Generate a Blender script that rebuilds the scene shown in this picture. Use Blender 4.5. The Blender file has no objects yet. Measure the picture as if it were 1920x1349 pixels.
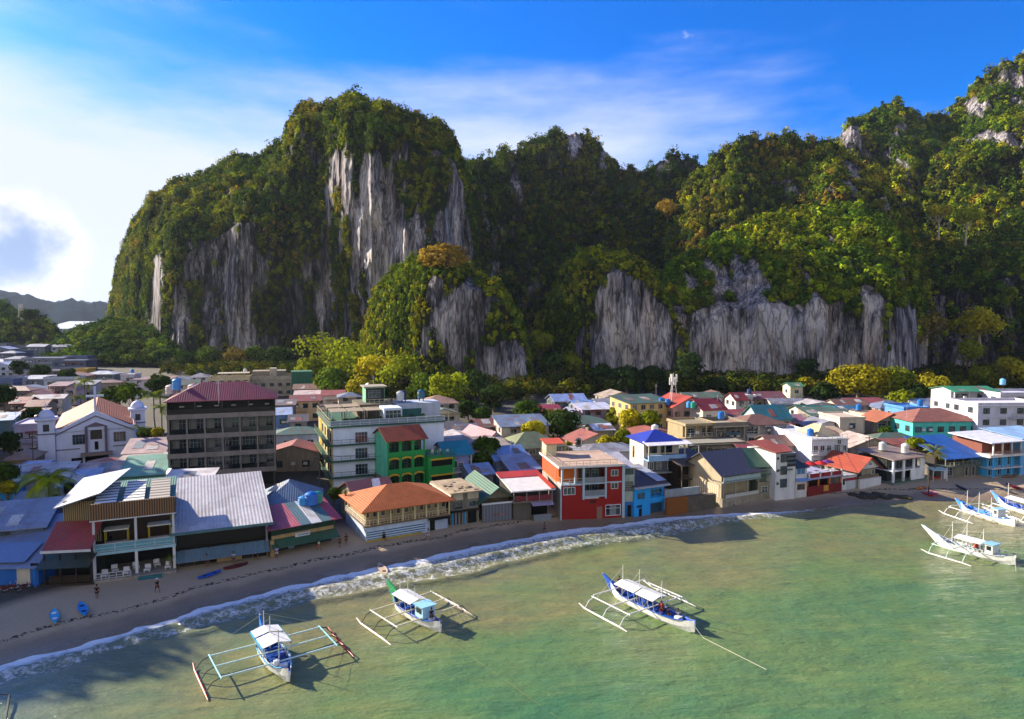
import bpy, bmesh, math, random
import numpy as np
from mathutils import Vector, Matrix
R = math.radians
S = bpy.context.scene
COL = S.collection
rng = np.random.default_rng(7)
random.seed(7)

# ---------------------------------------------------------------- camera
CAMH, PITCH, FPX = 34.0, R(3.33), 1280.0
cam = bpy.data.cameras.new('camera'); camo = bpy.data.objects.new('camera', cam); COL.objects.link(camo)
cam.sensor_width = 36; cam.lens = 24; cam.clip_start = 0.5; cam.clip_end = 30000
camo.location = (0, 0, CAMH); camo.rotation_euler = (math.pi / 2 - PITCH, 0, 0)
S.camera = camo

# ---------------------------------------------------------------- sun and sky
SUN_EL, SUN_AZ = R(24), R(-63)          # azimuth measured from +Y towards +X
w = bpy.data.worlds.new('World'); S.world = w; w.use_nodes = True
nt = w.node_tree; N = nt.nodes; L = nt.links; N.clear()
wo = N.new('ShaderNodeOutputWorld'); bg = N.new('ShaderNodeBackground'); bg.inputs[1].default_value = 0.1
sky = N.new('ShaderNodeTexSky'); sky.sky_type = 'NISHITA'; sky.sun_disc = False
sky.sun_elevation = SUN_EL; sky.sun_rotation = SUN_AZ; sky.air_density = 1.0; sky.dust_density = 0.7; sky.ozone_density = 3.2
hs = N.new('ShaderNodeHueSaturation'); hs.inputs['Saturation'].default_value = 1.2; hs.inputs['Value'].default_value = 0.85; hs.inputs['Hue'].default_value = .515
tn = N.new('ShaderNodeMix'); tn.data_type = 'RGBA'; tn.blend_type = 'MULTIPLY'; tn.inputs['Factor'].default_value = 1; tn.inputs['B'].default_value = (.44, .72, 1.0, 1)
L.new(sky.outputs[0], tn.inputs['A']); L.new(tn.outputs['Result'], hs.inputs['Color'])
tc = N.new('ShaderNodeTexCoord')
def wnode(t, **k):
    n = N.new(t)
    for a, b in k.items(): setattr(n, a, b)
    return n
# thin veil of high cloud, densest low and to the left (a real sheet of cirrus, stretched streaks)
mp = wnode('ShaderNodeMapping'); mp.inputs['Scale'].default_value = (1.1, 1.1, 4.2); mp.inputs['Rotation'].default_value = (R(12), R(-20), 0)
L.new(tc.outputs['Generated'], mp.inputs[0])
n1 = wnode('ShaderNodeTexNoise'); n1.inputs['Scale'].default_value = 1.6; n1.inputs['Detail'].default_value = 7; n1.inputs['Roughness'].default_value = .55
L.new(mp.outputs[0], n1.inputs[0])
sx = wnode('ShaderNodeSeparateXYZ'); L.new(tc.outputs['Generated'], sx.inputs[0])
def m(op, a, b=None, c=None):
    n = wnode('ShaderNodeMath', operation=op)
    for i, v in enumerate((a, b, c)):
        if v is None: continue
        if isinstance(v, (int, float)): n.inputs[i].default_value = v
        else: L.new(v, n.inputs[i])
    return n.outputs[0]
# cover = 1.05 - 2.0*z - 0.75*x + noise
cov = m('ADD', m('MULTIPLY', sx.outputs['Z'], -2.9), m('MULTIPLY', sx.outputs['X'], -.54))
cov = m('ADD', cov, m('MULTIPLY_ADD', n1.outputs[0], 2.8, -.2))
mr = wnode('ShaderNodeMapRange', interpolation_type='SMOOTHSTEP'); mr.inputs['From Min'].default_value = 0.0; mr.inputs['From Max'].default_value = 1.15
L.new(cov, mr.inputs[0])
# cumulus bank low on the left horizon and one little puff
n2 = wnode('ShaderNodeTexNoise'); n2.inputs['Scale'].default_value = 11; n2.inputs['Detail'].default_value = 8; n2.inputs['Roughness'].default_value = .6
L.new(tc.outputs['Generated'], n2.inputs[0])
def blob(d, rad, edge, amt):
    vn = wnode('ShaderNodeVectorMath', operation='DISTANCE'); L.new(tc.outputs['Generated'], vn.inputs[0]); vn.inputs[1].default_value = d
    return m('SUBTRACT', m('ADD', m('DIVIDE', vn.outputs['Value'], -rad), 1.0), m('MULTIPLY_ADD', n2.outputs[0], -amt, amt * .5))
def raydir(px, py):
    f = Vector((0, math.cos(PITCH), -math.sin(PITCH))); u = Vector((0, math.sin(PITCH), math.cos(PITCH)))
    return (f * FPX + Vector((1, 0, 0)) * (px - 960) + u * (674.5 - py))
b1 = blob(tuple(raydir(25, 485).normalized()), .075, 0, -1.6)
b2 = blob(tuple(raydir(110, 520).normalized()), .06, 0, -1.7)
b3 = blob(tuple(raydir(1288, 69).normalized()), .020, 0, -6.5)
def ramp(v, a, b):
    r = wnode('ShaderNodeMapRange', interpolation_type='SMOOTHSTEP'); L.new(v, r.inputs[0]); r.inputs['From Min'].default_value = a; r.inputs['From Max'].default_value = b
    return r.outputs[0]
cum = m('MAXIMUM', ramp(b1, -.15, .35), m('MULTIPLY', ramp(b3, .25, 1.0), .8))
mix1 = wnode('ShaderNodeMix', data_type='RGBA'); mix1.inputs['B'].default_value = (2.9, 3.15, 3.8, 1)
L.new(mr.outputs[0], mix1.inputs['Factor']); L.new(hs.outputs[0], mix1.inputs['A'])
mix2 = wnode('ShaderNodeMix', data_type='RGBA')
cr = wnode('ShaderNodeMix', data_type='RGBA'); cr.inputs['A'].default_value = (3.9, 3.9, 4.2, 1); cr.inputs['B'].default_value = (.95, 1.5, 2.7, 1)
L.new(ramp(b1, .15, .75), cr.inputs['Factor'])
L.new(m('MULTIPLY', cum, .85), mix2.inputs['Factor']); L.new(mix1.outputs['Result'], mix2.inputs['A']); L.new(cr.outputs['Result'], mix2.inputs['B'])
# unseen bright cloud added behind the camera as fill for the shaded fronts
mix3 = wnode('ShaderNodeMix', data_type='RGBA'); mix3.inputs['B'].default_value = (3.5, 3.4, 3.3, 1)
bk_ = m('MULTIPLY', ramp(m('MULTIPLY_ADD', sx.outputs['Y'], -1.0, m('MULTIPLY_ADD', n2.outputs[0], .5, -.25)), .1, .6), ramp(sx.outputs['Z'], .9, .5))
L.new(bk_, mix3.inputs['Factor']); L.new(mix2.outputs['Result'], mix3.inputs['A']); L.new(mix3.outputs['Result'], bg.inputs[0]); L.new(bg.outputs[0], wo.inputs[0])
sl = bpy.data.lights.new('sun', 'SUN'); sl.energy = 5.0; sl.angle = R(.5); sl.color = (1, .87, .68)
so = bpy.data.objects.new('sun', sl); COL.objects.link(so)
SUNV = Vector((math.sin(SUN_AZ) * math.cos(SUN_EL), math.cos(SUN_AZ) * math.cos(SUN_EL), math.sin(SUN_EL)))
so.rotation_euler = SUNV.to_track_quat('Z', 'Y').to_euler(); so.location = (-100, 50, 300)
S.view_settings.view_transform = 'Standard'; S.view_settings.look = 'None'
S.view_settings.exposure = 1.55; S.view_settings.gamma = 1
S.cycles.max_bounces = 5; S.cycles.diffuse_bounces = 2; S.cycles.transparent_max_bounces = 8
S.cycles.volume_bounces = 0

# ---------------------------------------------------------------- pixel <-> place
CP, SP = math.cos(PITCH), math.sin(PITCH)
def G(px, py, z=1.3):
    d = raydir(px, py); t = (z - CAMH) / d.z
    return Vector((d.x * t, d.y * t, z))
def PY(px, py, Y):                       # point on the ray at world depth Y
    d = raydir(px, py); t = Y / d.y
    return Vector((d.x * t, Y, CAMH + d.z * t))
def Zat(py, Y):
    return CAMH + (-SP * FPX + (674.5 - py) * CP) * Y / (CP * FPX + SP * (674.5 - py))
def PR(x, y, z):
    f = y * CP - (z - CAMH) * SP; u = y * SP + (z - CAMH) * CP
    return 960 + FPX * x / f, 674.5 - FPX * u / f

# ---------------------------------------------------------------- noise
def _h(i, j, k, s):
    n = (i * 374761393 + j * 668265263 + k * 2147483647 + s * 1274126177) & 0xffffffff
    n = ((n ^ (n >> 13)) * 1274126177) & 0xffffffff
    n = n ^ (n >> 16)
    return (n & 0xffff) / 65535.0
def vn(x, y, z, s=0):
    x, y, z = np.broadcast_arrays(x, y, z)
    xi, yi, zi = np.floor(x).astype(np.int64), np.floor(y).astype(np.int64), np.floor(z).astype(np.int64)
    fx, fy, fz = x - xi, y - yi, z - zi
    fx, fy, fz = [f * f * (3 - 2 * f) for f in (fx, fy, fz)]
    r = 0
    for a in (0, 1):
        for b in (0, 1):
            for c in (0, 1):
                r = r + _h(xi + a, yi + b, zi + c, s) * (fx if a else 1 - fx) * (fy if b else 1 - fy) * (fz if c else 1 - fz)
    return r * 2 - 1
def fbm(x, y, z, s=0, o=4):
    r = 0; a = 1; t = 0
    for i in range(o):
        r = r + a * vn(x * 2 ** i, y * 2 ** i, z * 2 ** i, s + i * 17); t += a; a *= .5
    return r / t

# ---------------------------------------------------------------- materials
def lin(c):
    if isinstance(c, str):
        c = tuple(int(c[i:i + 2], 16) / 255 for i in (0, 2, 4))
        c = tuple(v / 12.92 if v <= .04045 else ((v + .055) / 1.055) ** 2.4 for v in c)
    return tuple(c[:3]) + (1,)
MATS = {}
class NB:
    def __init__(s, name):
        s.m = bpy.data.materials.new(name); s.m.use_nodes = True; s.t = s.m.node_tree; s.t.nodes.clear()
        s.out = s.n('ShaderNodeOutputMaterial')
    def n(s, t, **k):
        n = s.t.nodes.new(t)
        for a, b in k.items():
            if a.startswith('i_'):
                key = a[2:].replace('_', ' ')
                if key.isdigit(): n.inputs[int(key)].default_value = b
                else: n.inputs[key].default_value = b
            else: setattr(n, a, b)
        return n
    def l(s, a, b): s.t.links.new(a, b)
    def noise(s, co, scale, detail=4, rough=.55, vs=None):
        if vs is not None:
            mp = s.n('ShaderNodeMapping'); mp.inputs['Scale'].default_value = vs; s.l(co, mp.inputs[0]); co = mp.outputs[0]
        n = s.n('ShaderNodeTexNoise'); n.inputs['Scale'].default_value = scale; n.inputs['Detail'].default_value = detail; n.inputs['Roughness'].default_value = rough
        s.l(co, n.inputs[0]); return n.outputs[0]
    def rmp(s, f, pts):
        r = s.n('ShaderNodeValToRGB'); s.l(f, r.inputs[0]); e = r.color_ramp.elements
        e[0].position = pts[0][0]; e[0].color = lin(pts[0][1]); e[1].position = pts[-1][0]; e[1].color = lin(pts[-1][1])
        for p, c in pts[1:-1]: q = e.new(p); q.color = lin(c)
        return r.outputs[0]
    def mix(s, f, a, b, mode='MIX'):
        x = s.n('ShaderNodeMix', data_type='RGBA', blend_type=mode)
        for k, v in (('Factor', f), ('A', a), ('B', b)):
            if isinstance(v, (int, float)): x.inputs[k].default_value = v
            elif isinstance(v, tuple): x.inputs[k].default_value = lin(v)
            elif isinstance(v, str): x.inputs[k].default_value = lin(v)
            else: s.l(v, x.inputs[k])
        return x.outputs['Result']
    def math(s, op, a, b=0, c=0):
        x = s.n('ShaderNodeMath', operation=op)
        for i, v in enumerate((a, b, c)):
            if isinstance(v, (int, float)): x.inputs[i].default_value = v
            else: s.l(v, x.inputs[i])
        return x.outputs[0]
    def bsdf(s, col, rough=.8, spec=.3, bump=None, bstr=.5, bdist=.05, metal=0):
        b = s.n('ShaderNodeBsdfPrincipled')
        if isinstance(col, (tuple, str)): b.inputs['Base Color'].default_value = lin(col)
        else: s.l(col, b.inputs['Base Color'])
        if isinstance(rough, (int, float)): b.inputs['Roughness'].default_value = rough
        else: s.l(rough, b.inputs['Roughness'])
        b.inputs['Specular IOR Level'].default_value = spec; b.inputs['Metallic'].default_value = metal
        if bump is not None:
            u = s.n('ShaderNodeBump'); u.inputs['Strength'].default_value = bstr; u.inputs['Distance'].default_value = bdist
            s.l(bump, u.inputs['Height']); s.l(u.outputs[0], b.inputs['Normal'])
        s.l(b.outputs[0], s.out.inputs[0]); return b
def sc(c, k):
    c = lin(c); return (min(1, c[0] * k), min(1, c[1] * k), min(1, c[2] * k))
def paint(c, rough=.75, stain=.35):
    key = ('paint', c, rough, stain)
    if key in MATS: return MATS[key]
    b = NB('painted_wall'); co = b.n('ShaderNodeNewGeometry').outputs['Position']
    v = b.noise(co, .9, 5, .6, (1, 1, .35)); v2 = b.noise(co, 5, 4, .6, (1, 1, .18))
    c1 = b.mix(b.rmp(v, [(.35, (0, 0, 0)), (.75, (1, 1, 1))]), sc(c, 1.0), sc(c, 1 - stain))
    c2 = b.mix(b.rmp(v2, [(.55, (0, 0, 0)), (.85, (stain, stain, stain))]), c1, sc(c, .45))
    b.bsdf(c2, rough, .3, v2, .25, .03); MATS[key] = b.m; return b.m
def roofm(c, rust=.25, pitch=.25, axis='X', rough=.55):
    key = ('roof', c, rust, pitch, axis)
    if key in MATS: return MATS[key]
    b = NB('metal_roof'); co = b.n('ShaderNodeTexCoord').outputs['Object']
    wv = b.n('ShaderNodeTexWave', wave_type='BANDS', bands_direction=axis); wv.inputs['Scale'].default_value = .314 / pitch; b.l(co, wv.inputs[0])
    v = b.noise(co, .55, 5, .65); v2 = b.noise(co, 2.2, 4, .6, (3, .4, 1) if axis == 'X' else (.4, 3, 1))
    pan = b.n('ShaderNodeTexVoronoi', distance='CHEBYCHEV'); pan.inputs['Scale'].default_value = .45; mpn = b.n('ShaderNodeMapping'); mpn.inputs['Scale'].default_value = (1, .5, .2); b.l(co, mpn.inputs[0]); b.l(mpn.outputs[0], pan.inputs[0])
    g = b.n('ShaderNodeSeparateColor'); b.l(pan.outputs['Color'], g.inputs[0])
    c1 = b.mix(b.math('MULTIPLY', g.outputs[0], .8), sc(c, 1), sc(c, .62))
    c2 = b.mix(b.rmp(v, [(.45, (0, 0, 0)), (.7, (min(1, rust * 1.6),) * 3)]), c1, '6b4a38')
    c3 = b.mix(b.rmp(v2, [(.45, (0, 0, 0)), (.75, (.6, .6, .6))]), c2, sc(c, .45))
    b.bsdf(c3, rough, .4, wv.outputs['Fac'], .5, .05); MATS[key] = b.m; return b.m
def tilem(c):
    key = ('tile', c)
    if key in MATS: return MATS[key]
    b = NB('tiled_roof'); co = b.n('ShaderNodeTexCoord').outputs['Object']
    wv = b.n('ShaderNodeTexWave', wave_type='BANDS', bands_direction='X'); wv.inputs['Scale'].default_value = .9; b.l(co, wv.inputs[0])
    w2 = b.n('ShaderNodeTexWave', wave_type='BANDS', bands_direction='Z', wave_profile='SAW'); w2.inputs['Scale'].default_value = 1.1; b.l(co, w2.inputs[0])
    v = b.noise(co, .8, 5, .6); v2 = b.noise(co, 6, 3, .6)
    c1 = b.mix(b.rmp(v, [(.35, (0, 0, 0)), (.75, (1, 1, 1))]), sc(c, 1.05), sc(c, .62))
    c2 = b.mix(b.rmp(v2, [(.45, (0, 0, 0)), (.8, (.5, .5, .5))]), c1, sc(c, .5))
    b.bsdf(c2, .7, .3, b.math('ADD', wv.outputs['Fac'], w2.outputs['Fac']), .7, .05); MATS[key] = b.m; return b.m
def flat(c, rough=.6, spec=.35, name='plain', metal=0):
    key = ('flat', c, rough, name)
    if key in MATS: return MATS[key]
    b = NB(name); co = b.n('ShaderNodeNewGeometry').outputs['Position']
    v = b.noise(co, 2.5, 4, .6)
    b.bsdf(b.mix(b.rmp(v, [(.35, (0, 0, 0)), (.75, (1, 1, 1))]), sc(c, 1), sc(c, .78)), rough, spec, metal=metal); MATS[key] = b.m; return b.m
def conc(c='8c877e'):
    key = ('conc', c)
    if key in MATS: return MATS[key]
    b = NB('concrete'); co = b.n('ShaderNodeNewGeometry').outputs['Position']
    v = b.noise(co, .7, 6, .65); v2 = b.noise(co, 4, 5, .7, (1, 1, .25))
    c1 = b.mix(b.rmp(v, [(.3, (0, 0, 0)), (.7, (1, 1, 1))]), sc(c, 1.1), sc(c, .6))
    c2 = b.mix(b.rmp(v2, [(.48, (0, 0, 0)), (.75, (.75, .75, .75))]), c1, sc(c, .35))
    b.bsdf(c2, .9, .2, v2, .5, .05); MATS[key] = b.m; return b.m
GLASS = None
def glass():
    global GLASS
    if GLASS: return GLASS
    b = NB('window_glass'); co = b.n('ShaderNodeNewGeometry').outputs['Position']
    v = b.noise(co, .6, 2)
    b.bsdf(b.rmp(v, [(.35, '11181c'), (.65, '3a4a52')]), .08, .6); GLASS = b.m; return GLASS
def slatm(c, pitch=.22, axis='X', c2='151210'):
    key = ('slat', c, pitch, axis)
    if key in MATS: return MATS[key]
    b = NB('slats'); co = b.n('ShaderNodeTexCoord').outputs['Object']
    wv = b.n('ShaderNodeTexWave', wave_type='BANDS', bands_direction=axis); wv.inputs['Scale'].default_value = .314 / pitch; b.l(co, wv.inputs[0])
    b.bsdf(b.mix(b.rmp(wv.outputs['Fac'], [(.25, (0, 0, 0)), (.4, (1, 1, 1))]), c2, sc(c, 1)), .7, .3, wv.outputs['Fac'], .8, .05); MATS[key] = b.m; return b.m

# ---------------------------------------------------------------- mesh helpers
def link(o, parent=None):
    COL.objects.link(o)
    if parent: o.parent = parent
    return o
def tag(o, label=None, cat=None, group=None, kind=None):
    if label: o['label'] = label
    if cat: o['category'] = cat
    if group: o['group'] = group
    if kind: o['kind'] = kind
    return o
def empty(name, loc, rz=0):
    o = bpy.data.objects.new(name, None); o.location = loc; o.rotation_euler = (0, 0, rz); o.empty_display_size = .5
    return link(o)
def npmesh(name, V, F, mat, parent=None, col=None, attr=None, smooth=False, mats=None, mi=None):
    V = np.asarray(V, dtype=np.float32); F = np.asarray(F, dtype=np.int32)
    me = bpy.data.meshes.new(name); k = F.shape[1]
    me.vertices.add(len(V)); me.vertices.foreach_set('co', V.ravel())
    me.loops.add(F.size); me.loops.foreach_set('vertex_index', F.ravel())
    me.polygons.add(len(F)); me.polygons.foreach_set('loop_start', np.arange(0, F.size, k, dtype=np.int32))
    if mi is not None: me.polygons.foreach_set('material_index', np.asarray(mi, dtype=np.int32))
    me.polygons.foreach_set('use_smooth', np.full(len(F), smooth))
    me.update(calc_edges=True)
    if col is not None:
        a = me.color_attributes.new('Col', 'FLOAT_COLOR', 'POINT')
        a.data.foreach_set('color', np.concatenate([col, np.ones((len(V), 1))], 1).astype(np.float32).ravel())
    if attr:
        for kx, v in attr.items():
            a = me.attributes.new(kx, 'FLOAT', 'POINT'); a.data.foreach_set('value', v.astype(np.float32))
    for mm in (mats or [mat]): me.materials.append(mm)
    return link(bpy.data.objects.new(name, me), parent)
class MB:
    """collects simple solids into one mesh"""
    def __init__(s): s.v = []; s.f = []
    def poly(s, vs, fs):
        o = len(s.v); s.v += [tuple(v) for v in vs]; s.f += [tuple(i + o for i in f) for f in fs]; return s
    def box(s, x0, x1, y0, y1, z0, z1):
        return s.poly([(x0, y0, z0), (x1, y0, z0), (x1, y1, z0), (x0, y1, z0), (x0, y0, z1), (x1, y0, z1), (x1, y1, z1), (x0, y1, z1)],
                      [(0, 3, 2, 1), (4, 5, 6, 7), (0, 1, 5, 4), (1, 2, 6, 5), (2, 3, 7, 6), (3, 0, 4, 7)])
    def tube(s, pts, r, n=6, caps=True):
        pts = [Vector(p) for p in pts]; rs = r if isinstance(r, (list, tuple)) else [r] * len(pts)
        rings = []
        for i, p in enumerate(pts):
            d = (pts[min(i + 1, len(pts) - 1)] - pts[max(i - 1, 0)]).normalized()
            a = d.cross(Vector((0, 0, 1)) if abs(d.z) < .9 else Vector((1, 0, 0))).normalized(); b = d.cross(a)
            rings.append([p + (a * math.cos(2 * math.pi * k / n) + b * math.sin(2 * math.pi * k / n)) * rs[i] for k in range(n)])
        vs = [v for r_ in rings for v in r_]; fs = []
        for i in range(len(pts) - 1):
            for k in range(n): fs.append((i * n + k, i * n + (k + 1) % n, (i + 1) * n + (k + 1) % n, (i + 1) * n + k))
        if caps: fs.append(tuple(range(n))[::-1]); fs.append(tuple((len(pts) - 1) * n + k for k in range(n)))
        return s.poly(vs, fs)
    def slab(s, top, th):
        """thick sheet from a polygon of top points"""
        n = len(top); bot = [(p[0], p[1], p[2] - th) for p in top]
        return s.poly(list(top) + bot, [tuple(range(n)), tuple(range(2 * n - 1, n - 1, -1))] + [((i + 1) % n, i, i + n, (i + 1) % n + n) for i in range(n)])
    def lathe(s, prof, n=14, c=(0, 0)):
        vs = [(c[0] + r * math.cos(2 * math.pi * k / n), c[1] + r * math.sin(2 * math.pi * k / n), z) for r, z in prof for k in range(n)]
        fs = [(i * n + k, i * n + (k + 1) % n, (i + 1) * n + (k + 1) % n, (i + 1) * n + k) for i in range(len(prof) - 1) for k in range(n)]
        fs += [tuple(range(n))[::-1], tuple((len(prof) - 1) * n + k for k in range(n))]
        return s.poly(vs, fs)
    def build(s, name, mat, parent=None, smooth=False, loc=None):
        me = bpy.data.meshes.new(name); me.from_pydata([tuple(v) for v in s.v], [], s.f); me.materials.append(mat)
        if smooth:
            for p in me.polygons: p.use_smooth = True
        o = link(bpy.data.objects.new(name, me), parent)
        if loc: o.location = loc
        return o
# ---------------------------------------------------------------- ground, beach, water
SHORE = [(-420, 1390), (-200, 1310), (0, 1249), (100, 1222), (200, 1197), (300, 1166), (400, 1136), (500, 1111), (600, 1087), (720, 1062), (800, 1046), (900, 1024), (1000, 1005), (1100, 990), (1180, 981), (1260, 971), (1340, 966), (1450, 962), (1520, 956), (1600, 950), (1680, 944), (1750, 942), (1920, 942), (2300, 938)]
_sw = np.array([G(a, b, 0)[:2] for a, b in SHORE])
_sw = np.vstack([[_sw[0, 0] - 400, _sw[0, 1] - 260], _sw, [_sw[-1, 0] + 500, _sw[-1, 1] + 20]])
def shoreY(x): return np.interp(x, _sw[:, 0], _sw[:, 1])
def gz(x, y):
    """ground height; sea level is 0"""
    x = np.asarray(x, float); y = np.asarray(y, float)
    d = (y - shoreY(x)) * .88
    z = np.where(d < 0, np.maximum(d * .09, -4), np.interp(d, [0, 4, 8, 40, 120, 400], [0, .6, 1.2, 1.9, 2.3, 3.0]))
    hill = np.clip((y - 330) / 300, 0, 1) * np.clip((-150 - x) / 160, 0, 1) * 7
    far = 1 - np.clip((y - 1000) / 250, 0, 1)
    return np.where(d > 60, (z + hill) * far - (1 - far) * 1.5, z)
def gz1(x, y): return float(gz(x, y))
def sheet(name, xs, ys, zf, mat, attr=None, smooth=True):
    X, Y = np.meshgrid(xs, ys); Z = zf(X, Y); nx, ny = len(xs), len(ys)
    V = np.stack([X.ravel(), Y.ravel(), Z.ravel()], 1); I = np.arange(nx * ny).reshape(ny, nx)
    F = np.stack([I[:-1, :-1].ravel(), I[:-1, 1:].ravel(), I[1:, 1:].ravel(), I[1:, :-1].ravel()], 1)
    return npmesh(name, V, F, mat, smooth=smooth, attr={k: f(V[:, 0], V[:, 1]) for k, f in attr.items()} if attr else None)
def axis(*segs):
    r = []
    for a, b, s in segs: r += list(np.arange(a, b, s))
    return np.array(r + [segs[-1][1]])
b = NB('sand_and_town_ground'); geo = b.n('ShaderNodeNewGeometry'); co = geo.outputs['Position']
sd = b.n('ShaderNodeAttribute', attribute_name='shore').outputs['Fac']
v = b.noise(co, .25, 6, .65); v2 = b.noise(co, 3.5, 5, .7); v3 = b.noise(co, .12, 4)
sand = b.mix(v2, b.rmp(v, [(.3, 'a08a6c'), (.7, 'bfa888')]), '7a6a54')
sdn = b.math('ADD', sd, b.math('MULTIPLY_ADD', v, 3.2, -1.6))
wet = b.rmp(b.math('DIVIDE', sdn, 8), [(.0, '564b40'), (.42, '6b5f52'), (.62, 'a3927a')])
sand2 = b.mix(.6, sand, wet)
# tide wrack: a thin line of dark weed, slightly wandering
wr = b.math('ABSOLUTE', b.math('SUBTRACT', b.math('ADD', sd, b.math('MULTIPLY_ADD', v3, 3, -1.5)), 5.6))
wrn = b.noise(co, 2.6, 5, .75)
wrm = b.math('MULTIPLY', b.math('LESS_THAN', wr, .42), b.math('GREATER_THAN', wrn, .52))
sand3 = b.mix(wrm, sand2, '17120e')
town = b.rmp(b.noise(co, .15, 6, .7), [(.3, '2a2924'), (.5, '45403a'), (.7, '262c1c')])
tm = b.n('ShaderNodeMapRange'); b.l(sd, tm.inputs[0]); tm.inputs['From Min'].default_value = 16; tm.inputs['From Max'].default_value = 20
col = b.mix(tm.outputs[0], sand3, town)
rg = b.n('ShaderNodeMapRange'); b.l(sdn, rg.inputs[0]); rg.inputs['From Min'].default_value = .5; rg.inputs['From Max'].default_value = 4.5; rg.inputs['To Min'].default_value = .25; rg.inputs['To Max'].default_value = .92
b.bsdf(col, rg.outputs[0], .35, b.math('ADD', v2, b.math('MULTIPLY', v, 2)), .6, .12)
GROUND_M = b.m
gnd = sheet('ground', axis((-9000, -1200, 600), (-1200, -250, 25), (-250, 300, 2.2), (300, 1200, 25), (1200, 9000, 600)),
            axis((-200, 40, 20), (40, 175, 1.3), (175, 420, 6), (420, 1500, 30), (1500, 9500, 800)),
            lambda X, Y: gz(X, Y) + fbm(X / 6, Y / 6, 0, 5, 3) * .10 * ((Y - shoreY(X)) > 1), GROUND_M,
            attr={'shore': lambda x, y: (y - shoreY(x)) * .88})
tag(gnd, kind='structure')

b = NB('sea_water'); geo = b.n('ShaderNodeNewGeometry'); co = geo.outputs['Position']
sd = b.n('ShaderNodeAttribute', attribute_name='shore').outputs['Fac']
sp = b.n('ShaderNodeSeparateXYZ'); b.l(co, sp.inputs[0])
v = b.noise(co, .028, 5, .6); v2 = b.noise(co, .11, 4, .6, (.5, 1, 1)); v4 = b.noise(co, .009, 3, .5)
f = b.math('ADD', b.math('MULTIPLY', sd, .0105), b.math('MULTIPLY_ADD', v, 1.1, -.55))
f = b.math('ADD', f, b.math('MULTIPLY_ADD', v2, .35, -.17))
body = b.rmp(f, [(.0, '766f4a'), (.16, '707146'), (.34, '5f7442'), (.55, '426a44'), (.85, '336248')])
tl = b.rmp(b.math('MULTIPLY_ADD', sp.outputs['X'], .022, b.math('MULTIPLY_ADD', v4, .7, .7)), [(.0, (1, 1, 1)), (.42, (0, 0, 0))])
body = b.mix(b.math('MULTIPLY', tl, .45), body, '4a7478')  # teal of shaded water and reflected sky painted in towards the left
stk = b.noise(co, .35, 6, .7, (.35, 1.6, 1)); body = b.mix(b.rmp(stk, [(.38, (.3, .3, .3)), (.6, (0, 0, 0))]), body, '3a6050'); body = b.mix(b.rmp(stk, [(.55, (0, 0, 0)), (.75, (.22, .22, .22))]), body, '9a9a70'); spk = b.noise(co, .9, 3, .5); body = b.mix(b.rmp(spk, [(.74, (0, 0, 0)), (.8, (.35, .35, .35))]), body, '39401f')
# foam: lacy, thick at the edge of the wave
fo = b.n('ShaderNodeAttribute', attribute_name='foam').outputs['Fac']
fn = b.noise(co, 1.1, 7, .72, (1, 1, 1)); fn2 = b.noise(co, 3.2, 5, .7)
fm = b.math('ADD', fo, b.math('ADD', b.math('MULTIPLY_ADD', fn, 2.2, -1.1), b.math('MULTIPLY_ADD', fn2, 1.2, -.6)))
fmask = b.rmp(fm, [(.38, (0, 0, 0)), (.95, (1, 1, 1))])
body2 = b.mix(b.math('MULTIPLY', fmask, .9), body, 'dfe4ea')
h1 = b.noise(co, .55, 6, .62, (.55, 1.25, 1)); h2 = b.noise(co, 2.2, 4, .6, (.6, 1.2, 1)); h3 = b.noise(co, .16, 3, .5, (.6, 1.3, 1))
hh = b.math('ADD', b.math('MULTIPLY', h1, 1.0), b.math('ADD', b.math('MULTIPLY', h2, .35), b.math('MULTIPLY', h3, 1.6)))
h5 = b.noise(co, 6.5, 3, .6, (.6, 1.2, 1)); hh = b.math('ADD', b.math('ADD', hh, b.math('MULTIPLY', h5, .12)), b.math('MULTIPLY', fmask, .35))
pb = b.bsdf(body2, b.math('MULTIPLY_ADD', fmask, .6, .07), .5, hh, .7, .4)
pb.inputs['IOR'].default_value = 1.33
WATER_M = b.m
def foamf(x, y):
    s = (y - shoreY(x)) * .88
    wdt = np.interp(x, [-60, -45, -25, -5, 12, 22, 36, 60, 200], [5, 5, 7.5, 10.0, 9, 8, 4, 1.2, .5])
    wob = fbm(x / 9, y / 9, 0, 3, 3) * 1.6
    lead = np.clip((s + wdt + wob) / wdt, 0, 1)          # 0 at the sea side, 1 at the sand
    edge = np.exp(-((s + .4) / .9) ** 2) * .55
    side = np.interp(x, [40, 75], [1, .25])
    return (np.where(lead > 0, .44 + .34 * lead ** 1.5, -.9) + edge * .9) * side - (1 - side) * .7
def wz(X, Y):
    s = (Y - shoreY(X)) * .88
    wdt = np.interp(X, [-60, -25, -5, 22, 40, 70], [2.6, 4, 5.6, 4, 1.5, .5])
    crest = (np.exp(-((s + wdt) / 1.1) ** 2) + .7 * np.exp(-((s + wdt * 1.9 + fbm(X / 7, Y / 7, 0, 6, 2) * 2) / .9) ** 2)) * np.interp(X, [-50, -5, 25, 50], [.45, .7, .6, .05])
    return crest + fbm(X / 2.6, Y / 1.6, 0, 2, 4) * .10 + fbm(X / 9, Y / 5, 0, 9, 3) * .10 * (s < -2) + .02
wat = sheet('sea_water', axis((-900, -70, 12), (-70, 110, .55), (110, 1200, 14)), axis((-200, 30, 10), (30, 142, .5), (142, 190, 6)), wz, WATER_M,
            attr={'shore': lambda x, y: (shoreY(x) - y) * .88, 'foam': foamf})
tag(wat, kind='structure')
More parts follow.
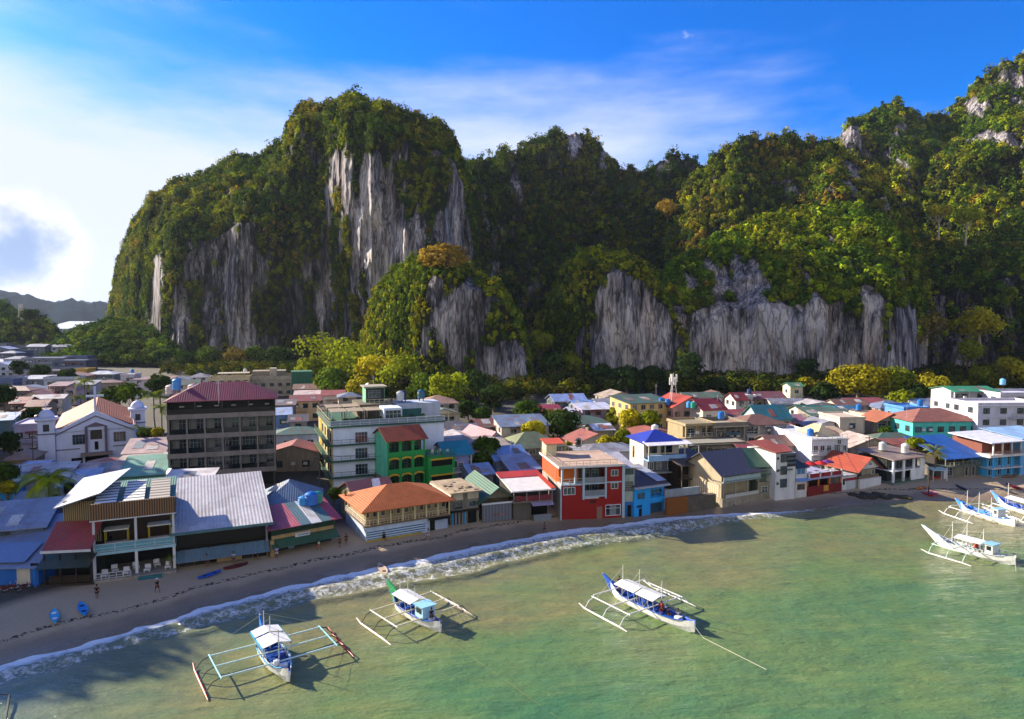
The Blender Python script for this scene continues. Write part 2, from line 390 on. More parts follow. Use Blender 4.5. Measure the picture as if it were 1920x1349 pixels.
bay = sheet('bay_water', np.array([-3200., 3000]), np.array([1240., 2950]), lambda X, Y: X * 0 + .35, flat('8f9fb0', .15, .5, 'bay_water')); tag(bay, kind='structure')

# ---------------------------------------------------------------- foliage helpers
def leafmat(name, rough=.65, trans=.3):
    b = NB(name); a = b.n('ShaderNodeAttribute', attribute_name='Col'); co = b.n('ShaderNodeNewGeometry').outputs['Position']
    v = b.noise(co, .9, 3, .6)
    c = b.mix(b.rmp(v, [(.3, (0, 0, 0)), (.7, (1, 1, 1))]), b.mix(1.0, a.outputs['Color'], (.62, .62, .6), 'MULTIPLY'), a.outputs['Color'])
    d = b.n('ShaderNodeBsdfPrincipled'); b.l(c, d.inputs['Base Color']); d.inputs['Roughness'].default_value = .9; d.inputs['Specular IOR Level'].default_value = .04
    t = b.n('ShaderNodeBsdfTranslucent'); b.l(b.mix(1.0, c, (1.0, .95, .45), 'MULTIPLY'), t.inputs[0])
    ms = b.n('ShaderNodeMixShader'); ms.inputs[0].default_value = trans; b.l(d.outputs[0], ms.inputs[1]); b.l(t.outputs[0], ms.inputs[2]); b.l(ms.outputs[0], b.out.inputs[0])
    return b.m
LEAF = leafmat('leaves')
BARK = flat('6a5d4c', .9, .1, 'bark'); PALEBARK = flat('a39a88', .9, .1, 'pale_bark')
GREENS = np.array([[.085, .140, .010], [.050, .095, .010], [.200, .240, .010], [.160, .165, .012], [.032, .062, .012], [.330, .290, .012], [.290, .190, .025], [.190, .150, .030]])
def rdir(n, up=0.0):
    d = rng.normal(size=(n, 3)); d[:, 2] += up; return d / np.linalg.norm(d, axis=1)[:, None]
def leafquads(C, Nn, Sz, asp=1.5):
    n = len(C); a = np.cross(Nn, rdir(n)); a /= np.linalg.norm(a, axis=1)[:, None] + 1e-9; bb = np.cross(Nn, a)
    Sz = np.asarray(Sz)[:, None] * .5; a = a * Sz * asp; bb = bb * Sz
    V = np.stack([C - a * .6 - bb * .6, C + a * .35 - bb, C + a + bb * .2, C - a * .2 + bb], 1).reshape(-1, 3)
    return V, np.arange(4 * n).reshape(n, 4)
def crowns(Cn, Rr, cols, nq, leaf, flat_=.75, sub=6, jit=.6, cw=.5, zs=None):
    """leaf clusters for many crowns at once; nq leaf quads per crown"""
    m_ = len(Cn); sd_ = rdir(m_ * sub, .35).reshape(m_, sub, 3)
    sc_ = sd_ * (Rr[:, None, None] * .62); sc_[..., 2] *= flat_
    which = rng.integers(0, sub, (m_, nq)); d = rdir(m_ * nq, .35).reshape(m_, nq, 3)
    base = np.take_along_axis(sc_, which[..., None], 1)
    rad = Rr[:, None] * .48 * rng.uniform(.65, 1.08, (m_, nq))
    off = d * rad[..., None]; off[..., 2] *= .85
    if zs is not None: st_ = np.array(base + off); st_[..., 2] *= zs[:, None]; P = Cn[:, None, :] + st_
    else: P = Cn[:, None, :] + base + off
    Nn = (base + off) / Rr[:, None, None] * cw + d * (1.15 - cw * .75) + rdir(m_ * nq).reshape(m_, nq, 3) * jit; Nn /= np.linalg.norm(Nn, axis=2)[..., None]
    subc = rng.uniform(.68, 1.3, (m_, sub)); k = np.take_along_axis(subc, which, 1) * rng.uniform(.8, 1.2, (m_, nq))
    CC = cols[:, None, :] * k[..., None]
    lf = np.asarray(leaf) * np.ones(m_); sz = (lf[:, None] * rng.uniform(.7, 1.3, (m_, nq))).ravel()
    V, F = leafquads(P.reshape(-1, 3), Nn.reshape(-1, 3), sz)
    return V, F, np.repeat(CC.reshape(-1, 3), 4, axis=0)

# ---------------------------------------------------------------- limestone
def rockmat(name, light='b4aeb2', mid='85828a', dark='2c2c30', warm='a58e6e'):
    b = NB(name); co = b.n('ShaderNodeNewGeometry').outputs['Position']
    vg = b.n('ShaderNodeAttribute', attribute_name='veg').outputs['Fac']
    wh = b.n('ShaderNodeAttribute', attribute_name='pale').outputs['Fac']
    st = b.noise(co, .30, 7, .68, (1, 1, .13)); st2 = b.noise(co, 1.1, 6, .7, (1, 1, .10)); bl = b.noise(co, .045, 5, .6, (1, 1, .5)); fine = b.noise(co, 1.4, 6, .7, (1, 1, .4))
    f = b.math('ADD', b.math('MULTIPLY', st, .75), b.math('ADD', b.math('MULTIPLY', st2, .45), b.math('MULTIPLY', bl, .35)))
    f = b.math('ADD', f, b.math('MULTIPLY', wh, .16))
    c = b.rmp(f, [(.60, '17181b'), (.68, dark), (.76, '4c4b52'), (.83, mid), (.91, light), (.97, 'd6d0ce')])
    wc = b.n('ShaderNodeMix', data_type='RGBA', blend_type='ADD'); wc.inputs['Factor'].default_value = 1; mpx = b.n('ShaderNodeMapping'); mpx.inputs['Scale'].default_value = (1, 1, .16); b.l(co, mpx.inputs[0])
    nz_ = b.n('ShaderNodeTexNoise'); nz_.inputs['Scale'].default_value = .5; nz_.inputs['Detail'].default_value = 4; b.l(mpx.outputs[0], nz_.inputs[0]); wv_ = b.n('ShaderNodeVectorMath', operation='SCALE'); wv_.inputs['Scale'].default_value = 3.2; b.l(nz_.outputs['Color'], wv_.inputs[0]); wa_ = b.n('ShaderNodeVectorMath', operation='ADD'); b.l(mpx.outputs[0], wa_.inputs[0]); b.l(wv_.outputs[0], wa_.inputs[1])
    vo = b.n('ShaderNodeTexVoronoi', feature='DISTANCE_TO_EDGE'); vo.inputs['Scale'].default_value = .26; b.l(wa_.outputs[0], vo.inputs[0]); crk = b.rmp(vo.outputs[0], [(.0, (.12, .12, .12)), (.09, (1, 1, 1))]); c = b.mix(.7, c, crk, 'MULTIPLY')
    wm = b.noise(co, .08, 4, .6, (1, 1, .4)); c = b.mix(b.rmp(wm, [(.5, (0, 0, 0)), (.72, (.55, .55, .55))]), c, b.mix(1.0, c, warm, 'OVERLAY'))
    g = b.rmp(b.noise(co, .5, 5, .7), [(.35, '14180c'), (.55, '28301a'), (.7, '3d3a20')])
    mk = b.rmp(b.math('ADD', vg, b.math('MULTIPLY_ADD', fine, 1.0, -.5)), [(.35, (0, 0, 0)), (.6, (1, 1, 1))])
    b.bsdf(b.mix(mk, c, g), .9, .15, b.math('ADD', b.math('MULTIPLY', st, 2.5), b.math('ADD', st2, b.math('MULTIPLY', fine, 1.1))), .95, 1.6)
    return b.m
ROCK = rockmat('limestone')
def interp(pts, x):
    p = np.array(pts, float); return np.interp(x, p[:, 0], p[:, 1])
def massif(name, px0, px1, sil, front, ridge, profs, rocks=(), vegs=(), amp=1.0, nu=300, nv=150, veg0=.7, crown=3.0, ncrown=2500, nq=60,
           z0=0.0, tint=(1, 1, 1), seed=0, warm=0.2, back=90, silj=4.0, leaf=.95, flut=1.0, rough=1.0):
    U = np.linspace(px0, px1, nu); Vv = np.concatenate([np.linspace(0, 1, nv), 1 + np.linspace(0, 1, 14)[1:]])
    PXg, VG = np.meshgrid(U, Vv)
    top = interp(sil, PXg) + fbm(PXg / 16, 0 * PXg, 0, seed + 3, 5) * silj * 1.35
    Yr = interp(ridge, PXg); Yf = interp(front, PXg)
    zt = Zat(top, Yr); zt = np.maximum(zt, z0 + .5)
    vf = np.minimum(VG, 1); bk = np.maximum(VG - 1, 0)
    pk = sorted(profs, key=lambda t: t[0]); fr = np.zeros_like(VG)
    pp = np.array([p for p, _ in pk], float); tabs = [interp(t, vf) for _, t in pk]
    for i, t in enumerate(tabs):
        wgt = np.interp(PXg, pp, np.eye(len(pp))[i]); fr += t * wgt
    Z = z0 + (zt - z0) * vf; Z = Z - (zt - z0) * bk ** 1.6
    Y = Yf + (Yr - Yf) * fr + back * bk
    X = (PXg - 960) / FPX * (Y * CP - (Z - CAMH) * SP)
    # relief: buttresses, pillars, ledges
    ds = amp * (1 - .75 * np.clip((vf - .86) / .14, 0, 1)) * (1 - bk) * np.clip(vf * 12, .3, 1)
    steep = np.clip(1 - np.abs(np.gradient(fr, axis=0) * nv) / 1.2, 0, 1)
    a = fbm(X / 55, Y / 90, Z / 160, seed, 3) * 34 + fbm(X / 19, Y / 40, Z / 60, seed + 5, 3) * 15 * flut
    fl = (1 - np.abs(fbm(X / 7.5, Y / 30, Z / 60, seed + 9, 3)) * 2) * 4.6 * flut * (.45 + .55 * steep)
    d3 = (fbm(X / 3.2, Y / 8, Z / 14, seed + 11, 3) * 2.2 + fbm(X / 9, Y / 8, Z / 11, seed + 12, 3) * 6.5 * (1 - steep * .6)) * rough
    dY = -(a + fl + d3) * ds
    Y2 = Y + dY; X2 = (PXg - 960) / FPX * (Y2 * CP - (Z - CAMH) * SP)
    led = fbm(X / 30, Y / 30, Z / 18, seed + 21, 3) * 5 * amp * np.clip(vf * 3, 0, 1) * (1 - np.clip((vf - .85) / .1, 0, 1))
    Z2 = Z + led
    _, py = PR(X2, Y2, Z2)
    # vegetation and pale rock
    slope = np.clip(np.abs(np.gradient(fr, axis=0) * nv) / 1.6, 0, 1)
    vg = veg0 * .55 + slope * .6 + fbm(X / 14, Z / 34, Y / 30, seed + 31, 4) * .95 + fbm(X / 4, Z / 12, Y / 10, seed + 32, 3) * .35
    pale = np.zeros_like(vg)
    for (cx, cy, rx, ry, s_) in rocks:
        q = np.clip(1.25 - np.sqrt(((PXg - cx) / rx) ** 2 + ((py - cy) / ry) ** 2) + fbm(X / 7, Z / 30, 0, seed + 40, 4) * .95, 0, 1)
        vg = vg - q * 1.5 * s_; pale = np.maximum(pale, q * s_)
    for (cx, cy, rx, ry, s_) in vegs:
        q = np.clip(1.25 - np.sqrt(((PXg - cx) / rx) ** 2 + ((py - cy) / ry) ** 2) + fbm(X / 9, Z / 9, 0, seed + 41, 3) * .6, 0, 1); vg = vg + q * 1.4 * s_; pale *= 1 - q * s_
    vg = np.clip(vg, 0, 1)
    ny, nx = X.shape; V = np.stack([X2.ravel(), Y2.ravel(), Z2.ravel()], 1); I = np.arange(nx * ny).reshape(ny, nx)
    F = np.stack([I[:-1, :-1].ravel(), I[:-1, 1:].ravel(), I[1:, 1:].ravel(), I[1:, :-1].ravel()], 1)
    o = npmesh(name, V, F, ROCK, smooth=False, attr={'veg': vg.ravel(), 'pale': np.clip(pale, 0, 1).ravel()}); tag(o, kind='structure')
    # forest: crowns spread over the overgrown faces (front side and just over the crest)
    q = V[F]; cen = q.mean(1); n_ = np.cross(q[:, 2] - q[:, 0], q[:, 3] - q[:, 1]); ar = np.linalg.norm(n_, axis=1) / 2; n_ /= (2 * ar[:, None] + 1e-9)
    vm = vg.ravel()[F].mean(1); row = np.repeat(np.arange(ny - 1), nx - 1)
    wt = ar * np.clip((vm - .28) / .35, 0, 1) ** 1.3 * (row < nv + 5)
    wt = np.minimum(wt, np.percentile(wt[wt > 0], 97)) if (wt > 0).any() else wt
    pk_ = rng.choice(len(F), ncrown, p=wt / wt.sum()); j = rng.uniform(0, 1, (ncrown, 2))
    P = q[pk_, 0] * ((1 - j[:, :1]) * (1 - j[:, 1:])) + q[pk_, 1] * (j[:, :1] * (1 - j[:, 1:])) + q[pk_, 2] * (j[:, :1] * j[:, 1:]) + q[pk_, 3] * ((1 - j[:, :1]) * j[:, 1:])
    nn = n_[pk_]; nn[nn[:, 1] > .3] *= -1
    steepf = 1 - np.abs(nn[:, 2])
    Rr = crown * (.4 + 1.15 * rng.uniform(0, 1, ncrown) ** 1.6) * (1 - .45 * steepf) * np.where(rng.uniform(0, 1, ncrown) > .93, 1.35, 1)
    P = P + nn * (Rr * .25)[:, None]; P[:, 2] += Rr * .35
    reg = fbm(P[:, 0] / 30, P[:, 1] / 40, P[:, 2] / 30, seed + 50, 3)
    ci = np.clip(((reg + rng.normal(0, .22, ncrown)) * 4 + 2.2).astype(int), 0, 5)
    cols = GREENS[ci]; dry = rng.uniform(0, 1, ncrown) + fbm(P[:, 0] / 22, P[:, 1] / 22, P[:, 2] / 16, seed + 51, 2) * .8 > 1.38 - warm
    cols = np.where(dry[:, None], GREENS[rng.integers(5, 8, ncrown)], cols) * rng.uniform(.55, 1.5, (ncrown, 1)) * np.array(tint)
    V2, F2, C2 = crowns(P, Rr, cols, nq, leaf, .8, 5, .3, 1.3, 1 + 1.1 * steepf ** 2)
    f = npmesh(name.replace('mountain', 'forest').replace('cliff', 'forest').replace('hill', 'hill_forest'), V2, F2, LEAF, col=C2)
    tag(f, kind='stuff')
    return o

CLIFF = [(0, 0), (.06, .04), (.6, .12), (.72, .3), (.86, .62), (1, 1)]
SHEER = [(0, 0), (.5, .07), (.84, .17), (.93, .5), (1, 1)]
SLOPE = [(0, 0), (.3, .2), (.6, .5), (.85, .82), (1, 1)]
# left headland with its tower
massif('headland_mountain', 185, 905,
       [(185, 668), (197, 640), (205, 590), (212, 540), (222, 500), (240, 452), (262, 405), (290, 372), (340, 338), (400, 324), (440, 300), (490, 292), (533, 270), (545, 236), (570, 206), (620, 197), (680, 193), (700, 207), (745, 204), (768, 222), (800, 232), (828, 243), (852, 275), (868, 310), (880, 380), (892, 480), (905, 640)],
       [(185, 690), (240, 600), (300, 500), (335, 470), (420, 478), (480, 470), (540, 495), (600, 485), (650, 440), (700, 415), (760, 405), (830, 408), (905, 440)],
       [(185, 720), (300, 585), (420, 570), (540, 520), (650, 480), (760, 468), (905, 480)],
       [(185, SLOPE), (260, CLIFF), (420, CLIFF), (520, CLIFF), (620, SHEER), (905, SHEER)],
       rocks=[(340, 590, 12, 85, .8), (462, 590, 22, 100, .75), (490, 510, 12, 50, .5), (395, 600, 14, 60, .5), (700, 420, 62, 150, 1.0), (760, 440, 60, 70, .9), (600, 560, 12, 40, .8), (850, 440, 30, 120, .55), (640, 330, 25, 50, .6), (300, 520, 15, 50, .5), (230, 560, 8, 40, .4), (560, 250, 14, 30, .5), (820, 300, 22, 50, .4)],
       vegs=[(760, 330, 50, 60, .9), (790, 390, 26, 50, .8), (700, 250, 120, 40, .8), (560, 380, 60, 60, .6), (240, 560, 30, 80, .5)],
       amp=1.1, nu=460, nv=240, veg0=.74, crown=3.7, ncrown=9000, nq=66, seed=11, warm=.26, silj=9, leaf=1.05)
# wooded valley wall in the middle, its shade put into a darker leaf tint
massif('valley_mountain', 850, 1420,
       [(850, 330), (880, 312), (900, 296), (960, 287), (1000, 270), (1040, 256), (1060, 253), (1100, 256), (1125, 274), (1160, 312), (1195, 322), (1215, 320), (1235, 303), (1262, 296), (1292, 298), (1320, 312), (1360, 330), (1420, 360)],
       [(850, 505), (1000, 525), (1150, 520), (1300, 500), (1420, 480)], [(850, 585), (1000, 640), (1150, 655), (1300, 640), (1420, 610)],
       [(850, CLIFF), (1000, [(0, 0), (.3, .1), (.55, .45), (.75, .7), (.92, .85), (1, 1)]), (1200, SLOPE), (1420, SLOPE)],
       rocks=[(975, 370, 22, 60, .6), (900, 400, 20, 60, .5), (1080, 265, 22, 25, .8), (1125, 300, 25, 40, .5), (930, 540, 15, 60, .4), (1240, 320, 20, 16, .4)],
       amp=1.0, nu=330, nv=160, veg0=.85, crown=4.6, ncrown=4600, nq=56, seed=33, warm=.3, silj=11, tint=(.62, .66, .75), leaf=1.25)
# right hand ridge above the bench
massif('ridge_mountain', 1250, 1760,
       [(1250, 420), (1290, 340), (1325, 310), (1360, 278), (1400, 258), (1445, 252), (1480, 254), (1520, 266), (1560, 272), (1590, 290), (1640, 320), (1670, 360), (1700, 420), (1730, 500), (1760, 620)],
       [(1250, 470), (1400, 440), (1560, 430), (1660, 430), (1760, 440)], [(1250, 560), (1400, 545), (1560, 530), (1680, 500), (1760, 490)],
       [(1250, SLOPE), (1500, SLOPE), (1600, CLIFF), (1760, SHEER)],
       rocks=[(1600, 340, 60, 45, .7), (1660, 380, 25, 60, .6), (1490, 360, 25, 25, .5), (1400, 330, 18, 30, .4)],
       amp=.9, nu=300, nv=150, veg0=.85, crown=4.0, ncrown=4000, nq=60, seed=51, warm=.5, silj=11, leaf=1.1)
# forested bench with the long pale cliff under it
massif('pale_cliff', 1180, 1740,
       [(1180, 560), (1230, 530), (1262, 500), (1300, 478), (1340, 452), (1400, 425), (1450, 405), (1500, 398), (1560, 398), (1610, 396), (1650, 415), (1690, 450), (1712, 520), (1740, 640)],
       [(1180, 352), (1250, 350), (1400, 346), (1500, 342), (1600, 332), (1660, 328), (1700, 340), (1740, 372)], [(1180, 375), (1300, 410), (1450, 425), (1600, 415), (1680, 385), (1740, 390)],
       [(1180, SHEER), (1240, [(0, 0), (.3, .02), (.52, .06), (.62, .2), (.8, .55), (1, 1)]), (1500, [(0, 0), (.3, .01), (.44, .05), (.52, .18), (.75, .5), (1, 1)]), (1660, [(0, 0), (.3, .02), (.5, .06), (.6, .2), (.8, .5), (1, 1)]), (1740, SHEER)],
       rocks=[(1250, 650, 80, 95, 1.2), (1445, 700, 300, 165, 1.15), (1640, 600, 28, 50, 1), (1380, 490, 8, 18, .8), (1590, 410, 20, 10, .5), (1320, 500, 10, 16, .5)],
       vegs=[(1330, 670, 26, 34, .9), (1425, 655, 16, 46, .45), (1280, 690, 40, 22, .8), (1505, 690, 26, 30, .9), (1232, 650, 12, 50, .8), (1400, 560, 200, 12, .3)],
       amp=.55, nu=420, nv=220, veg0=.9, crown=2.9, ncrown=4600, nq=70, seed=71, warm=.1, silj=6, tint=(1.15, 1.25, .9), leaf=.95, flut=1.2)
# rounded buttress left of the pale cliff
massif('buttress_cliff', 985, 1290,
       [(985, 690), (1000, 625), (1020, 585), (1040, 545), (1062, 496), (1085, 480), (1120, 478), (1160, 484), (1190, 496), (1220, 515), (1250, 560), (1290, 640)],
       [(985, 425), (1040, 385), (1090, 350), (1130, 340), (1220, 342), (1290, 350)], [(985, 450), (1080, 395), (1180, 385), (1290, 372)],
       [(985, SLOPE), (1080, SHEER), (1290, SHEER)],
       rocks=[(1160, 640, 60, 90, 1.3), (1225, 640, 50, 80, 1.2), (1120, 650, 14, 80, 1), (1062, 500, 10, 20, .6), (1150, 520, 12, 16, .3)],
       vegs=[(1110, 540, 50, 60, .6), (1030, 640, 34, 60, .7), (1075, 610, 30, 60, .5)], amp=.5, nu=260, nv=180, veg0=.7, crown=2.6, ncrown=2200, nq=64, seed=91, warm=.2, silj=8, leaf=.85, tint=(1.4, 1.3, .95))
# small karst standing in front, leaf tint warmed to imitate yellow sunlight
massif('small_karst_cliff', 668, 1002,
       [(668, 690), (684, 620), (692, 590), (704, 548), (722, 522), (745, 500), (780, 492), (815, 488), (850, 492), (872, 500), (890, 520), (930, 538), (955, 565), (975, 600), (988, 650), (994, 700), (1002, 742)],
       [(668, 400), (700, 358), (740, 334), (790, 318), (850, 314), (920, 312), (1002, 318)], [(668, 410), (740, 362), (830, 350), (920, 345), (1002, 330)],
       [(668, SLOPE), (740, CLIFF), (820, SHEER), (1002, SHEER)],
       rocks=[(838, 600, 30, 50, .7), (850, 665, 20, 50, 1.0), (800, 640, 10, 30, .6), (960, 700, 24, 60, 1.25), (915, 690, 12, 30, 1.1), (885, 560, 20, 60, .7), (820, 540, 22, 30, .4)],
       vegs=[(735, 600, 50, 110, .9), (780, 700, 90, 34, .8), (945, 620, 36, 52, .9)], amp=.42, nu=300, nv=180, veg0=.75, crown=2.2, ncrown=3000, nq=64, seed=113, warm=.2, silj=9, leaf=.8, tint=(1.5, 1.35, .9))
# big mountain on the right
massif('right_mountain', 1540, 2250,
       [(1540, 300), (1560, 274), (1585, 245), (1612, 225), (1650, 196), (1680, 192), (1700, 206), (1722, 224), (1745, 214), (1780, 208), (1800, 186), (1835, 152), (1870, 132), (1905, 106), (1930, 92), (2000, 60), (2100, 60), (2250, 140)],
       [(1540, 500), (1700, 440), (1800, 415), (1920, 400), (2250, 380)], [(1540, 700), (1700, 720), (1800, 720), (1920, 700), (2250, 650)],
       [(1540, SLOPE), (1700, [(0, 0), (.2, .05), (.35, .3), (.6, .6), (.8, .82), (1, 1)]), (2250, [(0, 0), (.2, .05), (.35, .3), (.6, .65), (.75, .85), (1, 1)])],
       rocks=[(1830, 205, 30, 26, .6), (1905, 150, 16, 32, .8), (1870, 262, 80, 20, .5), (1600, 255, 22, 24, .45), (1690, 230, 14, 30, .5), (1800, 690, 26, 50, 1), (1660, 300, 30, 30, .4)],
       amp=1.1, nu=380, nv=230, veg0=.9, crown=4.6, ncrown=8000, nq=60, seed=131, warm=.26, silj=11, leaf=1.25, tint=(1.1, 1.15, .9))
# dark belt of trees and undergrowth between the last houses and the rock
nb_ = 1500; bx = rng.uniform(300, 2050, nb_); lo_ = np.interp(bx, [300, 560, 680, 1000, 1200, 1700, 2050], [370, 300, 262, 262, 285, 275, 275]); hi_ = np.interp(bx, [300, 640, 700, 1000, 1040, 1700, 1760, 2050], [470, 430, 335, 320, 350, 335, 410, 395])
by = lo_ + (hi_ - lo_) * rng.uniform(0, 1, nb_); bX = (bx - 960) / FPX * by * CP; br = rng.uniform(2.2, 4.6, nb_)
bc = GREENS[np.clip(rng.normal(2.6, 1.6, nb_).astype(int), 0, 7)] * rng.uniform(.25, .75, (nb_, 1))
V_, F_, C_ = crowns(np.stack([bX, by, gz(bX, by) + br * .9], 1), br, bc, 90, .85, .9, 6, .4); tag(npmesh('undergrowth', V_, F_, LEAF, col=C_), kind='stuff')
# low wooded rise behind the left of the town and the hill at the far left
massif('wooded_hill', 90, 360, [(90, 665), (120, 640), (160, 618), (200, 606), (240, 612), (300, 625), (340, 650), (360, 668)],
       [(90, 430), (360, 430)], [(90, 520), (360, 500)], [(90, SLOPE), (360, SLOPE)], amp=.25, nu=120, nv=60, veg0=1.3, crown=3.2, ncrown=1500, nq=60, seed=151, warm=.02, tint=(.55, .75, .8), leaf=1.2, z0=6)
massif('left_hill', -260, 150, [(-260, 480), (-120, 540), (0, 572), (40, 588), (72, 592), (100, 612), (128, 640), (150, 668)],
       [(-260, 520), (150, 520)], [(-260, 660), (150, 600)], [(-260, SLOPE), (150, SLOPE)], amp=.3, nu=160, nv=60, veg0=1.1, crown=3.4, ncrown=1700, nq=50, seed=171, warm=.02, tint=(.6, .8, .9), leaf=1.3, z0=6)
# distant ranges across the bay, blue of haze put into the forest colour
def range_(name, sil, Y, dep, seed):
    U = np.linspace(-600, 760, 340); Vv = np.linspace(0, 2, 40); PXg, VG = np.meshgrid(U, Vv)
    top = interp(sil, PXg) + fbm(PXg / 22, 0, 0, seed, 5) * 5; zt = Zat(top, Y + dep); vf = np.minimum(VG, 2 - VG)
    Yy = Y + dep * VG; Z = zt * np.sin(np.clip(vf, 0, 1) * np.pi / 2) ** .8 + fbm(PXg / 30, VG * 3, 0, seed + 1, 4) * 50 * np.sin(vf * np.pi)
    X = (PXg - 960) / FPX * (Yy * CP - (Z - CAMH) * SP); ny, nx = X.shape; I = np.arange(nx * ny).reshape(ny, nx)
    F = np.stack([I[:-1, :-1].ravel(), I[:-1, 1:].ravel(), I[1:, 1:].ravel(), I[1:, :-1].ravel()], 1)
    b = NB('haze_blue_forest'); co = b.n('ShaderNodeNewGeometry').outputs['Position']; v = b.noise(co, .02, 6, .7)
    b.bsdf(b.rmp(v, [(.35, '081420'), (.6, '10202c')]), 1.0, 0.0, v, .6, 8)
    tag(npmesh(name, np.stack([X.ravel(), Yy.ravel(), Z.ravel()], 1), F, b.m, smooth=True), kind='structure')
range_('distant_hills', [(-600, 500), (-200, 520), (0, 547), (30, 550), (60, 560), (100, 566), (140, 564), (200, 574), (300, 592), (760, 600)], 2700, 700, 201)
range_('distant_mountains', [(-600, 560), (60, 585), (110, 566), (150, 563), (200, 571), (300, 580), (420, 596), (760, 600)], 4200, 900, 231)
# unseen shoulder beyond the left edge of the bay, shaped to shade the near beach
massif('shoulder_hill', -1500, -70, [(-1500, 420), (-800, 455), (-495, 490), (-200, 530), (-110, 550), (-70, 640)],
       [(-1500, 80), (-495, 90), (-70, 128)], [(-1500, 100), (-495, 113), (-70, 153)], [(-1500, SLOPE), (-70, SLOPE)], amp=.08, nu=120, nv=60, veg0=1.1, crown=3, ncrown=1500, nq=50, seed=191, warm=.1, leaf=1.2, z0=1, back=26)

# the air: thin haze; far ranges get most of their blue from their colour
me = bpy.data.meshes.new('haze'); q = MB().box(-5200, 5200, -60, 5700, -6, 430); me.from_pydata(q.v, [], q.f); hz = link(bpy.data.objects.new('haze', me)); tag(hz, kind='stuff')
b = NB('air'); pv = b.n('ShaderNodeVolumePrincipled'); pv.inputs['Color'].default_value = (.62, .76, 1, 1); pv.inputs['Density'].default_value = 0.00003; pv.inputs['Anisotropy'].default_value = .2; b.l(pv.outputs[0], b.out.inputs['Volume']); me.materials.append(b.m)
# ---------------------------------------------------------------- building kit
WIN = {}
WHITE = 'c4c4c4'
def win_meshes(w_, h, n, frame, kind, pane=None):
    key = (round(w_, 2), round(h, 2), n, frame, kind, pane)
    if key in WIN: return WIN[key]
    t = .09; fr = MB().box(0, w_, -.08, 0, 0, t).box(0, w_, -.08, 0, h - t, h).box(0, t, -.08, 0, t, h - t).box(w_ - t, w_, -.08, 0, t, h - t)
    for i in range(1, n): fr.box(w_ * i / n - .03, w_ * i / n + .03, -.075, 0, t, h - t)
    if h > 1.5 and kind == 'window': fr.box(t, w_ - t, -.07, 0, h * .66, h * .66 + .06)
    pa = MB().box(t * .9, w_ - t * .9, -.03, .01, t * .9, h - t * .9)
    a = fr.build('tmp', paint(frame) if isinstance(frame, str) else frame); b_ = pa.build('tmp', pane or glass())
    r = (a.data, b_.data); bpy.data.objects.remove(a); bpy.data.objects.remove(b_)
    WIN[key] = r; return r
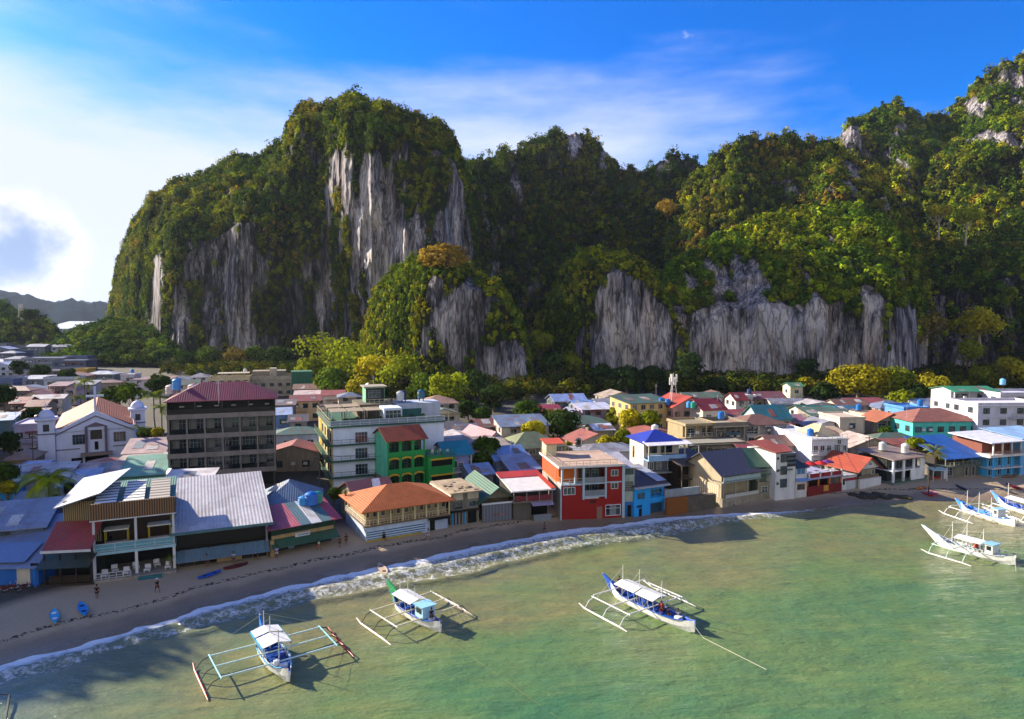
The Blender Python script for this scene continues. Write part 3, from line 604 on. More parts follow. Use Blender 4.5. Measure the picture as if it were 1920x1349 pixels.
class Bld:
    def __init__(s, name, label, a, b_, depth, zr=None, cat='building', group=None, z0=None, absr=False):
        zr = 1.3 if zr is None else zr
        s.pL = G(a[0], a[1], zr) if not absr else Vector(a); s.pR = G(b_[0], b_[1], zr) if not absr else Vector(b_)
        d = s.pR - s.pL; s.rz = math.atan2(d.y, d.x); s.W = math.hypot(d.x, d.y); s.D = depth
        mx, my = (s.pL.x + s.pR.x) / 2, (s.pL.y + s.pR.y) / 2
        s.z0 = gz1(mx, my) if z0 is None else z0
        s.root = empty(name, (s.pL.x, s.pL.y, s.z0), s.rz); tag(s.root, label, cat, group); s.acc = {}
    def world(s, x, y): return s.pL.x + x * math.cos(s.rz) - y * math.sin(s.rz), s.pL.y + x * math.sin(s.rz) + y * math.cos(s.rz)
    def z(s, py, x=None, y=0): X, Y = s.world(s.W / 2 if x is None else x, y); return Zat(py, Y) - s.z0
    def xp(s, px, y=0):
        """local x on the line y=const seen at pixel column px (eye level approximation)"""
        lo, hi = -30.0, 80.0
        for _ in range(40):
            mid = (lo + hi) / 2; X, Y = s.world(mid, y)
            if 960 + FPX * X / (Y * CP + 20 * SP) < px: lo = mid
            else: hi = mid
        return lo
    def box(s, part, mat, *b6):
        if part not in s.acc: s.acc[part] = (MB(), mat)
        s.acc[part][0].box(*b6); return s
    def mb(s, part, mat):
        if part not in s.acc: s.acc[part] = (MB(), mat)
        return s.acc[part][0]
    def one(s, part, mb, mat, parent=None, label=None):
        o = mb.build(part, mat, parent or s.root)
        if label: o['label'] = label
        return o
    def done(s):
        for k, (mb_, mat) in s.acc.items(): mb_.build(k, mat, s.root)
        s.acc = {}; return s
    def win(s, x, z, w_, h, face='F', n=2, frame=WHITE, kind='window', y=0, pane=None):
        f, p = win_meshes(w_, h, n, frame, kind, pane)
        o = link(bpy.data.objects.new(kind, f), s.root); q = link(bpy.data.objects.new('pane' if kind == 'window' else 'panel', p), o)
        if face == 'F': o.location = (x, y, z)
        elif face == 'L': o.location = (y, x, z); o.rotation_euler = (0, 0, -math.pi / 2)
        elif face == 'R': o.location = (s.W + y, x, z); o.rotation_euler = (0, 0, math.pi / 2)
        return o
    def rail(s, x0, x1, y, z, h=1.0, mat=None, n=None, name='railing', along='x', solid=None):
        mat = mat or flat('cfd3d6'); m_ = MB(); n = n or max(2, int(abs(x1 - x0) / 1.1))
        def bx(a0, a1, b0, b1, c0, c1):
            if along == 'x': m_.box(a0, a1, b0, b1, c0, c1)
            else: m_.box(b0, b1, a0, a1, c0, c1)
        bx(x0, x1, y - .03, y + .03, z + h - .07, z + h); bx(x0, x1, y - .02, y + .02, z + h * .45, z + h * .45 + .04); bx(x0, x1, y - .02, y + .02, z + .08, z + .13)
        for i in range(n + 1):
            t = x0 + (x1 - x0) * i / n; bx(t - .03, t + .03, y - .025, y + .025, z, z + h - .07)
        o = m_.build(name, mat, s.root)
        if solid:
            g = MB()
            if along == 'x': g.box(x0 + .05, x1 - .05, y - .01, y + .01, z + .13, z + h - .1)
            else: g.box(y - .01, y + .01, x0 + .05, x1 - .05, z + .13, z + h - .1)
            g.build('infill', solid, o)
        return o
    def g(s, wall, vs, fs): s.one('gable', MB().poly(vs, fs), wall)
    def roof(s, kind, z, rise, mat, x0=None, x1=None, y0=None, y1=None, over=.5, th=.12, wall=None, name='roof'):
        x0 = 0 if x0 is None else x0; x1 = s.W if x1 is None else x1; y0 = 0 if y0 is None else y0; y1 = s.D if y1 is None else y1
        a, b_, c, d = x0 - over, x1 + over, y0 - over, y1 + over; m_ = MB(); xm, ym = (x0 + x1) / 2, (y0 + y1) / 2
        if kind == 'gx':
            dz = rise * over / (ym - y0)
            m_.slab([(a, c, z - dz), (b_, c, z - dz), (b_, ym, z + rise), (a, ym, z + rise)], th).slab([(a, ym, z + rise), (b_, ym, z + rise), (b_, d, z - dz), (a, d, z - dz)], th)
            if wall:
                for xx, e in ((x0, .15), (x1 - .15, .15)): s.g(wall, [(xx, y0, z - .02), (xx, y1, z - .02), (xx, ym, z + rise - th), (xx + e, y0, z - .02), (xx + e, y1, z - .02), (xx + e, ym, z + rise - th)], [(0, 2, 1), (3, 4, 5), (0, 1, 4, 3), (1, 2, 5, 4), (2, 0, 3, 5)])
        elif kind == 'gy':
            dz = rise * over / (xm - x0)
            m_.slab([(a, c, z - dz), (xm, c, z + rise), (xm, d, z + rise), (a, d, z - dz)], th).slab([(xm, c, z + rise), (b_, c, z - dz), (b_, d, z - dz), (xm, d, z + rise)], th)
            if wall:
                for yy, e in ((y0, .15), (y1 - .15, .15)): s.g(wall, [(x0, yy, z - .02), (x1, yy, z - .02), (xm, yy, z + rise - th), (x0, yy + e, z - .02), (x1, yy + e, z - .02), (xm, yy + e, z + rise - th)], [(0, 1, 2), (3, 5, 4), (0, 3, 4, 1), (1, 4, 5, 2), (2, 5, 3, 0)])
        elif kind == 'hip':
            hw = min(x1 - x0, y1 - y0) / 2
            if x1 - x0 >= y1 - y0: r0, r1 = (x0 + hw, ym), (x1 - hw, ym)
            else: r0, r1 = (xm, y0 + hw), (xm, y1 - hw)
            if abs(r0[0] - r1[0]) + abs(r0[1] - r1[1]) < .4: r0, r1 = (xm - .25, ym), (xm + .25, ym)
            zz = z - .1; p = [(a, c, zz), (b_, c, zz), (b_, d, zz), (a, d, zz), (r0[0], r0[1], z + rise), (r1[0], r1[1], z + rise)]
            lo = [(q[0], q[1], zz - th) for q in p[:4]]
            if x1 - x0 >= y1 - y0: fs = [(0, 1, 5, 4), (1, 2, 5), (2, 3, 4, 5), (3, 0, 4)]
            else: fs = [(0, 1, 4), (1, 2, 5, 4), (2, 3, 5), (3, 0, 4, 5)]
            m_.poly(p + lo, fs + [(0, 6, 7, 1), (1, 7, 8, 2), (2, 8, 9, 3), (3, 9, 6, 0), (9, 8, 7, 6)])
        elif kind == 'shed':
            k = rise / (y1 - y0); m_.slab([(a, c, z - k * over), (b_, c, z - k * over), (b_, d, z + rise + k * over), (a, d, z + rise + k * over)], th)
            if wall:
                for xx in (x0, x1 - .15): s.g(wall, [(xx, y0 + .1, z - .02), (xx, y1, z - .02), (xx, y1, z + rise - th), (xx + .15, y0 + .1, z - .02), (xx + .15, y1, z - .02), (xx + .15, y1, z + rise - th)], [(0, 2, 1), (3, 4, 5), (0, 1, 4, 3), (1, 2, 5, 4), (2, 0, 3, 5)])
        elif kind == 'shedx':
            k = rise / (x1 - x0); m_.slab([(a, c, z - k * over), (b_, c, z + rise + k * over), (b_, d, z + rise + k * over), (a, d, z - k * over)], th)
        elif kind == 'flat':
            m_.box(x0 - .25, x1 + .25, y0 - .25, y1 + .25, z, z + .22)
            s.mb('parapet', wall or mat).box(x0 - .2, x1 + .2, y0 - .2, y0 - .02, z + .22, z + .22 + rise).box(x0 - .2, x1 + .2, y1 + .02, y1 + .2, z + .22, z + .22 + rise).box(x0 - .2, x0 - .02, y0 - .02, y1 + .02, z + .22, z + .22 + rise).box(x1 + .02, x1 + .2, y0 - .02, y1 + .02, z + .22, z + .22 + rise)
        return s.one(name, m_, mat)
    def gallery(s, z0, z1, x0, x1, ncol, colm, wallm, rec=1.8, slab=.25, slabm=None, railh=1.0, railm=None, solid=None, winn=None, colw=.3, wname='wall'):
        """open storey: floor slab, posts, recessed wall, railing"""
        s.box('floor_slab', slabm or colm, x0 - .1, x1 + .1, -.1, s.D, z0 - slab, z0)
        s.box(wname, wallm, x0 + .02, x1 - .02, rec, s.D - .05, z0, z1 - slab)
        for i in range(ncol + 1):
            t = x0 + (x1 - x0 - colw) * i / ncol; s.one('post', MB().box(t, t + colw, .0, colw, z0, z1 - slab), colm)
        if railh: s.rail(x0 + .1, x1 - .1, .12, z0, railh, railm, solid=solid)
        for i in range(winn or 0):
            wd = (x1 - x0) / winn; s.win(x0 + wd * i + wd * .2, z0 + .05 + (0 if wd > 2 else .7), wd * .6, (z1 - z0) * .68, n=2, kind='window', y=rec, frame='b9bec4')
def tank(loc, r, h, mat, label, name='water_tank', group=None, legs=0):
    pr = [(r * .97, 0), (r, .08), (r * .96, h * .3), (r, h * .32), (r, h * .62), (r * .96, h * .65), (r, h * .68), (r, h * .85), (r * .6, h * .97), (r * .25, h), (.01, h)]
    e = empty(name, loc); tag(e, label, 'water tank', group)
    MB().lathe([(a, b_ + legs) for a, b_ in pr], 16).build('tank_body', mat, e, smooth=False)
    MB().lathe([(r * .28, h + legs), (r * .28, h + legs + .08), (.01, h + legs + .1)], 10).build('lid', mat, e)
    if legs:
        for a in range(4):
            x, y = r * .7 * math.cos(a * math.pi / 2 + .8), r * .7 * math.sin(a * math.pi / 2 + .8); MB().box(x - .06, x + .06, y - .06, y + .06, 0, legs + .02).build('leg', flat('5c5f63'), e)
    return e
BLUEP = flat('1766b8', .4, .5, 'blue_plastic'); BLACKP = flat('1b1c20', .45, .5, 'black_plastic'); TEALP = flat('1f8f7c', .4, .5, 'teal_plastic')
WHITEM = paint('c2c2c4', .7, .3); STEEL = flat('b8bcc2', .35, .5, 'steel')
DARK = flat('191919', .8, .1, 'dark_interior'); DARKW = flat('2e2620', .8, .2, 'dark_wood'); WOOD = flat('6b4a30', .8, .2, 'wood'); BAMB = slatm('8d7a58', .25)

def autowin(b, z0, z1, n, face='F', frame=WHITE, wd=None, kind='window', sill=.9):
    L_ = b.W if face == 'F' else b.D
    for i in range(n):
        c = L_ * (i + .5) / n; ww = wd or min(1.6, L_ / n * .55); hh = min(1.4, (z1 - z0) * .5)
        x = c - ww / 2
        if face == 'F': b.win(x, z0 + sill, ww, hh, 'F', 2, frame, kind)
        elif face == 'L': b.win(c + ww / 2, z0 + sill, ww, hh, 'L', 2, frame, kind)
        else: b.win(c - ww / 2, z0 + sill, ww, hh, 'R', 2, frame, kind)
RK = {'m': roofm, 't': tilem, 'f': flat}
def house(label, pxL, pxR, py, h, D, rot, wall, rk, rcol, rise=1.6, st=None, name='town_house', rust=.3, group='houses of the back town', nw=None, over=.5, frame=None, rt='m', gal=False, side='L', py2=None):
    """a whole house from where its front eave line is seen and how tall it stands"""
    frame = frame or random.Random(label).choice(['b8b8b8', '4a4642', '6c665c', 'a8a49c', '2e3438'])
    z0 = 2.4; A = G(pxL, py, z0 + h); z0 = gz1(A.x, A.y); A = G(pxL, py, z0 + h)
    wd = (pxR - pxL) / FPX * A.y; ca, sa = math.cos(R(rot)), math.sin(R(rot))
    wd = wd / max(.5, (ca - (pxR - 960) / FPX * sa))
    B_ = Vector((A.x + wd * ca, A.y + wd * sa, 0))
    b = Bld(name, label, A, B_, D, absr=True, cat='house', group=group, z0=z0); wm = paint(wall) if isinstance(wall, str) else wall
    st = st or max(1, round(h / 3)); sh = h / st
    if gal:
        b.box('wall', wm, 0, b.W, 0, D, -1, h - sh)
        b.gallery(h - sh + .02, h + .2, 0, b.W, 3, wm, flat('4a443c'), rec=1.5, slab=.18, railm=paint('cfcfcf'), winn=2); b.box('back_wall', wm, .1, b.W - .1, D - .2, D - .04, h - sh, h)
    else: b.box('wall', wm, 0, b.W, 0, D, -1, h)
    for k in range(st - (1 if gal else 0)):
        n_ = nw if nw is not None else max(1, int(b.W / 2.8)); autowin(b, sh * k, sh * k + sh, n_, 'F', frame)
        if side: autowin(b, sh * k, sh * k + sh, max(1, int(D / 3.6)), side, frame)
        if k and k < st: b.box('ledge', wm, -.12, b.W + .12, -.12, D + .02, sh * k - .1, sh * k + .06)
    rm = RK[rt](rcol, rust) if rt == 'm' else RK[rt](rcol)
    rr = random.Random(label); Wd_ = b.W
    if rr.random() < .6 and st > 1 and not gal:
        k = st - 1; x0_ = Wd_ * rr.choice([0, 0, .45]); x1_ = x0_ + Wd_ * .55 if rr.random() < .6 else Wd_; x1_ = min(x1_, Wd_)
        b.one('balcony_slab', MB().box(x0_, x1_, -1.1, -.01, sh * k - .16, sh * k), wm); b.rail(x0_ + .05, x1_ - .05, -1.02, sh * k, .9, flat(rr.choice(['cfd0d0', '5c5a58', '8a8478']), .6))
    for q in range(rr.randint(0, 2)):
        x = rr.uniform(.3, max(.4, Wd_ - 1.2)); z_ = sh * (st - 1) + sh * .35; b.one('air_conditioner', MB().box(x, x + .8, -.42, -.02, z_, z_ + .55), flat('c4c4c0', .6))
    if rr.random() < .5: x = rr.uniform(.5, Wd_ * .5); z_ = sh * (st - 1) + 2.35 if st > 1 else 2.3; b.one('awning', MB().slab([(x, -.9, z_ - .25), (x + Wd_ * .4, -.9, z_ - .25), (x + Wd_ * .4, -.02, z_ + .1), (x, -.02, z_ + .1)], .05), roofm(rr.choice(['7a7470', '8a4a40', '4a6a70', 'a8a4a0', '8c7c60']), .5))
    b.one('downpipe', MB().box(Wd_ - .25, Wd_ - .14, -.13, -.02, -.5, h - .1), flat('8c8a86'))
    if rk in ('shed', 'gx') and rt == 'm':
        for q in range(rr.randint(1, 3)):
            u0 = rr.uniform(.02, .75) * Wd_; u1 = u0 + rr.uniform(.8, 2.2); ym_ = D if rk == 'shed' else D / 2; t0 = rr.uniform(0, .4); t1 = t0 + rr.uniform(.25, .6); t1 = min(t1, .98)
            zz = lambda t: h + rise * t + .035 + .012 * q
            b.one('roof_patch', MB().slab([(u0, ym_ * t0, zz(t0)), (u1, ym_ * t0, zz(t0)), (u1, ym_ * t1, zz(t1)), (u0, ym_ * t1, zz(t1))], .03), roofm(rr.choice(['8a6a58', 'a8a4a4', '6f6660', '9a5a48', 'c4c0bc', '7f8a94']), .6))
    b.roof(rk, h, rise, rm, over=over, wall=wm)
    b.done(); return b

# ---------------------------------------------------------------- the row of houses along the sand, from the left
# 1 blue hut
b = Bld('beach_hut', 'bright blue single storey beach hut with a blue tarpaulin roof at the left edge', (-75, 1104), (73, 1102), 13, cat='building')
zt = b.z(1062); b.box('wall', paint('1a5cae', .6, .25), 0, b.W, 0, b.D, -.5, zt - .1)
b.roof('shed', zt, 2.6, roofm('7482a0', .15, .3), over=.5)
b.one('tarpaulin', MB().slab([(1, .3, zt + .32), (b.W * .8, .4, zt + .34), (b.W * .72, 5.2, zt + 1.30), (1.5, 5.0, zt + 1.26)], .04), flat('6074a0', .5))
xs_ = b.xp(25); b.one('panel', MB().box(xs_, b.xp(50), -.08, 0, .1, 2.1), paint('b9b3a8')); b.win(b.xp(50) + .1, 2.2, .9, .55, frame='101820', n=1)
b.one('canopy_post', MB().box(b.W - .15, b.W, -.6, -.45, -.4, zt - .1), paint('2a6fb8')); b.done()
# blue roofed hut behind it
house('blue grey tin roofed shed directly behind the bright blue beach hut', -70, 84, 1000, 4.6, 9, 22, '5a6c8c', 'shed', '838ca4', 1.6, name='shed', group='sheds along the beach', nw=1)
# 2 dark restaurant
b = Bld('dark_restaurant', 'dark weathered beach restaurant with silver and maroon roofs beside the blue hut', (82, 1103), (176, 1098), 10)
z1 = b.z(1030); z2 = b.z(998); z3 = b.z(955)
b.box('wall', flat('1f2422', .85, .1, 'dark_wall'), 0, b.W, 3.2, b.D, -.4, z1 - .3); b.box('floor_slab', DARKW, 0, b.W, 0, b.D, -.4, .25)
for i in range(4): b.one('post', MB().box(b.W * i / 3.2, b.W * i / 3.2 + .16, .1, .26, .25, z1 - .4), DARKW)
b.one('awning', MB().slab([(-.3, -1.2, z1 - 1.9), (b.W, -1.2, z1 - 1.9), (b.W, 1.6, z1 - .8), (-.3, 1.6, z1 - .8)], .08), roofm('2a3a38', .2))
b.one('counter', MB().box(.4, b.W - .6, .4, .7, .25, 1.1), DARKW)
b.one('lower_roof', MB().slab([(.1, -.4, z1), (b.W - .1, -.4, z1), (b.W - .1, 3.4, z2 + .4), (.1, 3.4, z2 + .4)], .14), roofm('8a3434', .35, .3))
b.one('fascia', MB().box(0, b.W, -.55, -.42, z1 - .28, z1 + .02), WHITEM)
b.box('upper_wall', BAMB, .8, b.W - .4, 3.6, b.D, z1 - .3, z3)
b.one('upper_roof', MB().slab([(.2, 2.4, z3 - .5), (b.W + .1, 2.4, z3 + 1.3), (b.W + .1, b.D + 2, z3 + 2.4), (-.4, b.D + 2, z3 + 1.2)], .12), roofm('a9b1c4', .35, .3)); b.done()
# 3 green roofed restaurant with balcony
b = Bld('balcony_restaurant', 'two storey beach restaurant with glass balcony, slatted parapet and three roof skylights', (176, 1091), (330, 1070), 11.5)
zf = b.z(1028); zu = b.z(968); zp = b.z(938)
b.box('floor_slab', conc(), -.1, b.W + .1, -1.2, b.D, -.4, .35); b.one('steps', MB().box(b.xp(255), b.xp(300), -2.1, -1.2, -.4, .02).box(b.xp(255), b.xp(300), -1.6, -1.2, .02, .2), paint('2f6f72'))
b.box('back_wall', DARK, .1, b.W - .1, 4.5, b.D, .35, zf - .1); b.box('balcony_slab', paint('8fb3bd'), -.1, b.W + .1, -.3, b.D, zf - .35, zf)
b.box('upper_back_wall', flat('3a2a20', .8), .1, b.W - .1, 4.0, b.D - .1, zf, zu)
for x in (0, b.W * .5, b.W - .3):
    b.one('post', MB().box(x, x + .32, -.28, .05, .35, zf - .35), WHITEM); b.one('post', MB().box(x, x + .28, .1, .38, zf, zu + .05), WHITEM)
b.rail(.2, b.W - .1, -.2, zf, 1.05, WHITEM, n=4, solid=flat('5f93a0', .15, .5, 'tinted_glass'), name='balustrade'); b.rail(.2, b.W * .45, -1.0, .35, .8, WHITEM, n=5, name='deck_railing')
b.one('parapet', MB().box(-.1, b.W + .1, -.35, -.1, zu, zp), slatm('7a5c40', .28, c2='2a1c12')); b.one('cornice', MB().box(-.2, b.W + .2, -.4, -.08, zu - .14, zu), WHITEM)
b.one('roof', MB().slab([(-.1, -.08, zp - .5), (b.W + .1, -.08, zp - .5), (b.W + .1, b.D, zp + .25), (-.1, b.D, zp + .25)], .15), roofm('3c7468', .2, .3))
sk = slatm('d9d6d2', 1.1, 'Y', c2='4a5c58')
for k, x in enumerate((.3, b.W * .37, b.W * .69)):
    b.one('skylight', MB().slab([(x, .15, zp - .05), (x + b.W * .26, .15, zp - .05), (x + b.W * .24, b.D * .72, zp + .75), (x - .1, b.D * .72, zp + .75)], .1), sk if k < 2 else slatm('a39c92', 1.1, 'Y', c2='5a544c'))
b.done(); REST = b
for (x, z_, lb) in ((1.2, zf, 'yellow framed daybed at the left of the upper balcony'), (b.W * .66, zf, 'yellow framed daybed at the right of the upper balcony')):
    X, Y = b.world(x, 1.0); e = empty('canopy_daybed', (X, Y, b.z0 + z_), b.rz); tag(e, lb, 'daybed', 'daybeds on the balcony')
    yl = paint('a8951e'); MB().box(0, 2.6, 0, 1.6, .25, .5).build('mattress', WHITEM, e)
    for px_ in (0, 2.5):
        for py_ in (0, 1.5): MB().box(px_, px_ + .1, py_, py_ + .1, 0, 2.3).build('post', yl, e)
    MB().box(-.1, 2.7, -.1, 1.7, 2.3, 2.42).build('canopy', flat('c9c6ba'), e)
for i in range(7):
    X, Y = b.world(b.W * (.08 + .13 * i), -.4 + (i % 2) * 1.4); e = empty('lounge_chair', (X, Y, b.z0 + .35), b.rz + (.3 if i % 2 else -.2)); tag(e, 'white lounge chair on the ground floor deck of the balcony restaurant', 'chair', 'lounge chairs on the deck')
    MB().box(0, .7, 0, .7, .25, .42).build('seat', WHITEM, e); MB().box(0, .7, .58, .7, .42, .9).build('backrest', WHITEM, e)
    for q in ((.03, .03), (.6, .03), (.03, .6), (.6, .6)): MB().box(q[0], q[0] + .07, q[1], q[1] + .07, 0, .25).build('leg', WHITEM, e)
# 4 white roofed restaurant
b = Bld('white_roof_restaurant', 'large open beach restaurant under a broad white metal roof', (334, 1066), (502, 1043), 17)
zt = b.z(985); zm = b.z(1028)
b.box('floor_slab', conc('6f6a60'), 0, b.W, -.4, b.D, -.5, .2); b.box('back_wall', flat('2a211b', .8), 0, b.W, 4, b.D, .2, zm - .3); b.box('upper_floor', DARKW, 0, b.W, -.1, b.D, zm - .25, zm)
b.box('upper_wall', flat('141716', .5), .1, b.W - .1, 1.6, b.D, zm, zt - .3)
b.one('awning', MB().slab([(-.2, -1.5, zm - .75), (b.W + .2, -1.5, zm - .75), (b.W + .2, .2, zm + .35), (-.2, .2, zm + .35)], .1), roofm('56707e', .2, .35))
for i in range(7):
    x = (b.W - .2) * i / 6; b.one('post', MB().box(x, x + .16, -.1, .06, .2, zm - .25), WOOD)
for i in range(4):
    x = (b.W - .15) * i / 3; b.one('upper_post', MB().box(x, x + .14, .05, .2, zm, zt - .3), DARKW)
b.rail(.1, b.W - .1, .1, zm, .9, DARKW, name='railing'); b.one('bench', MB().box(b.W * .42, b.W * .7, -.3, .1, .65, .72).box(b.W * .42, b.W * .7, -.3, -.24, .2, .65), flat('9c7f58'))
b.roof('shed', zt, 3.1, roofm('b4b2b6', .15, .45), over=.7); b.one('gutter', MB().box(-.8, b.W + .8, -1.0, -.8, zt - .45, zt - .1), paint('4a6a70')); b.one('side_wall', MB().box(b.W - .12, b.W + .03, 0, b.D, -.4, zt - .3), paint('9a9aa8')); b.done()
# 5 green fronted bar with striped red roof
b = Bld('striped_roof_bar', 'green fronted beach bar with a red and white striped tin roof and cream band', (508, 1043), (632, 1018), 6.5)
zt = b.z(978); z1 = b.z(1008)
b.box('wall', paint('1d3a2c'), .2, b.W - .2, .3, b.D, z1 - .1, zt - .1); b.box('lower_wall', flat('17211d', .8), .2, b.W - .2, 1.6, b.D, -.4, z1 - .1)
b.one('band', MB().box(.2, b.W - .4, .22, .298, z1 + .45, z1 + .95), paint('a5885c')); b.one('awning', MB().slab([(0, -1.0, z1 - .5), (b.W, -1.0, z1 - .5), (b.W, .3, z1 + .3), (0, .3, z1 + .3)], .07), roofm('2e5a46', .2))
sg = b.one('signboard', MB().box(b.W * .36, b.W * .58, -.05, .1, z1 + .28, z1 + .8), WHITEM); lt = MB()
for i in range(9): lt.box(b.W * .39 + i * .2, b.W * .39 + i * .2 + .12, -.07, -.05, z1 + .45, z1 + .62)
b.one('lettering', lt, flat('3a4a6a'), sg)
b.one('door', MB().box(b.W * .31, b.W * .39, 1.5, 1.6, 0, 2.2), paint('8798a8'))
for k in range(2): b.one('shutter', MB().box(b.W * (.03, .42)[k], b.W * (.3, .92)[k], 1.48, 1.6, 1.0, 2.2), slatm('b4b8b6', .8, c2='50555a'))
b.one('corner_post', MB().box(-.1, .4, -.3, .2, -.4, z1 + .5), paint('a88d58'))
kx = b.W / 6
for i, c_ in enumerate(('8a4450', 'a8505c', 'b05a66', '50707a', 'c9c9cc', '4a7078', 'a0404c')):
    ww = (b.W + 1) / 7; b.one('roof_panel', MB().slab([(-.5 + ww * i, -.8, zt - .2), (-.5 + ww * (i + 1) - .01, -.8, zt - .2), (-.5 + ww * (i + 1) - .01, b.D, zt + 1.35), (-.5 + ww * i, b.D, zt + 1.35)], .1), roofm(c_, .2, .4))
b.done(); BAR = b
for k, (x, y, m_, lb) in enumerate(((b.W * .78, 4.6, BLUEP, 'large blue water tank on the striped roof, middle of three'), (b.W * .9, 5.2, TEALP, 'teal green water tank on the striped roof'), (b.W * .68, 5.2, flat('2f86c8', .4, .5, 'lt'), 'light blue water tank on the striped roof nearest the white roof'))):
    X, Y = b.world(x, y); tank((X, Y, b.z0 + zt + 1.0), .95 - .1 * k, 1.9 - .3 * k, m_, lb)
# hipped house behind the bar, with skylight panels
b = Bld('hipped_roof_house', 'house with a large blue grey hipped roof and cream panels behind the striped bar', (478, 950), (598, 942), 11, zr=6.2)
b.box('wall', paint('8f93a0'), 0, b.W, 0, b.D, -.5, 4.2); b.roof('hip', 4.2, 3.0, roofm('5d7590', .12, .35), over=.6)
for k in range(2):
    q = b.one('roof_panel', MB().slab([(.8 + k * .6, 2.0 + 2.4 * k, 4.55 + 1.35 * k), (3.8 + .6 * k, 2.0 + 2.4 * k, 4.85 + 1.25 * k), (4.2 + .2 * k, 3.9 + 2.2 * k, 5.9 + .9 * k), (2.0 + k * .6, 4.1 + 2.2 * k, 5.6 + .95 * k)], .08), roofm('c8bfae', .1, .4))
autowin(b, 0, 3, 3); b.done()
X, Y = b.world(-.6, 1.5); tank((X, Y, b.z0 + 3.2), .95, 2.0, BLUEP, 'round blue water tank between the white roof and the hipped roof', legs=1.2)
# low building behind 3/4
house('low lilac outbuilding with a white flat roof between the skylights and the black hotel', 300, 386, 912, 6.2, 8, 12, '8c8fae', 'shed', 'd0cdd2', .8, name='outbuilding', group='sheds along the beach')
# 7 orange roofed restaurant
b = Bld('orange_roof_restaurant', 'two storey beach restaurant with a bright orange tiled hip roof', (685, 1016), (843, 990), 10.5)
zf = b.z(975); ze = b.z(946)
b.box('wall', paint('aebdd2'), .1, b.W * .72, .12, b.D, -.4, zf - .2); b.box('end_wall', paint('a3b0c6'), b.W * .72, b.W - .1, .5, b.D, -.4, zf - .2)
b.box('floor_slab', flat('6c5a48'), -.1, b.W + .1, -.25, b.D, zf - .2, zf); b.box('louvre_wall', slatm('9fb4c8', .35, 'Z', c2='2c3c4a'), .3, b.W * .7, .02, .12, .35, 1.5)
b.one('plinth', MB().box(0, b.W * .66, -.12, .12, -.4, .2), paint('a98f2a')); b.box('upper_wall', paint('9c8a6c'), .2, b.W - .2, 1.0, b.D, zf, ze)
for i in range(11): b.win(b.W * (i + .18) / 11, zf + .9, b.W / 11 * .62, ze - zf - 1.1, n=1, frame='b8a880', y=1.0)
for i in range(8): x = (b.W - .18) * i / 7; b.one('post', MB().box(x, x + .18, -.15, .03, zf, ze), paint('c9b98a'))
b.rail(.1, b.W - .1, -.08, zf, .85, paint('bfae8c'), n=24, name='balustrade'); b.rail(.1, b.D, .05, zf, .85, paint('d8d2c8'), n=10, name='side_balustrade', along='y')
b.one('doorway', MB().box(b.W * .77, b.W * .83, .42, .5, 0, 2.2), DARK); b.one('canopy', MB().slab([(b.W * .74, -.6, zf - .5), (b.W, -.6, zf - .5), (b.W, .5, zf - .3), (b.W * .74, .5, zf - .3)], .06), flat('202426'))
b.roof('hip', ze, 2.2, tilem('b25e2a'), over=.8, wall=None); b.done(); ORANGE = b
b = Bld('brown_roof_house', 'low house with dusty red and silver gabled roof tucked behind the orange roof', (668, 925), (740, 915), 8, zr=6.5)
b.box('wall', paint('8c8078'), 0, b.W, 0, b.D, -.5, 4.4); b.roof('gx', 4.4, 1.8, roofm('7a4a48', .5, .4), wall=paint('8c8078')); b.one('silver_panel', MB().slab([(b.W * .45, .2, 4.75), (b.W * .68, .2, 4.75), (b.W * .8, b.D * .45, 6.2), (b.W * .6, b.D * .45, 6.2)], .06), roofm('b9bcc4', .1, .4)); autowin(b, 0, 3, 2); b.done()
# 8 dilapidated
b = Bld('dilapidated_house', 'dilapidated two storey house with a rusty broken flat roof next to the orange roof', (848, 987), (902, 979), 9)
ze = b.z(922, 2); zf = b.z(958); b.box('wall', conc('7d776c'), 0, b.W, .8, b.D, -.4, ze - .2); b.box('floor_slab', DARKW, -.1, b.W, 0, b.D, zf - .15, zf)
b.one('panel_wall', MB().box(.3, b.W * .42, .55, .79, zf + 1.7, ze - .2).box(b.W * .58, b.W - .2, .55, .79, zf + 1.7, ze - .2), paint('b5aa96')); b.win(b.W * .12, zf + .2, 1.5, 1.1, frame='50565a', y=.8, n=1); b.win(b.W * .62, zf + .3, 1.4, 1.0, frame='8a8f94', y=.8, n=1)
b.one('doorway', MB().box(b.W * .6, b.W * .9, .7, .8, 0, 2.0), DARK); b.one('shutter', MB().box(b.W * .1, b.W * .5, .65, .8, 0, 2.2), slatm('6b6764', .6))
for x in (.05, .47): b.one('blue_jamb', MB().box(b.W * x, b.W * x + .2, .55, .8, 0, 2.2), paint('2f8ec4'))
b.box('roof', conc('a8977e'), -.4, b.W + .2, -.4, b.D, ze - .2, ze); deb = MB()
for i in range(16):
    x, y = random.uniform(0, b.W - 1), random.uniform(0, b.D - 2.5); deb.box(x, x + random.uniform(.15, .9), y, y + random.uniform(.2, 2.4), ze + .01 * i, ze + .06 + .011 * i)
b.one('roof_planks', deb, flat('8a7a66', .9)); b.one('side_roof', MB().slab([(-.5, -.6, ze - .4), (.0, -.6, ze - .1), (.0, b.D, ze + .1), (-.5, b.D, ze - .4)], .06), roofm('8b8276', .6)); b.done()
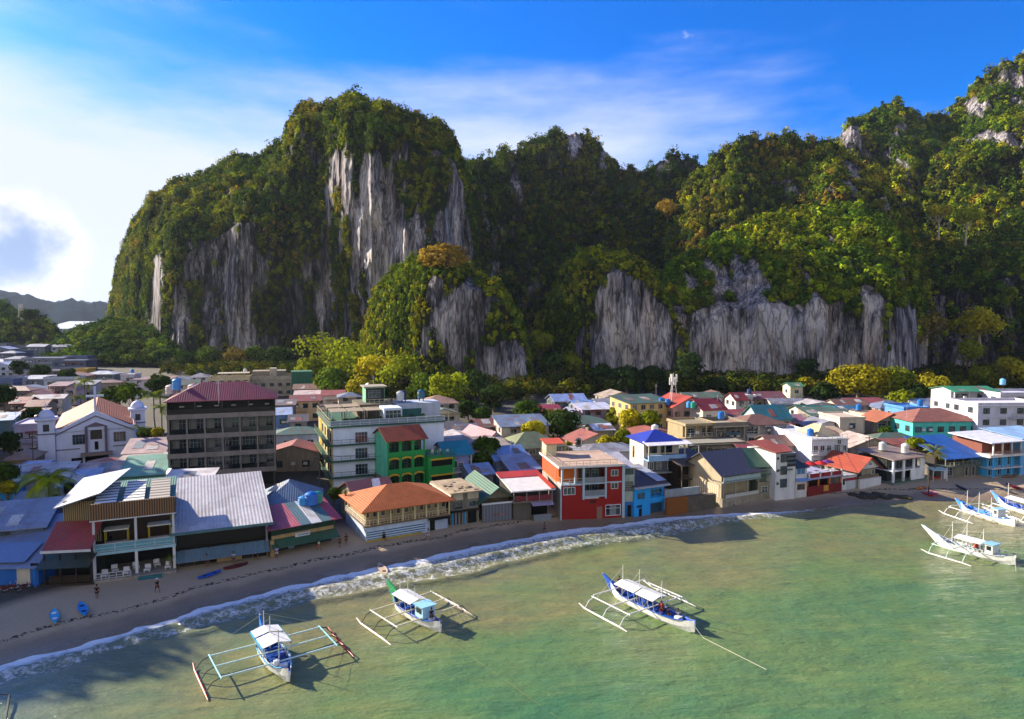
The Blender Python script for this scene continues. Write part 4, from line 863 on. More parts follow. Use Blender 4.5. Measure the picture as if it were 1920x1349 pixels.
# 9 green gabled house
b = Bld('green_gable_house', 'low house with dark green gable roof and a grey slatted fence on the sand', (904, 978), (961, 972), 12)
ze = b.z(934, 2); b.box('wall', paint('5c5244', .8, .4), .2, b.W - .2, 1.2, b.D, -.4, ze); b.roof('gy', ze, 1.9, roofm('2f5e4a', .12, .35), over=.9, wall=paint('6a6456')); autowin(b, 0, 3, 2)
fe = b.one('fence', MB().box(0, b.W * .97, -.1, .02, .1, b.z(945)), slatm('777c86', .25)); b.one('fence_cap', MB().box(-.05, b.W, -.16, .06, b.z(945), b.z(942)), flat('c3c8cf'))
lt = MB()
for i in range(9): lt.box(b.W * .34 + i * .28, b.W * .34 + i * .28 + .07, -.14, -.1, 1.0, 1.35 + .2 * (i % 2)).box(b.W * .34 + i * .28, b.W * .34 + i * .28 + .17, -.14, -.1, 1.1, 1.16)
b.one('lettering', lt, flat('8c5058'), fe); b.done()
# 10 white and red roof
b = Bld('white_red_roof_bar', 'beach bar with flat white roof edged in red beside the tall red building', (963, 974), (1036, 968), 9.5)
ze = b.z(918); zf = b.z(940)
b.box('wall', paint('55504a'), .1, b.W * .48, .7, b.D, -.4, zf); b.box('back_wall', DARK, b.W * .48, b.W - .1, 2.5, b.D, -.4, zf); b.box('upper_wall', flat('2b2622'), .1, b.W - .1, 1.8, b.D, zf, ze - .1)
b.box('floor_slab', flat('6c6660'), -.1, b.W + .1, 0, b.D, zf - .2, zf); b.one('counter', MB().box(b.W * .52, b.W - .2, .0, .25, -.3, 1.0), flat('6f767e'))
for i in range(4): x = (b.W - .15) * i / 3; b.one('post', MB().box(x, x + .15, .02, .17, zf, ze - .1), flat('77716a'))
b.rail(.1, b.W - .1, .1, zf, .9, paint('8a3040'), name='railing', n=5, solid=paint('6d2832')); b.one('awning', MB().slab([(b.W * .45, -.9, zf - .55), (b.W, -.9, zf - .55), (b.W, .2, zf - .2), (b.W * .45, .2, zf - .2)], .06), roofm('9a8fae', .1))
b.roof('shed', ze, .7, paint('c9c6c6', .6, .25), over=.4, th=.2); b.one('red_edge', MB().slab([(-.5, b.D * .72, ze + .62), (b.W + .5, b.D * .72, ze + .62), (b.W + .5, b.D + .6, ze + .95), (-.5, b.D + .6, ze + .95)], .12), roofm('a83028', .1, .4)); b.one('red_side', MB().slab([(b.W - .4, -.3, ze + .12), (b.W + .5, -.3, ze + .12), (b.W + .5, b.D * .72, ze + .62), (b.W - .4, b.D * .72, ze + .62)], .1), roofm('b43c28', .1, .4)); b.done()
# 11 tall red building
b = Bld('red_building', 'three storey crimson red building with pale balconies and an open roof terrace', (1052, 967), (1167, 960), 12.5)
z3 = b.z(874); zf1 = b.z(930); zf2 = b.z(906); RED = paint('860a08', .6, .15); GR = paint('9fb0bf', .7, .25)
b.box('wall', RED, .05, b.W - .05, .05, b.D, -.4, zf1)
xa, xb = b.xp(1092), b.xp(1136)
b.box('right_block', RED, xb, b.W - .05, .05, b.D, zf1, z3 - .1); b.box('core', flat('3b332f', .8), xa, xb, 1.7, b.D, zf1, z3 - .1); b.box('left_block', paint('c8682a'), .05, xa, 2.0, b.D, zf1, z3 - .1)
b.box('left_lower_wall', RED, .2, xa, .04, 2.0, zf1, zf2 - .1)
for zz in (zf1 - .12, zf2 - .12): b.box('balcony_slab', GR, xa, xb, -.35, 1.7, zz, zz + .2)
b.box('left_slab', GR, -.1, xa, -.2, 2.2, zf2 - .25, zf2)
for zz in (zf1, zf2): b.one('balcony_wall', MB().box(xa + .15, xb - .1, -.35, -.22, zz + .08, zz + 1.05), paint('767c84')); b.win(xa + .5, zz + .1, 1.4, 1.9, y=1.7, frame='8a949c'); b.win(xa + 2.2, zz + .1, 1.2, 1.9, y=1.7, frame='8a949c')
b.one('post', MB().box(xa, xa + .35, -.38, 0, zf1 - .5, z3 - .1), GR); b.one('post', MB().box(0, .3, -.22, .1, zf2, z3 - .1), GR); b.one('post', MB().box(xa * .62, xa * .62 + .3, -.22, .1, zf2, z3 - .1), GR); b.one('post', MB().box(xb - .15, xb + .1, -.36, .04, zf1 - .5, z3 - .1), GR); b.one('corner_pilaster', MB().box(b.W - .1, b.W + .35, -.15, .3, -.4, z3 - .1), GR); b.one('corner_trim', MB().box(-.15, .05, -.15, .1, -.4, zf2 - .3), GR)
b.rail(.3, xa, -.1, zf2, .9, paint('b9b6ae'), name='railing'); b.rail(.2, 5, 0.1, zf2, .9, paint('d0904a'), along='y', name='side_railing')
for zz in (zf1 + 1.0, zf2 + 1.0):
    xx = b.xp(1146); b.win(xx, zz, 1.3, 1.1)
b.win(.35, zf1 + .35, 2.1, 1.3, n=3, y=.04, frame='c8d4dc'); b.one('string_course', MB().box(xb + .1, b.W - .12, -.1, .04, zf2 - .1, zf2 + .1), GR)
b.one('hood', MB().box(b.W * .38, b.W * .6, -.4, .04, b.z(934), b.z(932)), WHITEM); b.one('vent', MB().box(b.W * .46, b.W * .56, -.03, .04, b.z(944), b.z(938)), flat('4a1010'))
xw = b.xp(1136); o = b.win(xw, .35, b.W - xw - .35, 1.9, n=1, frame='cfd6dc'); b.one('shutter', MB().box(xw + .75, b.W - 1.15, -.06, .04, .45, 2.2), paint('77777a')); b.one('door', MB().box(b.xp(1120), b.xp(1130), -.02, .04, -.1, 2.0), paint('8c6a58'))
b.box('roof_slab', paint('b39a88', .8, .35), -.5, b.W + .3, -.5, b.D + .2, z3 - .1, z3 + .12); b.one('roof_edge', MB().box(-.6, b.W + .4, -.62, -.5, z3 - .14, z3 + .22).box(-.62, -.5, -.5, b.D + .2, z3 - .14, z3 + .22), WHITEM)
b.rail(.2, b.W * .9, -.2, z3 + .12, .9, flat('8c8078'), name='terrace_railing'); b.rail(-.3, b.D, -.3, z3 + .12, .9, flat('8c8078'), name='terrace_side_railing', along='y'); b.rail(.2, b.W, b.D - .1, z3 + .12, 1.1, flat('8c8078'), name='terrace_back_railing')
b.box('left_wall', paint('b04a22', .7, .2), -.06, .04, 2.6, b.D, zf2, z3 - .1); b.box('left_lower_side', paint('9a8f86'), -.05, .045, .1, b.D, -.4, zf2 - .3)  # left wall paint turned orange to carry the warm sunlight on that side
b.one('stair_house', MB().box(-.2, 1.7, b.D - 3.4, b.D - .3, z3 + .12, z3 + 2.4), paint('cbbf9c')); b.one('stair_roof', MB().slab([(-.5, b.D - 3.8, z3 + 2.35), (3.2, b.D - 3.8, z3 + 2.35), (3.2, b.D, z3 + 2.75), (-.5, b.D, z3 + 2.75)], .1), roofm('c8502e', .1)); b.done(); REDB = b
# 12 / 13
b = Bld('narrow_grey_house', 'narrow pale grey house with peeling blue ground floor beside the red building', (1170, 959), (1189, 958), 9)
zt = b.z(876); b.box('wall', paint('9aa39c', .8, .45), 0, b.W, 0, b.D, 2.6, zt); b.box('lower_wall', paint('2a6fae', .8, .4), 0, b.W, .03, b.D, -.4, 2.6); b.win(.15, b.z(890), 1.5, 1.1, n=2, frame='30383a'); b.one('grille', MB().box(.1, b.W - .25, -.1, 0, b.z(921), b.z(903)), slatm('777a70', .3, 'Z')); b.one('doorway', MB().box(.6, 1.3, -.03, .03, -.1, 2.0), DARK); b.roof('shed', zt, .8, roofm('a8a8b4', .2), over=.4); b.done()
b = Bld('azure_house', 'small azure blue two storey house with a rusty corrugated roof on the sand', (1189, 959), (1249, 950), 8)
zt = b.z(908); AZ = paint('1f8fd6', .7, .2); xm = b.W * .5
b.box('wall', AZ, 0, xm, 0, b.D, -.4, zt - .15); b.box('right_wall', AZ, xm, b.W, .6, b.D, -.4, zt - .15); b.box('right_floor', AZ, xm, b.W, 0, .6, 2.0, 2.9)
b.win(.6, 2.9, 1.6, 1.2, frame='1c86c8'); b.win(xm + .5, 2.95, 2.4, 1.3, n=3, frame='2b93d2', y=.6); b.win(.5, 1.45, 1.1, .5, frame='1660a0', n=1); b.one('doorway', MB().box(1.0, 1.6, -.03, 0, -.2, 1.3), DARK); b.one('door', MB().box(xm + .4, b.W - .6, .5, .6, -.3, 1.7), flat('20405a'))
b.rail(xm + .1, b.W, .05, 2.9, .8, AZ, name='railing'); b.one('lower_roof', MB().slab([(-.3, -.9, zt - .3), (b.W + .3, -.9, zt - .3), (b.W + .3, .2, zt), (-.3, .2, zt)], .1), paint('b0aca4')); b.roof('shed', zt, 1.5, roofm('3f3a40', .75, .5), over=.4); b.one('silver_panel', MB().slab([(b.W * .75, .4, zt + .28), (b.W + .3, .4, zt + .28), (b.W + .3, b.D, zt + 1.62), (b.W * .75, b.D, zt + 1.62)], .05), roofm('b4b8c4', .1)); b.done()
# 14 blue hip roofed house on stilts behind
b = Bld('blue_roof_house', 'white three storey house with a vivid blue hipped roof and pale blue balcony', (1216, 832), (1283, 829), 9, zr=10.4)
zt = 10.4 - b.z0; zb = b.z(853); zc = b.z(862); zd = b.z(884)
b.box('wall', paint('c9c1ae'), 0, b.W, 2.2, b.D, -1, zt - .1); b.box('mid_wall', paint('5b5f6a'), .1, b.W * .78, .5, 2.2, zd, zc); b.box('red_wall', paint('98261e'), b.W * .78, b.W, .5, 2.2, zd, zc); b.box('low_wall', flat('25211f'), .2, b.W, .8, 2.2, -1, zd - .2)
b.box('balcony', paint('8eb0dc'), -.1, b.W + .3, -.4, .0, zc, zb); b.box('balcony_slab', paint('8eb0dc'), -.1, b.W + .3, -.4, 2.2, zc - .2, zc); b.box('lower_slab', paint('7d8484'), -.5, b.W + .3, -.8, 2.2, zd - .2, zd)
for x in (0, b.W * .45, b.W): b.one('post', MB().box(x - .1, x + .1, -.3, -.1, zb, zt - .1), paint('b0a898'))
for x in (.4, 2.0, 4.2): b.win(x, zd + .3, .9, 1.5, y=.5, n=2)
b.win(.6, zc + .9, 2.2, 1.4, y=2.2, frame='50402e'); b.win(3.6, zc + .9, 2.4, 1.4, y=2.2, frame='50402e'); b.win(7.4, zc - .8, .8, 2.4, 'L', frame='77705c', n=1)
b.roof('hip', zt, 1.8, roofm('1c35a0', .08, .4), y0=1.2, over=.7); b.one('porch_roof', MB().slab([(-.6, -1.0, zt - .25), (b.W + 1.2, -1.0, zt - .2), (b.W + 1.2, 1.6, zt + .15), (-.6, 1.6, zt + .15)], .1), paint('cfcdd6')); b.done()
b = Bld('lean_to_shack', 'dark cluttered shack below the concrete ruin, right of the blue roofed house', (1278, 918), (1336, 912), 8, zr=2.2)
b.box('wall', flat('241f1c', .9, .1, 'dk'), 0, b.W, 1.2, b.D, -.8, 5.6); b.box('floor_slab', DARKW, 0, b.W, 0, b.D, 2.6, 2.8)
for i in range(5): b.one('post', MB().box((b.W - .12) * i / 4, (b.W - .12) * i / 4 + .12, 0, .12, -.8, 5.5), flat('5c5248'))
b.roof('shed', 5.6, 1.2, roofm('4e4a48', .5, .4), over=.5); b.rail(0, b.W, .1, 2.8, .8, flat('6a6058')); b.done()
# 15 retaining wall with rust sheets
b = Bld('rusty_sea_wall', 'rusty brown sheet and boulder sea wall between the azure house and the gabled house', (1250, 955), (1343, 944), 2.2, cat='wall')
b.box('rust_sheet', flat('7a4a22', .9, .2, 'rust'), 0, b.W * .42, 0, .4, -.6, b.z(930)); b.box('stone_wall', conc('5e564c'), b.W * .42, b.W, .1, 1.2, -.6, b.z(932)); b.box('upper_wall', paint('9097a0'), .5, b.W * .75, 1.3, 1.6, .5, b.z(918)); b.done()
# 16 gabled house of timber and concrete
b = Bld('grey_gable_house', 'timber and concrete house with grey shingled gable roof and sunlit cream end wall', (1352, 942), (1420, 931), 10)
ze = b.z(883); zf = b.z(898); CRM = paint('a89a80', .8, .35)
b.box('wall', CRM, 0, b.W, 2.0, b.D, -.4, ze); b.box('side_wall', CRM, 0, .25, 0, 2.0, -.4, ze); b.box('floor_slab', flat('7c8a8c'), 0, b.W + .4, -.5, 2.0, zf - .35, zf - .1)
b.box('sea_wall', conc('8d8676'), -.1, b.W + 2.6, -.5, .3, -.6, 1.3); b.one('counter', MB().box(.8, b.W, -.35, -.1, 1.3, 1.9), flat('a9a8a0'))
for i in range(4): x = .25 + (b.W - .4) * i / 3; b.one('post', MB().box(x, x + .18, -.3, -.12, 1.3, ze - .1), flat('8c8a84'))
b.rail(.2, b.W + .3, -.35, zf - .1, .8, flat('a8b8bc'), name='railing', solid=flat('8ea0a6')); b.win(1.2, zf + .1, 2.2, 1.2, y=2.0, frame='4a3c30'); b.win(4.4, zf + .1, 2.0, 1.2, y=2.0, frame='4a3c30')
b.roof('gx', ze, 3.0, flat('5c5a66', .8, .2, 'shingle'), over=.7, wall=CRM); b.one('cream_cladding', MB().box(-.05, 0, .6, b.D - .4, 1.4, 3.6), slatm('c4b69a', .5, 'Y', c2='7c7260')); b.done()
b = Bld('green_roof_annex', 'green roofed annex with a narrow veranda joined behind the grey gabled house', (1422, 930), (1450, 929), 9)
ze = b.z(872); b.box('wall', paint('68806e', .8, .4), 0, b.W, 1, b.D, -.4, ze); b.box('lower_wall', paint('8c8674', .8, .4), -.1, b.W, 0, 1, -.4, 3.0); b.box('slab', flat('5b6e66'), -1.0, b.W + .2, -.5, 1, ze - 1.6, ze - 1.45); b.rail(-1, b.W, -.4, ze - 1.45, .7, paint('9fb5b0')); b.roof('gx', ze, 2.4, roofm('38604e', .1, .4), x0=-3.4, over=.5, wall=paint('68806e')); b.win(.6, .6, 1.2, 1.6); b.done()
# 17 tall white house
b = Bld('tall_white_house', 'narrow three storey white house with a small orange roof slab at the water edge', (1453, 933), (1490, 929), 8)
zt = b.z(850); b.box('wall', WHITEM, 0, b.W, 0, b.D, -.5, zt); b.one('roof', MB().slab([(-.2, -.2, zt + .25), (b.W * .75, -.2, zt + .35), (b.W, b.D, zt + 1.2), (-.2, b.D, zt + 1.0)], .12), roofm('8c4434', .3)); b.one('blind_wall', MB().box(b.W * .58, b.W + .02, -.06, 0, zt - 2.6, zt - .1), slatm('4a525c', .8, 'Z'))
for pz in (886, 910, 863): z_ = b.z(pz + 4); b.win(1.1, z_, 1.5, 1.6, n=2, frame='3c464c'); b.win(.3, z_ + .6, .4, .45, n=1, frame='22282c')
b.one('hood', MB().box(.8, b.W - .8, -.3, 0, b.z(882), b.z(880)), flat('46505a')); b.done()
b = Bld('white_annex', 'two storey white annex with blue curtained window beside the tall white house', (1491, 928), (1512, 926), 7)
zt = b.z(876); b.box('wall', WHITEM, 0, b.W, 0, b.D, -.5, zt); b.win(.15, b.z(890), 2.0, 1.3, pane=flat('2a6a9a', .3, .4, 'curtain')); b.win(.4, 1.4, 1.7, 1.1, frame='8a4a20'); b.roof('shed', zt, 1.6, roofm('33363c', .2, .5), over=.3); b.one('awning', MB().slab([(-.2, -.9, b.z(900)), (b.W + .2, -.9, b.z(900)), (b.W + .2, 0, b.z(897)), (-.2, 0, b.z(897))], .06), paint('6a8fc8')); b.done()
# 18 red terrace restaurant
b = Bld('red_terrace_restaurant', 'open fronted restaurant with dark red walls and a roof terrace of red parasols', (1513, 926), (1577, 917), 9)
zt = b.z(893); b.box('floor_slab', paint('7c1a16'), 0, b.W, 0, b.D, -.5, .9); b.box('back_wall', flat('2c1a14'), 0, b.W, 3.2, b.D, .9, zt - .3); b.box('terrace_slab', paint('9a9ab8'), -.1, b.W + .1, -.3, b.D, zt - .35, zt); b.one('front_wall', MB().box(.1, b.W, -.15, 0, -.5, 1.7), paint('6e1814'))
for i in range(4): x = (b.W - .3) * i / 3; b.one('post', MB().box(x, x + .28, .0, .28, .9, zt - .35), paint('b86a2c'))
b.one('terrace_wall', MB().box(0, b.W, -.28, -.1, zt, zt + .75), paint('8a1f24'))
for i in range(4): x = (b.W - .35) * i / 3; b.one('pier', MB().box(x, x + .35, -.32, -.06, zt, zt + 1.0), WHITEM)
sgn = b.one('signboard', MB().box(b.W * .46, b.W * .6, -.22, -.15, .5, 1.6), paint('c08a3a')); b.done(); REDT = b
for i in range(4):
    X, Y = b.world(b.W * (.14 + .26 * i), 2.2 + .5 * (i % 2)); e = empty('parasol', (X, Y, b.z0 + zt)); tag(e, ['red parasol at the left end of the roof terrace', 'red parasol second from the left on the roof terrace', 'red parasol third from the left on the roof terrace', 'purple parasol at the right end of the roof terrace'][i], 'parasol', 'parasols on the roof terrace')
    MB().tube([(0, 0, 0), (0, 0, 2.3)], .04).build('pole', WHITEM, e); MB().lathe([(1.25, 1.85), (1.2, 1.92), (.6, 2.2), (.02, 2.42)], 10).build('canopy', flat('b01c20' if i < 3 else '5a2a6a', .7), e)
    t = empty('table', (X + 1.0, Y - .6, b.z0 + zt)); tag(t, ['small white table under the leftmost terrace parasol', 'small white table under the second terrace parasol', 'small white table under the third terrace parasol', 'small white table under the purple terrace parasol'][i], 'table', 'tables on the roof terrace')
    MB().lathe([(.45, .7), (.45, .75), (.01, .76)], 12).build('tabletop', WHITEM, t); MB().tube([(0, 0, 0), (0, 0, .71)], .05).build('pedestal', WHITEM, t)
# white house behind the terrace
b = Bld('white_balcony_house', 'broad white three storey house with arched window behind the red parasols', (1522, 826), (1590, 824), 10, zr=9.0)
zt = 9.0 - b.z0; b.box('wall', paint('b9bcc8', .7, .25), 0, b.W, 0, b.D, -.8, zt); x = 0
for k, zz in enumerate((zt - 3.0, zt - 6.0)):
    for i in range(3): b.win(.4 + i * 1.5, zz + .5, 1.1, 1.4)
    b.win(b.W * .62, zz + .4, 1.4, 1.6 if k == 0 else 1.3, n=3); b.win(b.W * .86, zz + .5, .9, 1.3)
b.one('arch', MB().lathe([(.7, 0), (.7, .1), (.01, .1)], 16).poly([], []), WHITEM).rotation_euler = (math.pi / 2, 0, 0)
b.root.children[-1].location = (b.W * .62 + .7, 0, zt - 1.0)
b.one('balcony_slab', MB().box(-.2, b.W * .6, -.9, 0, zt - 3.1, zt - 2.9), WHITEM); b.rail(-.2, b.W * .58, -.8, zt - 2.9, .9, WHITEM); b.one('cornice', MB().box(-.1, b.W + .1, -.25, b.D, zt, zt + .25), WHITEM); b.rail(.2, b.W - .2, 0, zt + .25, .9, flat('7a8088'), name='roof_railing')
b.roof('hip', zt + .6, 1.8, roofm('c9b48c', .15), x0=b.W * .35, x1=b.W * .95, y0=2.5, over=.2, name='cream_roof'); b.done(); WBH = b
X, Y = b.world(2.2, 4); tank((X, Y, b.z0 + zt + .25), .7, 1.5, BLUEP, 'blue water tank on the flat roof of the broad white house')
house('tall plain white house with a stepped sunlit side wall next to the arched window house', 1482, 1522, 815, 6.8, 9, 8, 'c8cedc', 'flat', 'b8b8be', .5, name='white_house', rt='f', nw=1)
# 19
b = Bld('white_gate_house', 'low white beach annex with a white gate and maroon band beside the terrace restaurant', (1578, 917), (1606, 913), 6)
zt = b.z(893); b.box('wall', WHITEM, 0, b.W, 0, b.D, -.5, zt); b.one('band', MB().box(.9, b.W - .1, -.06, 0, zt - .9, zt - .35), paint('8a2028')); b.one('gate', MB().box(1.1, b.W - .4, -.08, 0, -.1, 1.7), slatm('d5dbe2', .3)); b.one('doorway', MB().box(.3, .8, -.04, 0, 1.0, 2.2), DARK); b.one('roof', MB().box(-.1, b.W + .1, -.1, b.D, zt, zt + .2), conc('a9a9b0')); b.done()
# 20
b = Bld('orange_gable_house', 'small house with orange red roof and white front gable above a white sea wall', (1611, 914), (1648, 908), 8)
ze = b.z(878); b.box('sea_wall', WHITEM, -.2, b.W + .2, -.3, .1, -.6, 1.75); b.box('wall', paint('8f8a78'), 0, b.W, .9, b.D, -.5, ze); b.box('floor', flat('8a8272'), 0, b.W, .1, .9, -.5, 1.7)
b.win(.3, 1.9, 1.4, 1.2, y=.9, frame='5c4434'); b.win(b.W - 1.2, 2.1, .9, 1.0, y=.9); b.one('railing', MB().box(0, b.W, .1, .2, 1.7, 2.3), flat('6e5c48')); b.roof('gy', ze, 2.2, roofm('9a4028', .35, .5), x0=-.4, over=.6, wall=WHITEM); b.win(b.W * .45, ze + .5, .8, .7, y=0); b.done()
# 21
b = Bld('white_frame_house', 'two storey white framed house with deep dark openings and a flat weathered roof', (1674, 908), (1733, 899), 8)
zt = b.z(858); zf = b.z(880); FW = paint('d6d9de'); b.box('wall', flat('20241f'), .2, b.W - .2, 1.5, b.D, -.4, zt - .2); b.box('lower_slab', FW, 0, b.W, 0, b.D, zf - .2, zf); b.box('base_slab', conc('6f7a72'), -.6, b.W, -.6, b.D, -.6, .3)
for i in range(4):
    x = (b.W - .5) * i / 3; b.one('post', MB().box(x, x + .5, 0, .3, .3, zf - .2), FW); b.one('upper_post', MB().box(x, x + .5, 0, .3, zf, zt - .2), FW)
b.one('panel', MB().box(b.W * .56, b.W, .05, .2, .3, zf - .2), FW); b.one('side_panel', MB().box(b.W * .86, b.W, .05, .2, zf, zt - .2), FW)
for i in range(3): b.win(.6 + i * (b.W - .5) / 3, zf + .1, (b.W - 2.4) / 3, zt - zf - .5, y=1.5, frame='6a7074')
b.roof('shed', zt, .7, roofm('8b7c74', .5, .5), over=.5, th=.2); b.rail(.6, b.W * .5, -.4, .3, .8, flat('4a5a4c')); b.done()
X, Y = b.world(b.W * .8, 3); tank((X, Y, b.z0 + zt + .1), .75, 2.0, flat('d5d2ce', .5, .4, 'wt'), 'white water tank on the roof of the white framed house')
# 23
b = Bld('blue_canopy_restaurant', 'beach restaurant with a bright blue sloping roof and worn white lower rooms', (1772, 899), (1838, 893), 9)
zt = b.z(856); zf = b.z(874); b.box('wall', paint('6e6a60', .8, .5), 0, b.W, .6, b.D, -.5, zf - .1); b.box('floor_slab', flat('4f5c58'), -.1, b.W + .1, -.1, b.D, zf - .1, zf + .1); b.box('upper_wall', flat('2f2a24'), .3, b.W - .3, 2.6, b.D, zf + .1, zt - .1)
for i in range(5): x = (b.W - .15) * i / 4; b.one('post', MB().box(x, x + .15, .0, .15, zf, zt - .1), flat('7a7468'))
b.rail(.1, b.W, .05, zf + .1, .8, flat('8a9488')); b.win(.8, .4, 1.8, 1.8, y=.6, frame='9aa0a0'); b.win(b.W * .62, .1, .9, 2.0, y=.6, frame='b0b0aa', kind='door', n=1); b.win(b.W * .82, .1, .9, 2.0, y=.6, frame='b0b0aa', kind='door', n=1); b.one('pier', MB().box(-.1, .9, .2, .6, -.5, zf - .1), WHITEM)
b.roof('shed', zt, 2.6, roofm('2460b0', .06, .4), over=.7); b.one('brown_side_roof', MB().slab([(b.W + .72, -.7, zt - .1), (b.W + 2.0, -.7, zt - .8), (b.W + 2.0, b.D, zt + 1.6), (b.W + .72, b.D, zt + 2.6)], .08), roofm('7a5a48', .5)); b.done()
# 24
b = Bld('blue_white_hotel', 'three storey sky blue and white guest house with open upper gallery at the right', (1858, 896), (1911, 891), 9)
zs = [b.z(876), b.z(854), b.z(828)]; BL = paint('3f9fd8', .7, .2); b.box('wall', BL, 0, b.W, 1.0, b.D, -.5, zs[1] - .2); b.box('slab', WHITEM, -.3, b.W + .3, -.5, b.D, zs[0] - .2, zs[0]); b.box('upper_slab', WHITEM, -1.2, b.W + .3, -.6, b.D, zs[1] - .2, zs[1] + .3); b.box('top_wall', paint('7a4638'), 0, b.W, 2.2, b.D, zs[1] + .3, zs[2])
for z0_, z1_ in ((-.3, zs[0] - .2), (zs[0], zs[1] - .2), (zs[1] + .3, zs[2])):
    for i in range(4): x = (b.W - .25) * i / 3; b.one('post', MB().box(x, x + .25, -.3, -.05, z0_, z1_), BL if z1_ < zs[1] else WHITEM)
for k in (0, 1):
    for i in range(3): b.win(.3 + i * b.W / 3, (0.1, zs[0] + .1)[k], b.W / 3 * .55, 1.9, y=1.0, frame='8ac4e8')
b.rail(-1, b.W, -.4, zs[1] + .3, .8, flat('8a5a4a')); b.rail(.1, b.W, -.35, -.35, .5, WHITEM); b.one('roof', MB().slab([(-1.4, -1.0, zs[2] + .1), (b.W + .6, -1.0, zs[2] + .1), (b.W + .6, b.D, zs[2] + .8), (-1.4, b.D, zs[2] + .8)], .2), paint('c5c8d8')); b.done()
b = Bld('pale_blue_house', 'pale blue house cut by the right edge of the photo', (1913, 891), (1985, 885), 9)
zt = b.z(820); b.box('wall', paint('6fa6d8'), 0, b.W, 0, b.D, -.5, zt); autowin(b, 0, 3, 3); autowin(b, 3.2, 6, 3); b.roof('shed', zt, .8, roofm('8fb4dc', .1), over=.4); b.done()
# ---------------------------------------------------------------- landmarks behind the beach row
def GA(px, py, z): return G(px, py, z)
# black balcony hotel
b = Bld('balcony_hotel', 'dark six storey hotel with rows of glazed balconies under a crimson hipped roof', (312, 753), (515, 746), 11, zr=19.0)
zt = 19.0 - b.z0; FR = paint('7d7672', .8, .35); sh = (zt + .3) / 5.25
lev = [b.z(p) for p in (884, 850, 815, 778)]
b.box('core', flat('0f1314', .6, .3, 'dark_core'), .3, b.W - .3, 1.5, b.D, -.5, zt - .1); b.box('side_wall', flat('2a2725', .8), 0, .3, 0, b.D, -.5, zt - .1); b.box('side_wall', flat('2a2725', .8), b.W - .3, b.W, 0, b.D, -.5, zt - .1)
for k, z_ in enumerate(lev): b.one('floor_band', MB().box(-.1, b.W + .1, -.12, 1.5, z_ - .55, z_ + .35), FR)
for k in range(3):
    z0_, z1_ = lev[k] + .35, lev[k + 1] - .55
    for i in range(7): x = .1 + (b.W - .4) * i / 6; b.one('pilaster', MB().box(x, x + .25, -.05, .3, z0_, z1_), FR)
    for i in range(6):
        x = .35 + (b.W - .4) * i / 6; wd = (b.W - .4) / 6 - .3; b.win(x + .1, z0_ + .1, wd - .2, z1_ - z0_ - .25, n=4, y=1.5, frame='8b8f90')
        q = MB().box(x, x + wd, .02, .06, z0_ + .05, z0_ + .95); b.one('balustrade', q, flat('131c20', .12, .6, 'smoked_glass'))
        if random.random() < .7: b.one('curtain', MB().box(x + .3, x + wd * .5, 1.36, 1.41, z0_ + .3, z1_ - .3), paint('6d6f6c'))
b.box('terrace_rail', flat('161515', .6), 0, b.W, -.05, .08, lev[3] + .35, lev[3] + 1.3)
for i in range(5): x = (b.W - .2) * i / 4; b.one('post', MB().box(x, x + .2, 0, .2, lev[3] + .35, zt - .1), flat('3a3634'))
for i in range(6): b.one('stool', MB().box(2 + i * 3, 2.8 + i * 3, .9, 1.4, zt - 1.35, zt - 1.15), paint('a8a49c'))
for i in range(5): x = (b.W - .5) * i / 4; b.one('column', MB().box(x, x + .45, .1, .5, -.5, lev[0] - .55), conc('5c564e'))
b.roof('hip', zt, 2.9, roofm('7a2a3a', .2, .4), over=.5); b.done(); HOTEL = b
X, Y = b.world(1.0, 6); tank((X, Y, b.z0 + zt + .9), .8, 2.2, flat('3f8fd0', .4, .5, 'lt'), 'pale blue water tank at the left end of the crimson hotel roof', legs=.6)
for k, x in enumerate((-.6, 3.4, 6.2)):
    X, Y = b.world(x, 9.5); tank((X, Y, b.z0 + zt + .4), .9, 1.8, flat('c9b8b4', .5, .4, 'pt'), ['leftmost pinkish water tank behind the crimson hotel roof', 'middle pinkish water tank behind the crimson hotel roof', 'rightmost pinkish water tank behind the crimson hotel roof'][k], group='tanks behind the hotel roof')
# white and green guest house with roof garden
b = Bld('roof_garden_hotel', 'white four storey hotel with green trim, a yellow lit side wall and a roof garden', (621, 803), (832, 791), 23, zr=13.4)
zt = 13.4 - b.z0; BW = paint('c6d4ea', .7, .2); GT = paint('2c5a4a')
b.box('wall', BW, .3, b.W, .05, b.D, -1, zt); b.box('side_wall', paint('a59a72', .7, .35), 0, .3, 0, b.D, -1, zt - .2)  # side wall paint holds the yellow of sunlight falling on it
fl = [b.z(p, 3) for p in (893, 863, 833)]
for z_ in fl:
    b.one('balcony_slab', MB().box(-.2, b.W * .72, -.85, .05, z_ - .2, z_), GT); b.rail(0, b.W * .62, -.75, z_, 1.0, flat('3a4650'), n=8); b.win(b.W * .2, z_ + .1, 2.4, 2.1, n=4, frame='8fa6c0'); b.win(b.W * .55, z_ + 1.5, .5, .5, n=1, frame='2c3640')
    b.one('side_slab', MB().box(-1.0, 0, -.2, b.D - .3, z_ - .22, z_), GT)
    for i in range(5): b.win(2 + i * 4.4, z_ + .5, 1.6, 1.6, 'L', n=2, frame='3a3c30')
    b.rail(0, b.D - .5, -.95, z_, .9, flat('55603a'), n=12, along='y', name='side_railing')
b.one('yellow_panel', MB().box(-.08, 0, b.D * .72, b.D * .9, .5, zt - .6), paint('b88f1c'))
b.one('cornice', MB().box(-.5, b.W + .2, -.5, b.D, zt, zt + .25), GT)
